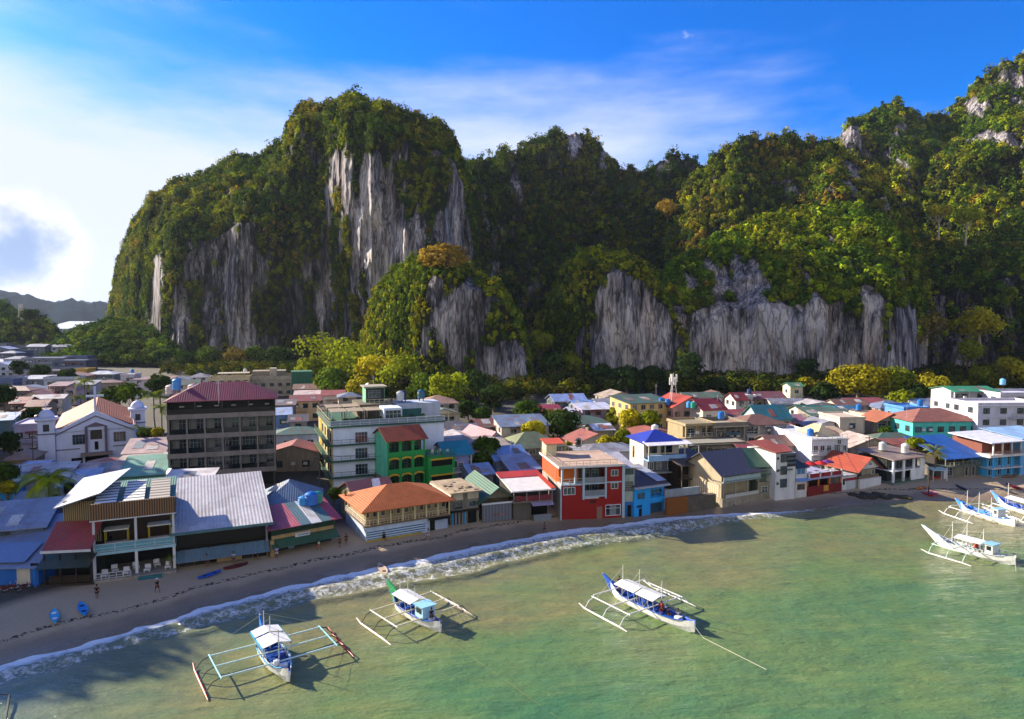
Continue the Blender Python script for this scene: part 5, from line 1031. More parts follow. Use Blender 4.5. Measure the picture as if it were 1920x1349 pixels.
b.rail(-.2, b.W, -.3, zt + .25, 1.1, flat('c9d0d8'), n=12, solid=flat('6d7f90', .15, .5, 'tg')); b.rail(0, b.D, -.3, zt + .25, 1.4, flat('b8b09c'), n=14, along='y', name='side_parapet')
for i in range(6):
    x = .3 + (i % 3) * 3.4; y = 2 + (i // 3) * 7; b.one('pergola', MB().box(x, x + 3.1, y, y + 5.2, zt + 2.7, zt + 2.8).box(x, x + .12, y, y + .12, zt + .25, zt + 2.7).box(x + 2.9, x + 3.02, y, y + .12, zt + .25, zt + 2.7).box(x, x + .12, y + 5, y + 5.12, zt + .25, zt + 2.7), slatm('a89884', .6, 'Y', c2='3a342c'))
b.one('glass_room', MB().box(b.W * .46, b.W * .62, .6, 5.5, zt + .25, zt + 3.2), BW); b.win(b.W * .47, zt + .5, 3.2, 2.3, y=.6, n=4, frame='a8b4c0')
b.one('upper_terrace', MB().box(b.W * .3, b.W * .62, 8, 18, zt + .25, zt + 3.2), conc('6d6458')); b.rail(b.W * .3, b.W * .62, 8.1, zt + 3.2, 1.0, flat('b5a894'), n=7, name='upper_railing')
b.one('green_stair_tower', MB().box(b.W * .38, b.W * .56, 11, 15, zt + 3.2, zt + 6.4), paint('6fae8c')); b.one('tower_front', MB().box(b.W * .385, b.W * .555, 10.92, 11, zt + 3.3, zt + 6.2), flat('20242a')); b.win(b.W * .4, zt + 4.2, 2.6, 1.6, y=10.9, n=3, frame='7a808a'); b.one('tower_roof', MB().box(b.W * .36, b.W * .58, 10.4, 15.4, zt + 6.4, zt + 6.65), paint('9a9484'))
b.one('right_wing', MB().box(b.W * .64, b.W + 1, 6, 12, zt + .25, zt + 3.3), paint('aab4c4')); b.one('mural', MB().box(b.W * .68, b.W * .86, 5.93, 6, zt + .3, zt + 2.2), paint('2c5c58')); b.done(); RG = b
for k, (x, y, mm, lb) in enumerate(((b.W * .72, 9, BLACKP, 'black water tank on the roof garden hotel, beside the green stair tower'), (b.W * .9, 9.5, flat('2a5a70', .4, .5, 'dt'), 'dark blue water tank on the right wing of the roof garden hotel'), (b.W * .68, 8, STEEL, 'steel water tank beside the black one on the roof garden hotel'))):
    X, Y = b.world(x, y); tank((X, Y, b.z0 + zt + 3.3), .8, 1.9, mm, lb, legs=.5)
for i in range(9):
    X, Y = b.world(.6 + 2.2 * i, .5 + (i % 3) * .4); e = empty('potted_shrub', (X, Y, b.z0 + zt + .25)); tag(e, 'potted green shrub along the edge of the roof garden', 'plant', 'potted shrubs of the roof garden')
    MB().lathe([(.2, 0), (.3, .5), (.02, .5)], 8).build('pot', flat('8a8078'), e)
    V, F, C = crowns(np.array([[0, 0, .95]]), np.array([.6]), GREENS[[1]], 60, .25); npmesh('foliage', V, F, LEAF, e, col=C)
# green house with arches
b = Bld('green_arched_house', 'bright green house with yellow edged arches and an orange tiled roof', (727, 826), (797, 819.5), 8, zr=11.6)
zt = 11.6 - b.z0; GN = paint('1a8a42', .6, .15); YL = paint('c9a52c'); MINT = paint('5fc09a')
b.box('back_wall', paint('1f3a2c'), .1, b.W, 2.0, b.D, -.5, zt)
b.box('side_wall', MINT, -.12, .1, .3, b.D, 2.5, zt - .05); b.box('side_base', conc('6c6a66'), -.12, .1, .3, b.D, -.5, 2.5)
lv = [0.2, (zt) / 3, 2 * zt / 3]
def arch(b, x0, x1, z0, z1, y, mat, trim):
    m_ = MB(); n = 10; r = (x1 - x0) / 2 - .25; cx = (x0 + x1) / 2; zc = z1 - .35 - r * .45
    top = [(cx + r * math.cos(math.pi * k / n), zc + r * .45 * math.sin(math.pi * k / n)) for k in range(n + 1)][::-1]
    for k in range(n):
        (xa_, za), (xb_, zb_) = top[k], top[k + 1]
        m_.poly([(xa_, y, za), (xb_, y, zb_), (xb_, y, z1), (xa_, y, z1), (xa_, y + .25, za), (xb_, y + .25, zb_), (xb_, y + .25, z1), (xa_, y + .25, z1)], [(0, 1, 2, 3), (4, 7, 6, 5), (0, 4, 5, 1), (3, 2, 6, 7)])
    m_.box(x0, x0 + .25, y, y + .25, z0, z1).box(x1 - .25, x1, y, y + .25, z0, z1).box(x0 + .25, x1 - .25, y, y + .25, z0, z0 + .9)
    o = b.one('arch_bay', m_, mat); t = MB()
    for k in range(n):
        (xa_, za), (xb_, zb_) = top[k], top[k + 1]; t.poly([(xa_, y - .05, za - .02), (xb_, y - .05, zb_ - .02), (xb_, y - .05, zb_ + .3), (xa_, y - .05, za + .3), (xa_, y - .01, za - .02), (xb_, y - .01, zb_ - .02), (xb_, y - .01, zb_ + .3), (xa_, y - .01, za + .3)], [(0, 1, 2, 3), (4, 7, 6, 5), (0, 4, 5, 1), (3, 2, 6, 7)])
    t.build('arch_trim', trim, o)
for k in range(3):
    for i in range(3): x0_ = b.W * i / 3; arch(b, x0_, x0_ + b.W / 3 - .02, lv[k], lv[k] + zt / 3 - .05, 0, GN, YL if k < 2 else GN)
    for i in range(3): b.win(b.W * i / 3 + .8, lv[k] + .4, 1.3, 1.8, y=2.0, frame='2f7a4c')
b.roof('gx', zt, 1.9, tilem('94482c'), over=.5, wall=MINT)
xr = b.W + .1; b.box('wing_wall', GN, xr, xr + 5.6, -1.2, b.D, -.5, lv[2] - .4)
for k in range(2): o = MB().box(xr + .7, xr + 5.0, -1.26, -1.2, lv[k] + .9, lv[k] + 2.1); b.one('opening', o, DARK); b.one('yellow_lintel', MB().box(xr + .5, xr + 5.2, -1.34, -1.26, lv[k] + 2.1, lv[k] + 2.4), YL); b.rail(xr + .7, xr + 5, -1.3, lv[k] + .05, .85, GN)
b.box('terrace', paint('3a6a60'), xr - .1, xr + 5.8, -1.4, 2, lv[2] - .4, lv[2] - .2); b.rail(xr, xr + 5.6, -1.25, lv[2] - .2, .9, GN, name='terrace_railing')
b.done(); GH = b
for i in range(5):
    X, Y = b.world(xr + 1.0 + i * .9, -.2 + (i % 2) * .7); e = empty('plastic_chair', (X, Y, b.z0 + lv[2] - .2), i * .9); tag(e, 'white plastic chair on the terrace of the green arched house', 'chair', 'chairs on the green terrace')
    MB().box(0, .45, 0, .45, .4, .45).build('seat', WHITEM, e); MB().box(0, .45, .41, .45, .45, .85).build('backrest', WHITEM, e)
    for q in ((0, 0), (.4, 0), (0, .4), (.4, .4)): MB().box(q[0], q[0] + .05, q[1], q[1] + .05, 0, .4).build('leg', WHITEM, e)
b = Bld('teal_roof_house', 'lilac house with a teal roof and white balcony to the right of the green house', (838, 852), (883, 848), 8, zr=8.0)
zt = 8 - b.z0; b.box('wall', paint('8f9cd0'), 0, b.W, 1.2, b.D, -.6, zt); b.box('slab', WHITEM, 0, b.W + .2, -.2, 1.2, 2.4, 2.6); b.rail(0, b.W, -.1, 2.6, .9, WHITEM); b.win(1, 3.1, 1.6, 1.5, y=1.2); b.win(b.W - 2.2, 3.2, 1.0, 1.0, y=1.2); b.one('post', MB().box(b.W - .1, b.W + .1, -.2, 0, -.5, zt - .3), WHITEM); b.roof('gx', zt, 1.8, roofm('1f7a8c', .1, .35), over=.6, wall=paint('8f9cd0')); b.done()
# construction building behind the hotel
b = Bld('unfinished_building', 'bare concrete building under construction with dark green netting on its right', (470, 713), (548, 711), 14, zr=9.5)
zt = 9.5 - b.z0; b.box('wall', conc('a39a8c'), 0, b.W, 0, b.D, -2, zt); b.roof('flat', zt, 1.2, conc('b3aa9a'), wall=conc('a89f90'))
b.one('net', MB().box(b.W * .98, b.W * 1.5, -.4, b.D * .6, -1, zt + 3.0), slatm('2f6650', 1.2, 'X', c2='2a5a48')); b.one('stair_block', MB().box(b.W * .45, b.W * .62, 2, 6, zt, zt + 4.5), conc('b8b0a2')); b.one('upper_storey', MB().box(.5, b.W * .85, 5, b.D - 1, zt, zt + 3.2), conc('8f867a'))
for i in range(8): x = b.W * i / 8; b.one('rebar_column', MB().box(x, x + .3, 1, 1.3, zt, zt + 2.2 + .5 * (i % 3)), conc('8a8276'))
autowin(b, 0, 3, 5, frame='6a6a64'); autowin(b, 3.2, 6.2, 5, frame='6a6a64'); b.done()
b = Bld('unfinished_cream_building', 'sunlit cream concrete building with open floors behind the black hotel roof', (392, 715), (468, 713), 12, zr=10)
zt = 10 - b.z0; b.box('wall', paint('c9b994', .8, .4), 0, b.W, 0, b.D, -2, zt); b.roof('flat', zt, 1.0, conc('bdb29c'), wall=paint('c9b994'))
for i in range(7): x = b.W * i / 7; b.one('column', MB().box(x, x + .35, .5, .85, zt, zt + 2.6), conc('b0a68f'))
b.one('canopy_slab', MB().box(b.W * .2, b.W, .2, 7, zt + 2.6, zt + 2.85), conc('a89f90')); autowin(b, 3, 6, 5, frame='5c564c'); autowin(b, 0, 3, 5, frame='5c564c'); autowin(b, 6.2, 9, 5, frame='5c564c'); b.done()
# church
b = Bld('church', 'white gabled church with a terracotta roof, arched niche and tall cross', (104, 806), (252, 796), 32, zr=10.5, z0=2.6)
zt = 10.5 - b.z0; CW = paint('c3cbe6', .7, .15); TR = paint('6c5f6c'); W_ = b.W; rise = b.z(770) - zt; cx = W_ / 2
b.box('wall', CW, 0, W_, 0, b.D, -1, zt)
b.one('front_gable', MB().poly([(-.3, -.3, zt - .6), (W_ + .3, -.3, zt - .6), (cx, -.3, zt + rise), (-.3, .3, zt - .6), (W_ + .3, .3, zt - .6), (cx, .3, zt + rise)], [(0, 1, 2), (3, 5, 4), (0, 3, 4, 1), (1, 4, 5, 2), (2, 5, 3, 0)]), CW)
k = rise / cx
for sgn in (-1, 1):
    x0_, x1_ = (0, cx) if sgn < 0 else (W_, cx)
    b.one('gable_trim', MB().poly([(x0_, -.42, zt - 1.3), (x1_, -.42, zt + rise - 1.3), (x1_, -.42, zt + rise - 1.05), (x0_, -.42, zt - 1.05), (x0_, -.3, zt - 1.3), (x1_, -.3, zt + rise - 1.3), (x1_, -.3, zt + rise - 1.05), (x0_, -.3, zt - 1.05)], [(0, 1, 2, 3), (4, 7, 6, 5), (0, 4, 5, 1), (3, 2, 6, 7)] if sgn < 0 else [(3, 2, 1, 0), (5, 6, 7, 4), (1, 5, 4, 0), (7, 6, 2, 3)]), TR)
b.one('roof', MB().slab([(-.5, .3, zt - .3), (cx, .3, zt + rise - .1), (cx, b.D, zt + rise - .1), (-.5, b.D, zt - .3)], .2).slab([(cx, .3, zt + rise - .1), (W_ + .5, .3, zt - .3), (W_ + .5, b.D, zt - .3), (cx, b.D, zt + rise - .1)], .2), tilem('98523a'))
b.one('cross', MB().box(cx - .22, cx + .22, -.2, .2, zt + rise - .3, zt + rise + 5.2).box(cx - 1.7, cx - .22, -.18, .18, zt + rise + 3.0, zt + rise + 3.4).box(cx + .22, cx + 1.7, -.18, .18, zt + rise + 3.0, zt + rise + 3.4), CW)
nz = zt + .2
b.one('niche_surround', MB().box(cx - 2.1, cx - 1.6, -.6, 0, nz - 6.0, nz).box(cx + 1.6, cx + 2.1, -.6, 0, nz - 6.0, nz).poly([(cx - 2.1, -.6, nz), (cx + 2.1, -.6, nz), (cx, -.6, nz + .9), (cx - 2.1, 0, nz), (cx + 2.1, 0, nz), (cx, 0, nz + .9)], [(0, 1, 2), (3, 5, 4), (0, 3, 4, 1), (1, 4, 5, 2), (2, 5, 3, 0)]), TR)
ni = b.one('niche', MB().box(cx - 1.1, cx + 1.1, -.1, -.01, nz - 2.9, nz - 1.3).lathe([(.01, 0)], 3), flat('3c352e')); 
b.one('niche_arch', MB().poly([(cx + 1.1 * math.cos(math.pi * q / 10), -.1, nz - 1.3 + .9 * math.sin(math.pi * q / 10)) for q in range(11)] + [(cx + 1.1 * math.cos(math.pi * q / 10), -.01, nz - 1.3 + .9 * math.sin(math.pi * q / 10)) for q in range(11)], [tuple(range(10, -1, -1))]), flat('3c352e'))
b.one('door', MB().box(cx - .35, cx + .35, -.12, -.01, nz - 5.2, nz - 3.4), DARK); b.one('balcony', MB().box(cx - 3.0, cx + 3.0, -1.6, 0, nz - 6.3, nz - 5.7), paint('8a7a74')); b.one('porch', MB().box(cx - 2.2, cx + 2.2, -.1, -.01, -1, nz - 6.5), DARK)
b.win(W_ * .2, zt - 3.6, 2.4, 2.2, n=4, frame='8a8a9a', y=0); b.win(W_ * .72, zt - 3.6, 2.4, 2.2, n=4, frame='8a8a9a', y=0)
b.one('ledge', MB().box(0, cx - 3.1, -.12, 0, zt - 4.6, zt - 4.4), TR); b.one('ledge', MB().box(cx + 3.1, W_, -.12, 0, zt - 4.6, zt - 4.4), TR); b.one('side_door', MB().box(W_ * .18, W_ * .32, -.06, -.01, -1, 1.4), DARK)
for (xc, yc, zz, nm) in ((-1.6, .8, zt + 2.2, 0), (W_ + 1.0, 12.0, zt + 1.9, 1)):
    t = b.one('bell_tower', MB().box(xc - 1.5, xc + 1.5, yc - 1.5, yc + 1.5, -1, zz), CW); MB().box(xc - 1.95, xc + 1.95, yc - 1.95, yc + 1.95, zz, zz + .45).build('cornice', CW, t)
    MB().lathe([(1.5, zz + .45)] + [(1.5 * math.cos(a), zz + .5 + 1.7 * math.sin(a)) for a in [R(15 * q) for q in range(1, 6)]] + [(.02, zz + 2.2)], 16, (xc, yc)).build('dome', CW, t, True)
    MB().box(xc - .07, xc + .07, yc - .07, yc + .07, zz + 2.1, zz + 3.6).box(xc - .5, xc - .07, yc - .06, yc + .06, zz + 2.95, zz + 3.1).box(xc + .07, xc + .5, yc - .06, yc + .06, zz + 2.95, zz + 3.1).build('cross', CW, t)
    MB().box(xc - .55, xc + .55, yc - 1.56, yc - 1.5, zz - 2.4, zz - .9).lathe([(.01, 0)], 3).build('belfry_opening', flat('3c3a40'), t)
    MB().box(xc - 1.6, xc + 1.6, yc - 1.6, yc + 1.6, zz - 3.1, zz - 2.85).build('band', TR, t)
b.done()
# telecom mast
X0 = G(1262, 748, 11); e = empty('telecom_mast', (X0.x, X0.y, 9.5)); tag(e, 'pale steel lattice telecom mast with panel antennas on the cream building', 'mast'); mm = flat('c3bfbb', .5, .4, 'galv'); H_ = Zat(700, X0.y) - 9.5
for k in range(3):
    a = k * 2.094; b_ = a + 2.094
    MB().tube([(1.6 * math.cos(a), 1.6 * math.sin(a), 0), (.35 * math.cos(a), .35 * math.sin(a), H_ * .8)], .09, 5).build('leg', mm, e)
    for q in range(6):
        t0, t1 = q / 6, (q + 1) / 6; r0, r1 = 1.6 - 1.25 * t0, 1.6 - 1.25 * t1
        MB().tube([(r0 * math.cos(a), r0 * math.sin(a), H_ * .8 * t0), (r1 * math.cos(b_), r1 * math.sin(b_), H_ * .8 * t1)], .045, 4).build('brace', mm, e)
MB().tube([(0, 0, H_ * .78), (0, 0, H_)], .09, 5).build('pole', mm, e)
for k in range(6):
    a = k * 1.047; x, y = .95 * math.cos(a), .95 * math.sin(a); MB().box(x - .2, x + .2, y - .2, y + .2, H_ * (.62 if k % 2 else .72), H_ * (.62 if k % 2 else .72) + 2.2).build('antenna', flat('d9d6d2', .5, .4, 'ant'), e)
# ---------------------------------------------------------------- named back houses:  label, pxL, pxR, py(eave), h, depth, rot, wall, roof kind, roof colour, rise ...
HS = [
 ('cream concrete block with green flat roof and long window band left of the mast', 1182, 1262, 757, 8.5, 12, 20, 'c9a96e', 'shed', '3c5a50', 1.0, dict(nw=5)),
 ('red roofed house with an orange lit slope to the right of the mast', 1262, 1330, 763, 7.5, 12, 15, 'b08a80', 'gy', 'a03a2a', 2.8, dict()),
 ('house with deep crimson gable roof beside the orange lit slope', 1318, 1362, 768, 7.5, 10, 15, 'c9beb4', 'gx', '82262a', 2.4, dict()),
 ('bare concrete ruin with open floors above the dark shack', 1286, 1345, 800, 8.0, 9, 14, '9b8a6a', 'flat', '8a8068', .4, dict(rt='f', gal=True)),
 ('roofless concrete frame with pale posts and blue tarpaulins', 1338, 1402, 802, 7.5, 9, 12, '6e6a60', 'flat', '9a9484', .9, dict(rt='f', gal=True, nw=2)),
 ('long low concrete house with a yellow door panel below the ruin', 1290, 1400, 836, 5.6, 6, 12, '4a4640', 'flat', '8f8a7c', .2, dict(rt='f', nw=4)),
 ('white house with brown hipped roof and a stepped balcony', 1396, 1476, 797, 7.8, 9, 12, 'c4c0c0', 'hip', '7a5a50', 1.8, dict(gal=True, rt='t')),
 ('house with steep turquoise gable roof and triangular dormer', 1424, 1484, 785, 6.5, 9, 8, '8fa8a8', 'gx', '2c7882', 3.0, dict()),
 ('long maroon roofed house at the foot of the pale cliff', 1416, 1474, 747, 6.0, 9, 5, '8a7068', 'gx', '7a4a50', 1.8, dict(nw=4)),
 ('small dark red roofed house at the left of the white cube house', 1380, 1402, 750, 6.0, 8, 8, 'b9b4b4', 'gx', '7c2a28', 2.0, dict()),
 ('white cube house with three round openings and a tank on top', 1395, 1417, 744, 6.5, 6, 5, 'c4c4cc', 'flat', 'd0d0d8', .3, dict(rt='f', nw=3)),
 ('green roofed lookout hut on a pale wall by the cliff trees', 1482, 1506, 724, 7.5, 6, 4, 'c9c4a8', 'gx', '4a8a6a', 1.0, dict(nw=1)),
 ('long cream plaster building with plain side wall between the white houses', 1575, 1622, 786, 6.8, 10, 5, 'c0b4a6', 'flat', 'b8a898', .3, dict(rt='f', nw=1)),
 ('plain cream wall building right of the long cream building', 1621, 1662, 780, 6.2, 7, 4, 'c4b29e', 'flat', 'b09c88', .3, dict(rt='f', nw=0)),
 ('low green roofed bungalow with white framed windows under the cliff trees', 1505, 1546, 772, 5.0, 8, 5, 'b8b8b0', 'gx', '2c6a60', 1.5, dict()),
 ('maroon walled house with a teal roof behind the cream buildings', 1552, 1588, 773, 5.2, 7, 4, '8a3038', 'shed', '2f8c8c', .8, dict()),
 ('low house with a bright blue tin roof and a blue tank', 1590, 1624, 778, 4.8, 7, 3, 'b8c0d0', 'shed', '22688e', 1.6, dict()),
 ('weathered timber house with rusty orange gable roof on cream columns', 1645, 1702, 790, 6.0, 8, 4, '8d8478', 'gy', '9c5c40', 2.0, dict(gal=True)),
 ('long beige tin roofed shed with a curved dark opening', 1594, 1680, 838, 4.6, 9, 6, 'a09488', 'gy', 'b8a8a0', 2.0, dict(nw=0)),
 ('tan tin roofed shed in front of the long cream building', 1560, 1600, 822, 4.8, 8, 6, '8c8074', 'shed', 'bda88c', 1.4, dict()),
 ('blue walled box house with a flat roof near the right trees', 1695, 1742, 768, 7.0, 9, 3, '4f86cc', 'flat', '3a70b8', .5, dict(rt='f', nw=2)),
 ('turquoise and cream house with a broad brown hipped roof', 1712, 1838, 790, 7.4, 12, 4, '4fb8ac', 'hip', '8a5a50', 2.4, dict(rt='t', nw=6)),
 ('white terraced building with a long green roofed top storey', 1790, 1872, 734, 12.0, 10, 3, 'b4b4bc', 'gx', '2f8a66', 1.0, dict(gal=True)),
 ('large white apartment block with several balconies at the right', 1834, 1962, 762, 11.2, 10, 3, 'bcbac8', 'flat', 'd0cdd6', .6, dict(rt='f', nw=4)),
 ('white terraced flats behind the large white block at the right edge', 1876, 1990, 742, 11.5, 10, 3, 'aeaebc', 'flat', 'c0c0cc', .6, dict(rt='f', nw=5)),
 ('small orange roofed house behind the turquoise gabled one', 1478, 1505, 808, 4.8, 6, 8, '9a6048', 'shed', 'a85a3a', .8, dict()),
 ('pink roofed house peeping over the orange roofed one', 1480, 1512, 792, 4.8, 7, 8, 'b0a0a0', 'gx', 'b07a88', 1.5, dict()),
 ('white framed shop house with grey roof left of the red roofed cottage', 1650, 1676, 868, 4.0, 6, 4, 'a8a8ac', 'shed', '9c9aa0', .8, dict(nw=1)),
 # middle, behind the orange and red buildings
 ('grey green hipped roof house beside the bright yellow green tree', 960, 1060, 842, 4.8, 10, 22, '6c6a5c', 'hip', '7d8860', 2.6, dict()),
 ('blue tin roofed house with buckled sheets behind the white and red roof', 930, 990, 862, 4.8, 9, 24, '6a7a9a', 'gx', '6f94cc', 1.8, dict()),
 ('grey tin lean-to with dark gap sheets next to the tall red building', 960, 1012, 882, 4.0, 6, 22, '55525c', 'shed', '8f98b0', 1.6, dict(nw=1)),
 ('pink roofed white gable house behind the round dark green tree', 905, 952, 832, 5.2, 12, 30, 'c3c9dc', 'gy', 'b0707c', 2.4, dict()),
 ('dusty red roofed house at the foot of the small cliff', 896, 930, 800, 4.6, 8, 18, '6a5450', 'gx', '8a5648', 1.4, dict()),
 ('silver roofed house below the dark cliff foot, highest of its row', 1040, 1100, 752, 5.0, 9, 14, '4e545c', 'gx', '8fa6d8', 1.8, dict()),
 ('crimson roofed house behind the big dark tree', 1018, 1062, 778, 5.0, 9, 14, '9a5a60', 'shed', '8c2c40', 1.6, dict()),
 ('grey roofed house right of the crimson roof', 1062, 1096, 778, 4.6, 7, 14, '77788a', 'gy', '8288a8', 1.4, dict()),
 ('long white roofed hall with lilac walls in front of the dark cliff', 1092, 1152, 768, 5.4, 9, 12, '8a7c94', 'shed', 'b8bfd8', .8, dict(nw=3)),
 ('pale blue roofed cottage behind the long white hall', 1078, 1114, 760, 4.8, 7, 12, '66707c', 'gx', '7da4e0', 1.2, dict()),
 ('small white roofed hut beside the yellow green shrubs', 1116, 1150, 806, 4.4, 7, 14, '8a8474', 'gx', 'd6d6e6', 1.0, dict()),
 ('grey house with brown hipped roof behind the roof garden hotel', 792, 858, 757, 7.6, 10, 14, '8c8a84', 'hip', '9c7c68', 1.8, dict()),
 ('cream house with a green grey gable roof right of the hotel mural', 800, 862, 778, 7.4, 8, 24, 'b5ab92', 'gy', '6a7c76', 1.4, dict(gal=True)),
 ('dark slate roofed house right of the cream gable house', 842, 882, 808, 5.6, 8, 24, '5c564e', 'shed', '4a4a50', 1.0, dict(gal=True)),
 ('grey arched roof house beside the dark tree above the teal roof', 866, 900, 812, 4.8, 8, 22, '6a6c70', 'gx', '7f8690', 1.6, dict()),
 ('pale blue tin hut below the round green tree', 884, 925, 890, 3.4, 7, 24, '5c6a88', 'gx', '7e96bc', 1.3, dict(nw=1)),
 # between the two hotels
 ('pale blue shop house beside the black hotel with a tin roof', 515, 545, 778, 7.0, 8, 18, '5f82b8', 'shed', '8ea6cc', .8, dict(nw=1)),
 ('dark grey roofed house in the lane between the hotels', 543, 575, 790, 6.0, 8, 16, '8a8480', 'gx', '5c585c', 1.2, dict()),
 ('brick red roofed house behind the lane between the hotels', 545, 600, 752, 6.5, 8, 16, 'c4a47c', 'gx', '9a5a50', 1.4, dict()),
 ('white tin roofed house just above the brick red roof', 552, 598, 743, 6.0, 8, 14, '9a6a5c', 'shed', 'd0b8b4', 1.0, dict()),
 ('long grey roofed house right behind the black hotel', 512, 552, 760, 6.5, 8, 14, '77706c', 'shed', '6c6468', .7, dict(nw=2)),
 # around the church
 ('two storey lilac rectory with a flat roof left of the church', 26, 92, 800, 7.4, 10, 20, 'b3aed0', 'flat', 'a8a8c0', .3, dict(rt='f', nw=3)),
 ('striped rust and white tin roof shed at the foot of the black hotel', 232, 308, 850, 5.6, 7, 16, '3a4a42', 'shed', 'b89a94', 1.6, dict(nw=2)),
 ('green striped tin roof hall in front of the striped rust shed', 222, 312, 893, 4.2, 10, 18, '5a8a80', 'shed', '5f9c88', 1.6, dict(nw=0)),
 ('low white roofed porch at the church entrance', 150, 232, 880, 4.2, 8, 20, 'a9a4b8', 'hip', 'a8644c', 1.2, dict(nw=2)),
 ('rust and white striped long roof below the church', 112, 222, 893, 4.0, 5, 20, '7c7c90', 'shed', 'b8a09c', 1.0, dict(nw=0, rust=.8)),
 ('pale blue tin roof below the striped long roof', 108, 176, 912, 3.8, 8, 22, '7484a4', 'shed', '8fa6d4', 1.0, dict(nw=0)),
 ('lilac flat roofed hut beside the tall coconut palm', 32, 84, 880, 4.2, 6, 18, 'a0a4b8', 'flat', 'a8b4dc', .2, dict(rt='f')),
 ('brown hipped roof hut at the left edge above the lilac hut', 8, 62, 862, 4.4, 7, 18, '7a6c60', 'hip', '9a7c68', 1.2, dict()),
 ('bright blue walled shed with a green roof at the left edge', -30, 30, 925, 3.6, 6, 18, '1e86c0', 'shed', '2c6a4a', 1.0, dict(nw=0)),
 ('long slate blue roofed shed right behind the blue grey tin shed', 10, 82, 960, 4.2, 8, 20, '54606c', 'shed', '6c7690', 1.0, dict(nw=0)),
 # left town, far
 ('white two storey house with a pale roof at the left edge of the town', -30, 28, 688, 8.0, 10, 8, 'b8c0e0', 'gy', 'b8c4ea', 2.2, dict(group='a')),
 ('small white villa with a gable porch in the left of the town', 30, 60, 712, 6.0, 8, 8, 'aab4d0', 'gy', '8a9ab8', 1.4, dict()),
 ('long grey concrete school block with a thin white roof line', 40, 120, 673, 8.5, 12, 5, '6a6e80', 'flat', '9aa0b4', .4, dict(rt='f', nw=6)),
 ('dark grey block with tall white framed windows left of the wooded hill', 98, 160, 678, 9.0, 12, 5, '4f5870', 'flat', '66708a', .4, dict(rt='f', nw=4)),
 ('mustard yellow house in the middle of the left town', 141, 163, 694, 7.5, 8, 6, 'c4a050', 'flat', 'b09850', .4, dict(rt='f', nw=1)),
 ('white roofed pavilion behind the church cross', 158, 214, 702, 6.0, 9, 8, '6c7a8a', 'hip', 'b4bcca', 1.2, dict()),
 ('bright white wall house with four small square windows behind the church', 268, 318, 712, 7.0, 9, 6, 'beb8be', 'shed', '8a6a68', .7, dict(nw=4)),
 ('white block house with a blue tank left of the bright white wall', 226, 252, 704, 7.0, 7, 6, 'bcb8c4', 'flat', 'c4c4d0', .3, dict(rt='f', nw=1)),
 ('lilac walled house between the two white houses behind the church', 250, 270, 712, 5.6, 7, 6, 'c0bcd0', 'shed', '7c646c', .6, dict(nw=1)),
 ('pinkish two storey house with open upper floor left of the cross', 90, 124, 724, 6.5, 8, 10, 'b09aa0', 'shed', '8c6c72', .8, dict(gal=True)),
 ('terraced pinkish house with a rust gable roof beside the cross', 120, 144, 730, 6.0, 8, 10, 'b8a4b0', 'gy', '9a7a74', 1.4, dict()),
 ('red roofed house left of the church tower', 18, 50, 756, 6.0, 9, 14, '7c5c60', 'gx', '9a4a50', 1.4, dict()),
 ('brown roofed house between the red roof and the left church tower', 48, 84, 762, 6.0, 9, 14, '8a7a70', 'gx', '8a5c50', 1.4, dict()),
 ('house with arched windows and brown roof by the left church tower', 26, 74, 780, 5.6, 8, 16, 'b0a4a4', 'shed', '9a7060', .9, dict()),
 ('long pale blue roof slab at the left edge above the palms', -40, 22, 790, 6.0, 9, 24, '5c7c88', 'shed', 'a8bce0', .8, dict(nw=1)),
 ('white gallery house with blue roof far left on the hill', -20, 18, 655, 7, 9, 5, '66748c', 'gy', '8898c4', 1.6, dict()),
 ('grey house with white trim on the hillside at the far left', 18, 52, 640, 7, 9, 5, '5c6478', 'flat', '7c8498', .4, dict(rt='f')),
 ('slate roofed house half way up the left hillside', 50, 84, 650, 6.5, 9, 5, '6a7084', 'gx', '7c88a4', 1.4, dict()),
 ('dark house below the radio mast on the left hillside', 0, 36, 624, 7, 9, 5, '40485c', 'flat', '5c6880', .4, dict(rt='f')),
 ('low dark block with a pale parapet on the left hillside', 60, 100, 634, 6.5, 9, 5, '4a5268', 'flat', '7c86a0', .4, dict(rt='f')),
]
for (lb, a_, b_, py, h, D_, rot, wl, rk, rc, rs, kw) in HS:
    kw = dict(kw); kw.pop('group', None)
    house(lb, a_, b_, py, h, D_, rot, wl, rk, rc, rs, **kw)
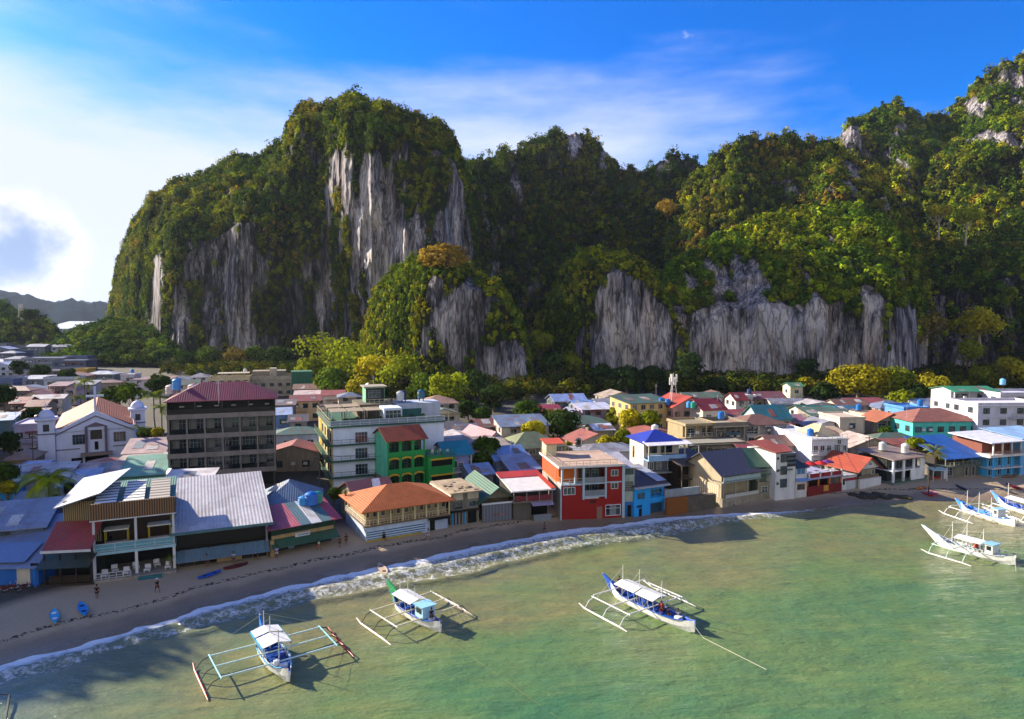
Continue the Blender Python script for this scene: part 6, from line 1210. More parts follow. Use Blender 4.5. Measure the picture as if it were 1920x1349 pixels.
# extra roofs that fill the town between the named ones
random.seed(21)
RC = [('9a5a50', 'rusty red'), ('8a8f9c', 'grey'), ('6c7f9c', 'slate blue'), ('b8b4b8', 'pale'), ('7a5c50', 'brown'), ('4a6a5c', 'dull green'), ('a89c90', 'beige'), ('8c4448', 'maroon')]
WC = [('b8b0a8', 'cream'), ('9aa0b0', 'lilac grey'), ('c8c4c4', 'white'), ('8a8078', 'drab'), ('a0988c', 'tan')]
FILL = [(60, 745, 'behind the long grey school block'), (88, 748, 'in front of the pinkish open floor house'), (10, 735, 'below the white house at the left edge'), (150, 722, 'left of the tall palms behind the church'), (205, 718, 'under the white roofed pavilion'), (180, 700, 'behind the white roofed pavilion'),
        (330, 712, 'left behind the crimson hotel roof'), (350, 722, 'just behind the pinkish tanks'), (372, 708, 'left of the cream unfinished building'), (580, 730, 'right of the green netting'), (615, 742, 'behind the left side of the roof garden hotel'), (660, 745, 'among the trees behind the roof garden'), 
        (560, 815, 'on the lane corner between the hotels'), (548, 850, 'at the black hotel side of the lane'), 
        (870, 830, 'between the teal roof and the small cliff'), (900, 850, 'left of the pink roofed gable house'), (985, 800, 'at the left of the big dark tree'), (1100, 795, 'under the long white roofed hall'), (1120, 830, 'behind the terrace of the red building'), (1160, 760, 'left of the cream concrete block'), (1165, 745, 'at the cliff foot left of the mast'), (1150, 850, 'right behind the red building'),
        (1350, 745, 'behind the crimson gable roof'), (1385, 780, 'right of the concrete frame'), (1540, 760, 'under the pale cliff right of the bungalow'), (1520, 790, 'behind the broad white house'), (1555, 800, 'right of the pink roof'), (1600, 760, 'under the spreading green tree'), (1640, 760, 'at the right of the spreading green tree'), (1680, 765, 'left of the blue box house'), (1690, 830, 'between the beige shed and the turquoise house'), (1725, 840, 'behind the coconut palm by the white framed house'),
        (1500, 835, 'in front of the tall plain white house'), (1440, 850, 'behind the green roofed annex'), (1760, 760, 'behind the turquoise and cream house'), (1320, 745, 'right behind the mast'), (1230, 815, 'above the blue hipped roof'), (60, 905, 'beside the tall coconut palm trunk'), (270, 870, 'under the striped tin roof of the black hotel'), (1480, 758, 'behind the turquoise gable'), (1565, 780, 'left of the long cream building')]
for i, (px, py, where) in enumerate(FILL):
    rc, rn = RC[(i * 3 + i // 8) % 8]; wc, wn_ = WC[(i * 2 + i // 5) % 5]; wdt = random.uniform(9, 13); h = random.uniform(3.4, 5.6)
    Yd = (34 - 2.4 - h) * FPX / (py - 600); hw = wdt / Yd * FPX / 2
    house(f'{wn_} walled house with {rn} roof {where}', px - hw, px + hw, py, h, random.uniform(7, 10), random.uniform(8, 22) if px < 1300 else random.uniform(0, 8), wc, random.choice(['gx', 'gy', 'hip', 'shed', 'gx']), rc, random.uniform(.9, 1.8), nw=2, rust=.5)
# packed small houses on the left hillside
rh = random.Random(5)
for i in range(34):
    px = rh.uniform(-20, 150); py = rh.uniform(640, 735) if px > 60 else rh.uniform(618, 740); h = rh.uniform(4, 7); cl_ = i % 4; wdt = rh.uniform(8, 13); Yd = (34 - 6 - h) * FPX / (py - 592) if py > 650 else 560; hw = wdt / Yd * FPX / 2
    house(['small grey house with a pale roof packed among others on the left hillside', 'small whitish house with a grey roof packed among others on the left hillside', 'small brownish house with a rusty roof packed among others on the left hillside', 'small slate blue house packed among others on the left hillside'][cl_], px - hw, px + hw, py, h, 8, rh.uniform(-5, 15), ['6a7084', 'a8b0c4', '7a6c6c', '56648a'][cl_], rh.choice(['gx', 'gy', 'flat', 'hip']), ['a4acc0', '7c8498', '7c5850', '6a7894'][cl_], 1.2, rt='m', nw=3, name='hillside_house', group=['grey hillside houses', 'whitish hillside houses', 'brownish hillside houses', 'slate blue hillside houses'][cl_], side=None)
# warehouse by the far bay
b = Bld('white_warehouse', 'long white roofed warehouse on the far shore left of the headland', (84, 628), (128, 630), 60, zr=14)
b.box('wall', paint('7c8ca0'), 0, b.W, 0, b.D, -12, 13); b.roof('gx', 13, 9, flat('7f90a8', .6), over=2, wall=paint('a8b8cc')); b.done()
# far radio mast on the left hill
P0 = G(41, 622, 24); e = empty('radio_mast', (P0.x, P0.y, 12)); tag(e, 'tall lattice radio mast on the dark hill at the far left', 'mast'); H2 = Zat(570, P0.y) - 12
for k in range(4):
    a = k * math.pi / 2 + .5; q = a + math.pi / 2; MB().tube([(3 * math.cos(a), 3 * math.sin(a), 0), (1.2 * math.cos(a), 1.2 * math.sin(a), H2)], .25, 4).build('leg', mm, e)
    for s_ in range(7):
        r0, r1 = 3 - 1.8 * s_ / 7, 3 - 1.8 * (s_ + 1) / 7; MB().tube([(r0 * math.cos(a), r0 * math.sin(a), H2 * s_ / 7), (r1 * math.cos(q), r1 * math.sin(q), H2 * (s_ + 1) / 7)], .12, 4).build('brace', mm, e)
# ---------------------------------------------------------------- trees and palms
TG = 'trees growing in and behind the town'
def tree(label, px, pyc, rpx, Y, ci=1, flat_=.8, nq=900, leaf=None, name='broadleaf_tree', group=TG, trunk=BARK, zb=None, wide=1.0, tint=1.0, sub=14):
    c = PY(px, pyc, Y); r = rpx / FPX * Y; zb = max(.5, gz1(c.x, c.y)) if zb is None else zb
    e = empty(name, (c.x, c.y, zb)); tag(e, label, 'tree', group); h = max(c.z - zb, r * .9)
    m_ = MB(); lean = random.uniform(-.1, .1) * r; tr = max(.12, r * .07)
    m_.tube([(0, 0, -.6), (lean * .3, 0, h * .35), (lean, 0, h)], [tr * 1.3, tr, tr * .5], 7)
    for k in range(5):
        a = k * 1.26 + random.random(); q = r * .7
        m_.tube([(lean * .6, 0, h * .55), (lean + math.cos(a) * q * .5, math.sin(a) * q * .5, h * .8), (lean + math.cos(a) * q, math.sin(a) * q, h + r * .15)], [tr * .55, tr * .35, tr * .12], 5)
    m_.build('trunk', trunk, e)
    lf = leaf or max(.32, min(1.1, Y / 270))
    V, F, C = crowns(np.array([[lean, 0, h]]), np.array([r]), GREENS[[ci]] * tint * 1.0, nq, lf, flat_, sub, .65)
    V[:, 0] = (V[:, 0] - lean) * wide + lean; npmesh('crown', V, F, LEAF, e, col=C); return e
def palm(label, px, pyc, rpx, Y, nf=18, name='coconut_palm', tint=1.0, trunkh=None, zb=None, yellow=.25, group='palms of the town'):
    c = PY(px, pyc, Y); r = rpx / FPX * Y; zb = gz1(c.x, c.y) if zb is None else zb; h = c.z - zb
    e = empty(name, (c.x, c.y, zb)); tag(e, label, 'palm', group)
    MB().tube([(random.uniform(-.6, .6), .2, -.4), (random.uniform(-.2, .2), 0, h * .5), (0, 0, h)], [.24, .17, .14], 7).build('trunk', BARK, e)
    V = []; C = []
    for i in range(nf):
        a = i * 2.399 + random.uniform(-.2, .2); el = random.uniform(-.15, 1.2); L_ = r * random.uniform(.85, 1.15) * 1.15; n = 16; pts = []
        x = z = 0.0; ang = el
        for k in range(n + 1):
            pts.append((x, z)); x += L_ / n * math.cos(ang); z += L_ / n * math.sin(ang); ang -= (1.9 if el > .5 else 1.25) / n
        col = np.array(GREENS[2] if random.random() < yellow else GREENS[1 if random.random() < .5 else 0]) * random.uniform(.9, 1.5) * tint
        if random.random() < .12: col = np.array([.16, .12, .04])
        ca, sa = math.cos(a), math.sin(a)
        for k in range(n):
            (x0_, z0_), (x1_, z1_) = pts[k], pts[k + 1]; t = (k + .5) / n; wd = r * .2 * math.sin(math.pi * min(1, t * .85 + .15)) ** .7
            for sgn in (-1, 1):
                for q in range(2):
                    f0 = q / 2; f1 = f0 + .2; xa_, za_ = x0_ + (x1_ - x0_) * f0, z0_ + (z1_ - z0_) * f0; xb_, zb_ = x0_ + (x1_ - x0_) * f1, z0_ + (z1_ - z0_) * f1
                    ox = wd * .5; dz = -wd * .55
                    for (xx, zz, s_) in ((xa_, za_, 0), (xb_, zb_, 0), (xb_ + ox, zb_ + dz, sgn * wd * .8), (xa_ + ox * 1.1, za_ + dz, sgn * wd * .85)):
                        V.append((xx * ca - s_ * sa, xx * sa + s_ * ca, h + zz)); C.append(col)
    V = np.array(V); npmesh('fronds', V, np.arange(len(V)).reshape(-1, 4), LEAF, e, col=np.array(C)); return e
palm('tall coconut palm with drooping fronds between the blue sheds and the silver roof', 90, 900, 54, 104, 44, yellow=.6, tint=1.3)
palm('fan shaped palm in front of the church left tower', 80, 834, 19, 150, 20)
palm('upper one of the two tall palms left of the church cross', 158, 716, 24, 235, 20, yellow=.5); palm('lower one of the two tall palms left of the church cross', 150, 745, 22, 225, 18)
palm('palm right behind the right bell tower of the church', 288, 742, 26, 180, 22); palm('pale palm at the left edge of the black hotel', 303, 765, 22, 172, 20, yellow=.6); palm('small palm at the right front corner of the church', 262, 802, 17, 150, 16)
palm('small palm at the left edge below the lilac hut', 8, 868, 20, 118, 16); palm('yellow green coconut palm behind the white framed house', 1754, 846, 26, 138, 26, yellow=.8, tint=1.2)
palm('small palm at the right end of the restaurant balcony', 322, 964, 11, 89, 14, zb=5.4); palm('small palm at the foot of the restaurant steps', 318, 1045, 12, 87, 14)
palm('potted palm at the left corner of the orange roofed restaurant', 648, 920, 12, 107, 14, zb=5.0)
palm('thin palm by the bay at the far left', 122, 618, 7, 620, 10)
TL = [
 ('dense bush at the left edge beside the brown hipped hut', 6, 890, 26, 112, 1, {}), ('yellow tinged bush at the left edge above the blue walled shed', 14, 915, 16, 108, 5, {}), ('dark tree at the left edge below the pale roof slab', 8, 740, 22, 200, 4, {}), ('rounded tree behind the church roof, left one', 212, 744, 26, 195, 1, {}), ('rounded tree behind the church roof, right one', 250, 738, 24, 190, 0, {}), ('dark tree left of the black hotel', 300, 720, 22, 230, 4, {}),
 ('yellow flowering bush by the side of the black hotel', 296, 812, 11, 150, 5, {}), ('leafy tree at the end of the church yard', 275, 815, 15, 152, 1, {}), ('dark tree in front of the rectory', 20, 830, 24, 140, 4, {}),
 ('large grey green tree at the right of the netted building', 600, 668, 44, 330, 0, {}), ('rounded pale green tree at the foot of the small cliff, left', 655, 690, 46, 310, 2, {}), ('spreading tree above the netted building', 575, 700, 26, 320, 7, {}), ('yellow green tree right behind the roof garden', 705, 712, 36, 290, 5, {}), ('green tree behind the stair tower of the roof garden hotel', 752, 716, 38, 280, 2, {}), ('dark green tree right of the stair tower', 790, 730, 26, 262, 1, {}), ('bright green tree right of the roof garden hotel', 845, 735, 32, 250, 2, {}), ('shadowy tree at the cliff foot right of the bright green one', 890, 740, 34, 265, 4, {}), ('low shadowy tree above the dusty red roof', 925, 770, 30, 235, 4, {}), ('tree in the gap left of the small cliff', 620, 720, 28, 270, 1, {}), ('tree just over the pergola roofs', 672, 728, 20, 245, 5, {}),
 ('round dark green tree right of the teal roof', 912, 852, 32, 138, 1, dict(nq=2400, flat_=1.15)), ('big dark tree in the middle of the town', 992, 792, 40, 185, 1, dict(nq=1800)), ('vivid yellow green tree in front of the big dark tree', 1000, 806, 22, 168, 5, dict(tint=1.5, nq=1400)), ('dark branching tree right of the vivid yellow green one', 1056, 812, 38, 175, 4, dict(nq=1500, sub=20)), ('brown tinged tree between the two dark trees', 1030, 790, 26, 190, 7, {}), ('low dark shrub under the branching tree', 1092, 842, 22, 160, 4, {}),
 ('yellow green shrub tree behind the red building terrace', 1138, 834, 20, 152, 5, dict(tint=1.2, nq=1200)), ('feathery pale tree left of the yellow green group', 1152, 782, 17, 200, 2, dict(flat_=1.2)), ('yellow tipped tree in the group left of the ruin', 1182, 790, 27, 180, 5, dict(tint=1.1, nq=1400)), ('green tree right in the group left of the ruin', 1222, 790, 24, 178, 2, dict(nq=1300)), ('small green tree under the yellow tipped tree', 1168, 820, 18, 165, 2, dict(nq=1000)),
 ('dark tree at the cliff foot above the long white hall', 1128, 712, 30, 300, 4, {}), ('dark tree right of the long white hall', 1176, 716, 34, 280, 4, {}), ('dark cliff foot tree left of the mast', 1222, 708, 26, 300, 4, {}), ('dark tree against the pale cliff behind the mast', 1295, 688, 30, 318, 4, {}), ('small dark tree at the pale cliff foot', 1345, 730, 20, 290, 4, {}), ('dark tree growing up the middle of the pale cliff', 1512, 700, 24, 305, 4, dict(flat_=1.3)), ('sunlit tree beside the green roofed lookout', 1512, 728, 18, 290, 5, {}), ('dark tree under the lookout hut', 1492, 752, 20, 260, 4, {}), ('dark tree right of the turquoise gable roof', 1500, 778, 18, 215, 4, {}), ('dark shrub tree behind the bungalow', 1545, 748, 24, 255, 4, {}), ('lone dark tree at the cliff foot behind the maroon roof', 1420, 722, 14, 300, 4, {}),
 ('wide umbrella shaped tree lit yellow green, left part of the pair', 1608, 735, 44, 262, 5, dict(nq=2000, flat_=.55, wide=1.3, sub=24)), ('wide umbrella shaped tree right part of the pair', 1668, 738, 40, 265, 2, dict(nq=1800, flat_=.6, wide=1.2, sub=24)), ('sunlit tree left of the white terraced building', 1745, 738, 34, 255, 5, dict(nq=1600)), ('dark tree behind the blue box house', 1712, 752, 26, 250, 4, {}), ('green tree next to the turquoise hipped house', 1770, 764, 24, 225, 2, {}),
 ('leafy tree between the white framed house and the turquoise house', 1718, 834, 17, 146, 2, dict(nq=1300)), ('bright tree at the right edge above the white flats', 1893, 698, 34, 300, 5, dict(nq=1500)), ('green tree left of the bright right edge tree', 1842, 706, 26, 310, 2, {}),
 ('yellow crowned tree high on the right slope', 1838, 612, 42, 372, 5, dict(nq=2000, tint=1.3, trunk=PALEBARK, zb=20)), ('pale brown tree left of the yellow crowned one', 1738, 612, 38, 376, 7, dict(nq=1500, tint=1.2, trunk=PALEBARK, zb=20)), ('green tree under the yellow crowned tree', 1815, 662, 30, 366, 2, dict(zb=4)), ('brownish tree at the right end of the pale cliff', 1700, 640, 24, 368, 7, dict(zb=6)),
 ('orange brown tree on top of the small cliff', 832, 492, 30, 322, 6, dict(nq=1500, flat_=.5, wide=1.3, tint=1.1, zb=55)), ('pale trunked tree on the right mountain, lower one', 1812, 405, 24, 470, 2, dict(nq=1000, flat_=.45, trunk=PALEBARK, zb=85, tint=1.3)), ('pale trunked tree on the right mountain, upper one', 1762, 396, 22, 480, 5, dict(nq=1000, flat_=.45, trunk=PALEBARK, zb=90, tint=1.3)),
 ('orange leaved tree in the dark valley', 1252, 392, 22, 545, 6, dict(nq=1200, tint=1.3, zb=105)), ('light green tree at the left foot of the rounded buttress', 1012, 640, 26, 375, 2, dict(tint=1.3, nq=1300)), ('green tree below the rounded buttress', 1040, 700, 34, 335, 1, {}), ('bright shrub tree at the foot of the rounded buttress', 1070, 680, 24, 340, 2, {}),
 ('hazy tree at the headland foot, leftmost of the row', 395, 672, 24, 430, 0, {}), ('hazy tree at the headland foot, second of the row', 440, 678, 26, 425, 7, {}), ('hazy tree at the headland foot, third of the row', 478, 668, 22, 428, 0, {}), ('hazy tree at the headland foot, fourth of the row', 520, 672, 26, 420, 1, {}), ('hazy tree at the headland foot, rightmost of the row', 555, 666, 22, 420, 4, {}),
 ('bushy tree behind the white tin roof in the middle town', 1130, 792, 20, 215, 1, {}), ('olive tree beside the grey green hipped roof', 1075, 846, 18, 160, 3, {}), ('tree squeezed between the pink gable roof and the tin houses', 955, 842, 16, 165, 0, {}), ('tree top over the dusty red roof by the small cliff', 905, 800, 20, 205, 1, {}), ('dark tree behind the grey arched roof', 878, 790, 22, 215, 4, {}), ('tree at the bend of the lane between the hotels', 590, 858, 14, 150, 4, {}), ('tree in the yard left of the roof garden hotel', 558, 800, 14, 185, 1, {}), ('small tree behind the striped bar', 628, 925, 12, 112, 1, {}), ('slender tree behind the concrete frame', 1412, 775, 18, 205, 0, {}), ('sunny tree behind the cream house with orange roof', 1690, 760, 24, 235, 2, {}), ('shrubby tree behind the blue canopy restaurant', 1800, 838, 16, 150, 1, {}), ('tree left of the turquoise house', 1660, 812, 14, 170, 1, {}), ('tree behind the left rectory roof', 60, 778, 18, 185, 4, {}), ('tree in front of the long grey school block', 75, 700, 18, 300, 4, {}), ('tree beside the mustard yellow house', 128, 705, 16, 290, 4, {}), ('tree above the small white villa', 36, 690, 16, 330, 4, {}),
 ('dark tree at the left of the headland foot', 345, 690, 26, 400, 4, {}), ('lone tree on the skyline of the left hill', 52, 592, 14, 560, 4, dict(zb=25)),
]
for lb, px, pyc, r, Y, ci, kw in TL:
    kw = dict(kw)
    if 560 < px < 880 and pyc < 760 and Y > 240: kw.setdefault('tint', 1.35); kw.setdefault('nq', 1500); r *= 1.2; ci = {0: 2, 7: 2, 1: 0, 4: 0}.get(ci, ci)
    tree(lb, px, pyc, r, Y, ci, **kw)
# ---------------------------------------------------------------- outrigger boats
WH = flat('d9d9d6', .45, .4, 'white_paint'); NAVY = flat('174fae', .5, .4, 'blue_paint'); CYAN = flat('2196c8', .5, .4, 'cyan_paint'); GREENB = flat('1c8a55', .5, .4, 'green_paint'); REDF = flat('a82a2c', .5, .4, 'red_paint'); BAMBOO = flat('d6cfb0', .6, .3, 'bamboo'); LBLUE = flat('7fc4dc', .5, .4, 'pale_blue_paint'); DKS = flat('2c3438', .7, .3, 'dark_strut'); ROPE = flat('c9c6b0', .8, .2, 'rope')
def bangka(label, near, far, A=4.6, Wd=1.05, fin=(1.8, 2.6), finm=NAVY, deckm=NAVY, hullm=WH, railm=WH, floatm=WH, beamm=WH, strutm=DKS, sides=(1, 1), canopy=((.28, .8),), canm=WH, trim=None, masts=(.35, .55, .75), house_=None, beams=(.22, .5, .78), mh=3.8, ropes=True, fw=0):
    n_, f_ = G(*near, 0), G(*far, 0); d = f_ - n_; L_ = math.hypot(d.x, d.y); rz = math.atan2(d.y, d.x)
    e = empty('outrigger_boat', (n_.x, n_.y, 0), rz); tag(e, label, 'boat', 'outrigger boats moored off the beach')
    NS = 34
    def sec(t):
        w_ = Wd * (min(1, t / .32) ** .6) * (1 if t < .6 else max(.06, 1 - ((t - .6) / .4) ** 2.2)); w_ = max(w_, .1)
        s_ = .95 + .55 * max(0, 1 - t / .18) ** 2 + .75 * max(0, (t - .7) / .3) ** 2
        k_ = -.35 + .5 * max(0, 1 - t / .15) ** 2 + .7 * max(0, (t - .82) / .18) ** 2
        return w_, s_, k_
    m_ = MB(); rings = []
    for i in range(NS + 1):
        t = i / NS; w_, s_, k_ = sec(t); x = t * L_ + (-.5 * (1 - t / .1) if t < .1 else 0)
        rings.append([(x, -w_, s_), (x, -w_ * .92, s_ * .5 + k_ * .5), (x, -w_ * .45, k_ + .08), (x, 0, k_), (x, w_ * .45, k_ + .08), (x, w_ * .92, s_ * .5 + k_ * .5), (x, w_, s_), (x, w_ * .86, s_), (x, w_ * .8, s_ - .4), (x, -w_ * .8, s_ - .4), (x, -w_ * .86, s_)])
    k = len(rings[0]); fs = [(i * k + j, i * k + (j + 1) % k, (i + 1) * k + (j + 1) % k, (i + 1) * k + j) for i in range(NS) for j in range(k)] + [tuple(range(k))[::-1], tuple(NS * k + j for j in range(k))]
    m_.poly([v for r_ in rings for v in r_], fs); o = m_.build('hull', hullm, e); o.data.materials.append(deckm)
    for p in o.data.polygons:
        if p.index < NS * k and p.index % k in (7, 8, 9): p.material_index = 1
    for sgn in (-1, 1):
        pts = [(i / NS * L_, sgn * (sec(i / NS)[0] + .03), sec(i / NS)[1] + .02) for i in range(2, NS + 1, 2)]; MB().tube(pts, .06, 5).build('gunwale', trim or deckm, e)
    # tall prow board
    w_, s_, k_ = sec(1); ex, hz = fin; th = .09; tz = 1.0 + hz; q = [(L_ * .86, .9), (L_ * .985, k_ - .1), (L_ + ex, tz), (L_ + ex - .4, tz + .02), (L_ * (.93 - fw), s_ - .35 + fw * 9)]
    if ex < .4: q = [(L_ * .82, .8), (L_ * .98, k_ - .1), (L_ + ex, tz), (L_ + ex - .2, tz - .1), (L_ * .84, s_ + .1)]
    fm_ = MB().poly([(x, -th, z) for x, z in q] + [(x, th, z) for x, z in q], [(0, 1, 2, 3, 4), (9, 8, 7, 6, 5)] + [((j + 1) % 5, j, j + 5, (j + 1) % 5 + 5) for j in range(5)]); fo_ = fm_.build('prow', finm, e)
    MB().tube([(L_ * .985 + .03, 0, k_ - .1), (L_ + ex + .03, 0, tz + .05)], .08, 6).build('stem', WH, fo_)
    # outriggers
    for bt in beams:
        x = bt * L_; z = sec(bt)[1] + .12
        MB().tube([(x, -A if sides[0] else -Wd, z + .1), (x, 0, z + .05), (x, A if sides[1] else Wd, z + .1)], .08, 6).build('crossbeam', beamm, e)
    for sgn, on in ((-1, sides[0]), (1, sides[1])):
        if not on: continue
        x0_, x1_ = beams[0] * L_, beams[-1] * L_; z = 1.2
        MB().tube([(x0_ - .3, sgn * A, z), (x1_ + .3, sgn * A, z)], .07, 5).build('outer_rail', railm, e); 
        MB().tube([(x0_ - 1.2, sgn * (A + 1.35), .02), (x0_, sgn * (A + 1.35), .10), ((x0_ + x1_) / 2, sgn * (A + 1.35), .12), (x1_, sgn * (A + 1.35), .16), (x1_ + 1.1, sgn * (A + 1.3), .42)], [.05, .10, .11, .10, .05], 7).build('float', floatm, e)
        for bt in beams: x = bt * L_; MB().tube([(x, sgn * (A - .1), z), (x, sgn * (A + .7), .95), (x, sgn * (A + 1.35), .15)], .06, 5).build('strut', strutm, e)
    for (c0, c1) in canopy:
        xa_, xb_ = c0 * L_, c1 * L_; zc = 2.2; m2 = MB(); wc = Wd * 1.15
        m2.slab([(xa_, -wc, zc), (xb_, -wc, zc), (xb_, 0, zc + .3), (xa_, 0, zc + .3)], .06).slab([(xa_, 0, zc + .3), (xb_, 0, zc + .3), (xb_, wc, zc), (xa_, wc, zc)], .06)
        co_ = m2.build('canopy', canm, e)
        if trim: MB().box(xa_ - .03, xb_ + .03, -wc - .03, -wc, zc - .3, zc + .02).box(xa_ - .03, xb_ + .03, wc, wc + .03, zc - .3, zc + .02).build('valance', trim, co_)
        for i in range(4):
            for sgn in (-1, 1): x = xa_ + .1 + (xb_ - xa_ - .2) * i / 3; MB().tube([(x, sgn * Wd * .8, .8), (x, sgn * wc * .92, zc)], .035, 5).build('post', WH, e)
        for i in range(3): x = xa_ + (xb_ - xa_) * (i + .5) / 3; MB().box(x - .15, x + .15, -Wd * .75, Wd * .75, .95, 1.02).build('bench', deckm, e)
    for mt in masts:
        x = mt * L_; h = mh * (1 if mt == masts[1] or len(masts) < 3 else .94); MB().tube([(x, 0, .5), (x, 0, h)], [.07, .04], 6).build('mast', WH, e)
        if ropes:
            for sgn, on in ((-1, sides[0]), (1, sides[1])):
                if on: MB().tube([(x, 0, h - .25), (x, sgn * A, 1.25)], .016, 3).build('rigging', ROPE, e)
    if house_:
        x0_, x1_, hm = house_; h_ = MB().box(x0_ * L_, x1_ * L_, -Wd * .8, Wd * .8, 1.0, 2.3).build('wheelhouse', hm, e); MB().slab([(x0_ * L_ - .2, -Wd, 2.36), (x1_ * L_ + .2, -Wd, 2.36), (x1_ * L_ + .2, Wd, 2.42), (x0_ * L_ - .2, Wd, 2.42)], .07).build('cabin_roof', flat('8cc0e0', .5), h_)
        for sgn in (-1, 1): MB().box(x0_ * L_ + .2, x1_ * L_ - .2, sgn * Wd * .8 - .02, sgn * Wd * .8 + .02, 1.5, 2.1).build('cabin_window', glass(), h_)
    MB().box(.12 * L_, .17 * L_, -.35, .35, .7, 1.15).build('engine_box', WH, e)
    return e, L_, rz
B1 = bangka('blue and white outrigger boat with curved dark red floats, nearest the camera', (540, 1278), (489, 1206), A=5.5, Wd=1.2, fin=(.2, 2.0), finm=flat('2a78d0', .5), railm=LBLUE, floatm=REDF, trim=CYAN, canopy=((.36, .62), (.66, .84)), beams=(.22, .48, .74), masts=(.3, .62, .86), mh=4.2, beamm=flat('bfd8d4', .5))
B2 = bangka('outrigger boat with a tall green prow and white awning left of centre', (822, 1186), (738, 1136), A=4.1, Wd=1.0, fin=(1.5, 1.75), fw=.07, finm=GREENB, canopy=((.42, .84),), house_=(.2, .36, flat('a9d4ee', .5)), masts=(.5, .66, .84), mh=3.9, beamm=BAMBOO, floatm=flat('d8c8c0', .5), strutm=flat('4a4038'))
B3 = bangka('long white outrigger boat with blue deck, alone in the middle of the bay', (1296, 1186), (1146, 1115), A=4.3, Wd=1.1, fin=(1.6, 1.2), canopy=((.36, .58), (.6, .86)), masts=(.34, .62, .84), mh=4.6, strutm=WH, beams=(.42, .64, .88))
B4 = bangka('white outrigger boat with a white cabin and red barrel near the right edge', (1896, 1060), (1756, 1022), A=3.9, Wd=1.1, fin=(2.3, 1.5), finm=flat('c8cede', .5), deckm=flat('b8c4c8', .5), canopy=((.34, .7),), house_=(.2, .3, WH), masts=(.36, .58, .78), mh=4.4, strutm=flat('b8d4c8', .5), railm=flat('c0dcd0', .5), beams=(.38, .6, .84))
B5 = bangka('blue trimmed outrigger boat behind the white one at the right edge', (1898, 988), (1802, 958), A=3.6, Wd=1.0, fin=(1.3, .9), finm=flat('2a7ad4', .5), deckm=flat('2a7ad4', .5), canopy=(), house_=(.2, .3, WH), masts=(.4, .64, .88), mh=4.2, strutm=WH, beams=(.4, .64, .88))
B6 = bangka('outrigger boat with a long blue edged prow cut off by the right edge', (1990, 985), (1872, 948), A=3.6, Wd=1.1, fin=(1.8, 1.3), finm=flat('4a86d8', .5), canopy=((.4, .8),), masts=(.5, .84), mh=4.6, strutm=WH)
def loc2w(B, x, y, z=0): e, L_, rz = B; return (e.location.x + x * math.cos(rz) - y * math.sin(rz), e.location.y + x * math.sin(rz) + y * math.cos(rz), z)
def barrel(B, x, y, m_, lb, z=.6):
    e = empty('barrel', loc2w(B, x, y, z)); tag(e, lb, 'barrel'); MB().lathe([(.26, 0), (.3, .1), (.3, .75), (.26, .85), (.02, .86)], 12).build('drum', m_, e); MB().lathe([(.1, .86), (.1, .9), (.01, .9)], 8).build('lid', m_, e)
barrel(B4, B4[1] * .5, -.9, flat('c8301c', .5), 'orange red barrel on the side of the white cabin boat', .9)
barrel(B2, B2[1] * .45, -.6, flat('d0481c', .5), 'orange bundle drum on the deck of the green prow boat')
barrel(B3, B3[1] * .38, -.5, flat('c03020', .5), 'red drum amidships on the long white boat')
barrel(B1, B1[1] * .2, .5, WH, 'white drum at the stern of the nearest boat')
def line(name, lb, pts, r=.02, cat='rope', m_=ROPE):
    e = empty(name, pts[0]); tag(e, lb, cat); o = MB().tube([tuple(Vector(p) - Vector(pts[0])) for p in pts], r, 5).build('strand', m_, e)
a_, b_ = G(1318, 1196, .1), G(1437, 1256, .12)
line('mooring_rope', 'pale mooring rope trailing from the bow of the long white boat', [Vector(loc2w(B3, -.4, 0, .9)), a_, (a_ + b_) / 2, b_], .025)
a_, b_ = G(840, 1200, .05), G(1050, 1349, .05); line('mooring_rope', 'faint mooring rope running from the green prow boat to the bottom of the picture', [Vector(loc2w(B2, -.4, 0, .8)), a_, b_], .012, m_=flat('6a7048', .8))
a_ = G(1905, 1072, .02); line('mooring_rope', 'short rope from the bow of the white cabin boat', [Vector(loc2w(B4, -.4, 0, 1.2)), a_], .02)
a_, b_ = G(18, 1303, .5), G(10, 1352, .3); e = empty('bamboo_pole', a_); tag(e, 'dark bamboo outrigger pole rising from the water at the bottom left corner', 'pole'); MB().tube([(0, 0, 0), tuple(b_ - a_)], .10, 6).tube([(0, 0, 0), tuple(G(0, 1302, .5) - a_)], .05, 6).build('shaft', DKS, e)
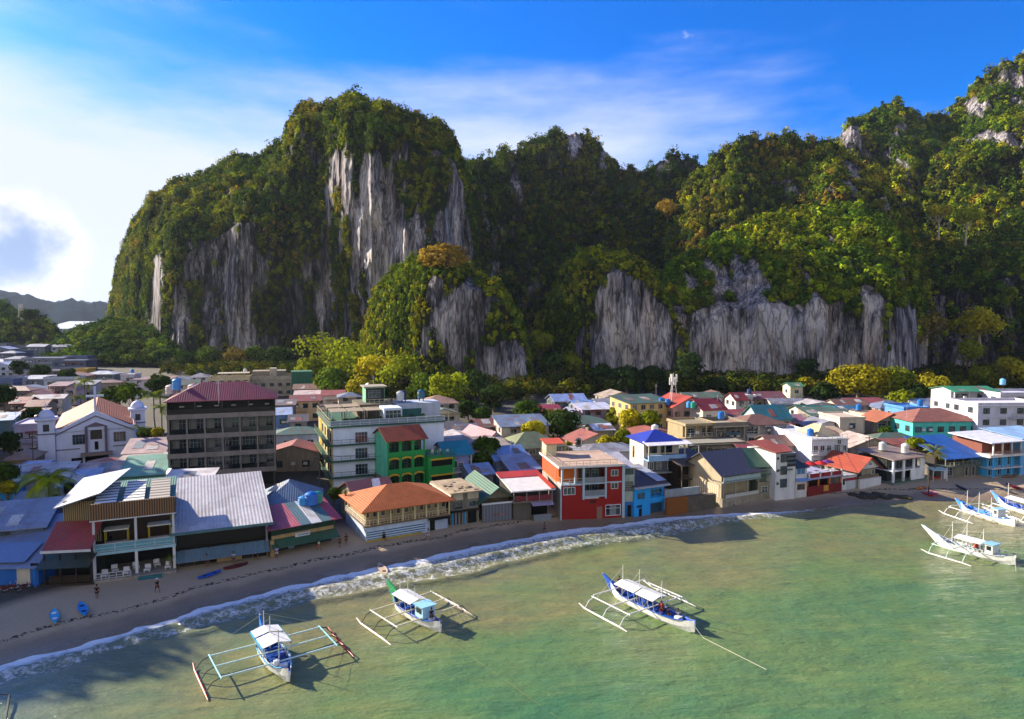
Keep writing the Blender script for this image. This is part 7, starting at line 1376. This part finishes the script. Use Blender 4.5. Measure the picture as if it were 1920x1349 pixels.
# small craft drawn up on the sand
def canoe(label, pa, pb, m_, wd=.38, z=None, m2=None, name='kayak', cat='kayak', group='small craft on the sand'):
    a, b_ = G(*pa, 1.0), G(*pb, 1.0); a.z = gz1(a.x, a.y); b_.z = gz1(b_.x, b_.y); d = b_ - a; L_ = d.length; e = empty(name, ((a.x + b_.x) / 2, (a.y + b_.y) / 2, max(.05, (a.z + b_.z) / 2)), math.atan2(d.y, d.x)); tag(e, label, cat, group)
    n = 16; k = 8; vs = []
    for i in range(n + 1):
        t = i / n * 2 - 1; w_ = wd * (1 - abs(t) ** 2.4) + .03; up = .14 * abs(t) ** 3; x = t * L_ / 2
        vs += [(x, -w_, .30 + up), (x, -w_ * .8, .1 + up * .6), (x, -w_ * .3, .0 + up * .6), (x, w_ * .3, .0 + up * .6), (x, w_ * .8, .1 + up * .6), (x, w_, .30 + up), (x, w_ * .8, .27 + up), (x, -w_ * .8, .27 + up)]
    fs = [(i * k + j, i * k + (j + 1) % k, (i + 1) * k + (j + 1) % k, (i + 1) * k + j) for i in range(n) for j in range(k)] + [tuple(range(k))[::-1], tuple(n * k + j for j in range(k))]
    MB().poly(vs, fs).build('hull', m_, e)
    for s_ in (-.22, .22):
        MB().lathe([(.26 * min(1, wd / .4), .27), (.26 * min(1, wd / .4), .33), (.02, .34)], 12, (s_ * L_, 0)).build('seat', m2 or flat('14324a', .6), e)
    return e
canoe('bright blue kayak with a white deck patch lying on the sand, left one', (104, 1172), (101, 1148), CYAN, .42, m2=WH); canoe('bright blue kayak lying on the sand, right one', (160, 1158), (151, 1135), flat('1c86d4', .5), .45)
canoe('long blue canoe drawn up in front of the white roofed restaurant', (371, 1091), (414, 1077), NAVY, .42, name='canoe', cat='canoe'); canoe('dark red canoe above the long blue canoe', (419, 1073), (465, 1062), flat('5c1a18', .6), .4, name='canoe', cat='canoe')
canoe('small weathered rowing boat at the edge of the surf', (724, 1068), (710, 1048), flat('b09a84', .7), .55, name='rowing_boat', cat='boat')
canoe('white kayak in front of the red building', (1104, 964), (1122, 962), WH, .35); canoe('red kayak standing beside the pale canopy at the right beach', (1750, 901), (1772, 898), flat('c0301c', .5), .45); canoe('red canoe by the tall wooden pole', (1728, 920), (1752, 927), flat('b02028', .5), .42, name='canoe', cat='canoe')
canoe('pink canoe beside the red one', (1742, 919), (1760, 925), flat('d06a9c', .5), .32, name='canoe', cat='canoe'); canoe('orange canoe behind the red and pink ones', (1718, 917), (1736, 914), flat('b8702c', .6), .42, name='canoe', cat='canoe'); canoe('dark blue canoe on the wide sand at the right', (1792, 911), (1812, 920), flat('1c2440', .6), .34, name='canoe', cat='canoe')
canoe('dark slim canoe left of the red boat at the right edge', (1872, 914), (1894, 922), flat('26304a', .6), .34, name='canoe', cat='canoe'); canoe('dark red boat at the right edge of the sand', (1886, 909), (1915, 919), flat('7c1418', .6), .6, name='rowing_boat', cat='boat'); canoe('brown upturned boat near the blue and white guest house', (1880, 899), (1908, 896), flat('8a6c4c', .7), .8, name='rowing_boat', cat='boat')
# ---------------------------------------------------------------- people
SKIN = flat('7c5238', .6, .3, 'skin'); HAIR = flat('100c0a', .7, .2, 'hair')
def skinned(name, verts, edges, radii, mat, parent, root=0, sub=1):
    me = bpy.data.meshes.new(name); bm = bmesh.new(); ly = bm.verts.layers.skin.verify(); vv = []
    for i, v in enumerate(verts):
        q = bm.verts.new(v); q[ly].radius = (radii[i], radii[i]); q[ly].use_root = i == root; vv.append(q)
    for a, b_ in edges: bm.edges.new((vv[a], vv[b_]))
    bm.to_mesh(me); bm.free(); me.materials.append(mat); o = link(bpy.data.objects.new(name, me), parent)
    mo = o.modifiers.new('skin', 'SKIN'); mo.use_smooth_shade = True; s_ = o.modifiers.new('sub', 'SUBSURF'); s_.levels = sub; s_.render_levels = sub; return o
def person(label, loc, rz, shirt, shorts, pose='stand', hair=HAIR, s=1.0, hat=None):
    e = empty('person', loc, rz); tag(e, label, 'person'); e.scale = (s, s, s)
    if pose == 'sit': hip, kn, an = .45, (.42, .48), (.46, .06)
    st = .22 if pose == 'walk' else .04; hz = .92
    V = [(0, 0, hz), (0, 0, 1.12), (0, 0, 1.36), (0, 0, 1.48), (0, -.01, 1.60), (0, 0, 1.70)]; Rr = [.13, .115, .14, .055, .085, .06]; E = [(0, 1), (1, 2), (2, 3), (3, 4), (4, 5)]
    if pose == 'sit': V = [(x, y, z - .5) for x, y, z in V]
    zo = -.5 if pose == 'sit' else 0
    for sg in (-1, 1):
        b0 = len(V); f = st * sg
        if pose == 'sit': leg = [(sg * .1, 0, hz + zo - .02), (sg * .13, -.42, hz + zo), (sg * .13, -.48, hz + zo - .38), (sg * .13, -.62, hz + zo - .4)]
        else: leg = [(sg * .095, 0, hz - .05), (sg * .1, -f * .9 - .03, .5), (sg * .1, -f * 1.2 + .02, .08), (sg * .1, -f * 1.2 - .14, .04)]
        V += leg; Rr += [.095, .06, .042, .035]; E += [(0, b0), (b0, b0 + 1), (b0 + 1, b0 + 2), (b0 + 2, b0 + 3)]
        b0 = len(V); sw = -st * sg * .9
        arm = [(sg * .18, 0, 1.38 + zo), (sg * .25, -sw * .3, 1.12 + zo), (sg * .26, -sw - .06, .90 + zo), (sg * .26, -sw - .09, .82 + zo)]
        V += arm; Rr += [.055, .042, .03, .028]; E += [(2, b0), (b0, b0 + 1), (b0 + 1, b0 + 2), (b0 + 2, b0 + 3)]
        for q in range(4): V.append((sg * .26 + .012, -sw - .115 + .022 * q, .735 + zo - .006 * (1 - abs(q - 1.5)))); Rr.append(.009); E.append((b0 + 3, len(V) - 1))
        V.append((sg * .24, -sw - .135, .79 + zo)); Rr.append(.009); E.append((b0 + 3, len(V) - 1))
    body = skinned('body', V, E, Rr, SKIN, e)
    skinned('shirt', [(0, 0, .95 + zo), (0, 0, 1.15 + zo), (0, 0, 1.38 + zo), (-.19, 0, 1.36 + zo), (.19, 0, 1.36 + zo), (-.23, 0, 1.2 + zo), (.23, 0, 1.2 + zo)], [(0, 1), (1, 2), (2, 3), (2, 4), (3, 5), (4, 6)], [.15, .135, .155, .075, .075, .06, .06], shirt, e)
    if pose == 'sit': skinned('shorts', [(0, 0, hz + zo), (-.11, -.05, hz + zo), (.11, -.05, hz + zo), (-.13, -.36, hz + zo), (.13, -.36, hz + zo)], [(0, 1), (0, 2), (1, 3), (2, 4)], [.15, .11, .11, .08, .08], shorts, e)
    else: skinned('shorts', [(0, 0, .95), (-.1, -st * -.2, .84), (.1, -st * .2, .84), (-.1, st * .7, .58), (.1, -st * .7, .58)], [(0, 1), (0, 2), (1, 3), (2, 4)], [.15, .11, .11, .085, .085], shorts, e)
    m_ = MB().lathe([(.02, 1.78 + zo), (.085, 1.75 + zo), (.108, 1.68 + zo), (.1, 1.62 + zo)][::-1], 10, (0, .015)); m_.build('hair', hair, e, True)
    if hat: MB().lathe([(.2, 1.70 + zo), (.19, 1.72 + zo), (.1, 1.73 + zo), (.09, 1.83 + zo), (.01, 1.84 + zo)], 12).build('hat', hat, e, True)
    MB().box(-.012, .012, -.118, -.085, 1.62 + zo, 1.66 + zo).build('nose', SKIN, e)
    return e
def onsand(px, py): p = G(px, py, 1.0); p.z = gz1(p.x, p.y); p2 = G(px, py, p.z); p2.z = gz1(p2.x, p2.y); return p2
def cl(c): return flat(c, .85, .1, 'cloth')
person('person in dark clothes and a white hat walking on the sand before the steps', onsand(295, 1111), 1.2, cl('1a1a20'), cl('202024'), 'walk', hat=WHITEM)
person('person in a wide dark wrap standing by the white post of the dark restaurant', onsand(182, 1123), .3, cl('14141a'), cl('17171c'))
person('person in a white shirt at the edge of the white roofed restaurant, right one', onsand(483, 1049), -.6, cl('d0d0d4'), cl('20242c'))
person('person in a pale blue shirt by the cream corner post of the striped bar', onsand(519, 1047), .4, cl('8aa0d0'), cl('d0d0d4'))
person('person in a white top in front of the dark dining room, middle one', onsand(438, 1058), .2, cl('c8c8d0'), cl('2a3050'))
person('person in a white shirt in front of the dark dining room, left one', onsand(388, 1063), .2, cl('c4c4cc'), cl('30343c'))
person('person in a white and lime top near the right end of the striped bar', onsand(598, 1034), 1.4, cl('c8d4c0'), cl('c8583c'), 'walk')
person('person in dark clothes sitting on the sand by the yellow plinth', onsand(720, 1012) + Vector((0, 0, -.0)), .6, cl('141418'), cl('1a1a20'), 'sit')
person('person in a lilac shirt on the sand in front of the orange roofed restaurant', onsand(803, 1014), .9, cl('b8a8d0'), cl('d8d4d8'), 'walk')
person('person in a brown shirt in the lane mouth, left one', onsand(637, 1027), .1, cl('4a3828'), cl('1c1a18')); person('person in a dark shirt in the lane mouth, right one', onsand(649, 1022), .5, cl('231c18'), cl('241f1c'))
person('person in a grey shirt walking on the wet sand before the white and red roof', onsand(1021, 1004), 1.3, cl('3c3840'), cl('2a2830'), 'walk')
person('person in black standing at the blue prow of the long white boat', loc2w(B3, B3[1] * .88, .1, 1.1), .3, cl('16161c'), cl('1c2030')); person('person in a dark shirt sitting at the stern of the long white boat, left one', loc2w(B3, B3[1] * .24, .35, .62), 2.4, cl('1e3060'), cl('2a2a30'), 'sit'); person('person in a white shirt sitting at the stern of the long white boat, right one', loc2w(B3, B3[1] * .17, -.3, .62), 2.9, cl('c0c4cc'), cl('24304a'), 'sit')
person('person in a red cap shirt standing by the mast of the long white boat', loc2w(B3, B3[1] * .3, .6, .62), 1.4, cl('a83028'), cl('23262c')); person('person in dark clothes in the stern of the green prow boat', loc2w(B2, B2[1] * .14, 0, .6), .5, cl('1c2440'), cl('20242c'))
# ---------------------------------------------------------------- motorbikes, van, poles, rocks
def motorbike(label, loc, rz):
    e = empty('motorbike', loc, rz); tag(e, label, 'motorbike', 'motorbikes by the blue hut')
    for x in (-.6, .6):
        w_ = MB(); n = 14
        ring = [(x + .3 * math.cos(2 * math.pi * k / n), 0, .3 + .3 * math.sin(2 * math.pi * k / n)) for k in range(n + 1)]; w_.tube(ring, .055, 6, caps=False); o = w_.build('wheel', BLACKP, e); MB().box(x - .27, x + .27, -.012, .012, .27, .33).build('spoke', STEEL, o)
    MB().tube([(-.6, 0, .3), (-.25, 0, .62), (.3, 0, .6), (.52, 0, .92)], [.05, .12, .1, .04], 7).build('frame', flat('7a1a1a', .4), e); MB().box(-.55, .1, -.13, .13, .70, .80).build('saddle', BLACKP, e); MB().tube([(.5, -.33, 1.0), (.54, 0, .96), (.5, .33, 1.0)], .025, 5).build('handlebar', STEEL, e); MB().tube([(.62, 0, .3), (.5, 0, .95)], .035, 5).build('fork', STEEL, e)
for i, (px, py, lb) in enumerate(((10, 1109, 'leftmost dark motorbike against the blue hut'), (22, 1108, 'dark motorbike left of the pale panel of the blue hut'), (45, 1107, 'dark motorbike in front of the pale panel of the blue hut'))): motorbike(lb, onsand(px, py), .5 + i * .4)
P0 = G(572, 870, 2.0); e = empty('parked_van', (P0.x, P0.y, gz1(P0.x, P0.y)), .4); tag(e, 'pale green van parked in the lane between the two hotels', 'van'); vb = flat('a9b8a0', .35, .5, 'van_paint')
MB().poly([(-2, -.85, .35), (2.1, -.85, .35), (2.1, .85, .35), (-2, .85, .35), (-2, -.85, 1.0), (2.2, -.85, .95), (2.2, .85, .95), (-2, .85, 1.0)], [(0, 3, 2, 1), (0, 1, 5, 4), (1, 2, 6, 5), (2, 3, 7, 6), (3, 0, 4, 7), (4, 5, 6, 7)]).build('body', vb, e)
MB().poly([(-1.95, -.83, 1.0), (1.5, -.83, .98), (1.5, .83, .98), (-1.95, .83, 1.0), (-1.85, -.72, 1.8), (.8, -.72, 1.8), (.8, .72, 1.8), (-1.85, .72, 1.8)], [(0, 1, 5, 4), (1, 2, 6, 5), (2, 3, 7, 6), (3, 0, 4, 7), (4, 5, 6, 7)]).build('cabin', vb, e)
for sg in (-1, 1):
    MB().box(-1.6, .7, sg * .80 - .03, sg * .80 + .03, 1.1, 1.62).build('side_window', glass(), e)
    for x in (-1.3, 1.4): o = MB().lathe([(.3, -.1), (.32, -.06), (.32, .06), (.3, .1)], 14).build('wheel', BLACKP, e); o.location = (x, sg * .82, .32); o.rotation_euler = (math.pi / 2, 0, 0)
    MB().box(2.15, 2.24, sg * .6 - .15, sg * .6 + .15, .65, .82).build('headlight', WHITEM, e)
MB().poly([(1.52, -.7, 1.05), (1.52, .7, 1.05), (.9, .64, 1.75), (.9, -.64, 1.75), (1.56, -.7, 1.05), (1.56, .7, 1.05), (.94, .64, 1.75), (.94, -.64, 1.75)], [(0, 3, 2, 1), (4, 5, 6, 7), (0, 1, 5, 4), (2, 3, 7, 6)]).build('windscreen', glass(), e)
def pole(label, px, pyb, pyt, m_=flat('a8a8a4', .6), r=.12, name='lamp_post', cat='post', arm=True, zg=1.3):
    p = G(px, pyb, zg); z0_ = gz1(p.x, p.y); h = Zat(pyt, p.y) - z0_; e = empty(name, (p.x, p.y, z0_)); tag(e, label, cat); MB().tube([(0, 0, -.3), (0, 0, h)], [r, r * .6], 8).build('pole', m_, e)
    if arm == True: MB().tube([(0, 0, h - .1), (-.8, 0, h + .15), (-1.4, 0, h + .1)], .05, 5).build('arm', m_, e); MB().box(-1.7, -1.1, -.1, .1, h + .02, h + .14).build('lamp_head', STEEL, e)
    if arm == 'x':
        for k in (0, .7): MB().box(-.9, .9, -.06, .06, h - .4 - k, h - .28 - k).build('crossarm', m_, e)
    return e
pole('pale lamp post rising beside the grey gabled house', 1309, 925, 836); pole('dark utility pole behind the red roofed cottage', 1628, 885, 818, flat('4c4640'), .14, 'utility_pole', 'utility pole', 'x'); pole('tall bare wooden pole stuck in the sand by the red canoe', 1741, 921, 882, flat('3c2e22'), .14, 'wooden_pole', 'pole', False)
pole('thin white aerial on the terrace of the red building, right one', 1160, 955, 832, STEEL, .04, 'aerial', 'aerial', False); pole('utility pole in the lane between the hotels', 600, 935, 850, flat('4c4640'), .14, 'utility_pole', 'utility pole', 'x', 1.8); pole('utility pole left of the church front', 64, 905, 812, flat('4c4640'), .13, 'utility_pole', 'utility pole', 'x', 2.2)
for i, (px, py, rr) in enumerate(((1600, 931, .8), (1612, 934, 1.0), (1625, 930, .7), (1633, 936, 1.2), (1648, 934, .9), (1660, 937, 1.1), (1672, 935, .7), (1686, 937, .9), (1618, 927, .6), (1642, 929, .7), (1655, 930, .5), (1700, 938, .8), (1345, 951, .9), (1358, 949, .8), (1370, 948, .7), (1280, 958, .6), (1332, 941, 1.0), (1322, 939, .9))):
    p = onsand(px, py); me = bpy.data.meshes.new('rock'); bm = bmesh.new(); bmesh.ops.create_icosphere(bm, subdivisions=3, radius=rr)
    for v in bm.verts: n = float(fbm(v.co.x * 1.5 + i * 7, v.co.y * 1.5, v.co.z * 1.5, i, 3)); v.co *= 1 + n * .55; v.co.z *= .45; v.co.x *= 1.5
    bm.to_mesh(me); bm.free(); me.materials.append(conc('3c3a30')); o = link(bpy.data.objects.new('rock', me)); o.location = p; o.rotation_euler = (0, 0, i * 1.3)
    tag(o, 'dark weedy rock on the wet sand below the orange red cottage' if i < 12 else 'dark boulder at the foot of the sea wall', 'rock', 'weedy rocks at the right shore' if i < 12 else 'boulders under the sea wall')
e = empty('beach_canopy', onsand(1757, 901), .05); tag(e, 'small pale canopy on posts above the red kayak', 'canopy'); MB().slab([(-1.6, -1, 2.3), (1.6, -1, 2.3), (1.6, 1, 2.6), (-1.6, 1, 2.6)], .1).build('cover', flat('9ab8c4', .6), e)
for q in ((-1.5, -.9), (1.4, -.9), (-1.5, .8), (1.4, .8)): MB().box(q[0], q[0] + .1, q[1], q[1] + .1, 0, 2.4).build('post', WHITEM, e)

# ---------------------------------------------------------------- roof tanks, dishes, wires
for i, (px, py, z, mm_, lb) in enumerate([(1240, 758, 9.6, BLUEP, 'left one of two blue tanks beside the mast'), (1252, 760, 9.6, BLUEP, 'right one of two blue tanks beside the mast'), (1292, 765, 9.4, flat('3f8fd0', .4, .5, 'lt'), 'pale blue tank in front of the red roofs right of the mast'), (1300, 766, 9.4, TEALP, 'teal tank in front of the red roofs right of the mast'), (1352, 786, 10.4, BLUEP, 'blue tank among the posts of the concrete frame'), (1228, 812, 9.6, flat('d0cccc', .5, .4, 'wt2'), 'white tank above the blue hipped roof'), (1405, 740, 9.6, flat('2c3c6a', .5, .4, 'nt'), 'navy tank on the white cube house'), (1610, 770, 8.6, BLUEP, 'blue tank over the bright blue tin roof'), (1725, 762, 10.2, BLUEP, 'blue tank on top of the blue box house'), (1880, 722, 15.2, flat('6fb0e0', .4, .5, 'lt3'), 'pale blue tank by the green roofed top storey'), (130, 925, 6.6, BLACKP, 'black tank on the silver roof beside the tall palm'), (110, 935, 6.0, STEEL, 'steel tank on the silver roof beside the tall palm'), (294, 836, 7.4, BLACKP, 'black tank on the striped rust tin roof'), (72, 792, 9.9, BLACKP, 'black tank on the flat roof of the rectory, left one'), (82, 791, 9.9, BLACKP, 'black tank on the flat roof of the rectory, right one'), (248, 700, 10, BLUEP, 'blue tank on the white block house behind the church'), (460, 700, 12, flat('c9c5c0', .5, .4, 'wt4'), 'pale tank on the cream unfinished building'), (1655, 845, 6.8, flat('b0b4b8', .5, .4, 'gt'), 'grey tank behind the beige curved shed'), (1085, 838, 7, BLACKP, 'black tank behind the red building terrace')]):
    p = G(px, py, z); tank((p.x, p.y, z - .2), .75, 1.7, mm_, lb, group='water tanks on the town roofs', legs=.3)
def dish(px, py, z, lb):
    p = G(px, py, z); e = empty('satellite_dish', (p.x, p.y, z), -.5); tag(e, lb, 'satellite dish'); MB().tube([(0, 0, -.6), (0, 0, .6)], .05, 5).build('mast', STEEL, e); o = MB().lathe([(.75, .28), (.6, .16), (.4, .07), (.02, 0), (.4, .04), (.6, .13), (.75, .26)], 14).build('bowl', flat('c8b8b4', .5, .4, 'dishm'), e, True); o.location = (0, 0, .6); o.rotation_euler = (1.0, 0, 0)
dish(320, 893, 6.5, 'pinkish satellite dish at the foot of the black hotel'); dish(1236, 822, 9.5, 'satellite dish behind the blue hipped roof'); dish(690, 728, 16.5, 'satellite dish on the upper terrace of the roof garden hotel'); dish(1540, 806, 10.2, 'satellite dish on the broad white house')
def wire(lb, a, b_, sag=.8):
    A_ = Vector(a); B_ = Vector(b_); pts = [A_.lerp(B_, t / 10) + Vector((0, 0, -sag * 4 * (t / 10) * (1 - t / 10))) for t in range(11)]; line('power_line', lb, pts, .03, 'power line', flat('1c1c1e', .8, .2, 'wire'))
W_ = lambda px, py, z: tuple(G(px, py, z))
wire('sagging power line crossing in front of the church', W_(-20, 820, 8.5), W_(300, 800, 9.5), 1.2); wire('power line from the lane pole to the striped bar', W_(600, 852, 9), W_(520, 930, 7)); wire('power line from the lane pole to the green arched house', W_(600, 852, 9), W_(760, 850, 8.5), .6)
wire('upper power line from the utility pole over the beige shed', W_(1628, 822, 8.6), W_(1420, 858, 7.5)); wire('lower power line from the utility pole over the beige shed', W_(1628, 828, 8.2), W_(1500, 870, 7)); wire('power line from the utility pole towards the white framed house', W_(1628, 822, 8.6), W_(1800, 850, 8)); wire('power line from the lamp post to the azure house', W_(1309, 840, 9.5), W_(1200, 890, 7)); wire('power line from the lamp post to the tall white house', W_(1309, 840, 9.5), W_(1470, 850, 8.5), .6)
for i, (px, py, z, lb) in enumerate([(1090, 846, 9.5, 'tall thin aerial at the back of the red building terrace'), (1230, 738, 11, 'aerial left of the mast'), (1345, 760, 10, 'aerial on the crimson gable roof'), (700, 725, 16, 'aerial beside the green stair tower'), (560, 742, 9, 'aerial on the white tin roof behind the lane'), (1545, 800, 11, 'aerial on the broad white house'), (1700, 780, 10, 'aerial on the blue box house'), (958, 855, 7, 'aerial on the blue tin roofed house'), (410, 742, 20, 'aerial on the crimson hotel roof'), (30, 795, 9.8, 'aerial on the rectory roof')]):
    p = G(px, py, z); e = empty('aerial', tuple(p)); tag(e, lb, 'aerial'); MB().tube([(0, 0, -1.5), (0, 0, 3)], .035, 4).build('pole', STEEL, e)
    for k in range(4): MB().box(-.5 + .08 * k, .5 - .08 * k, -.015, .015, 2.2 + .2 * k, 2.23 + .2 * k).build('crossbar', STEEL, e)
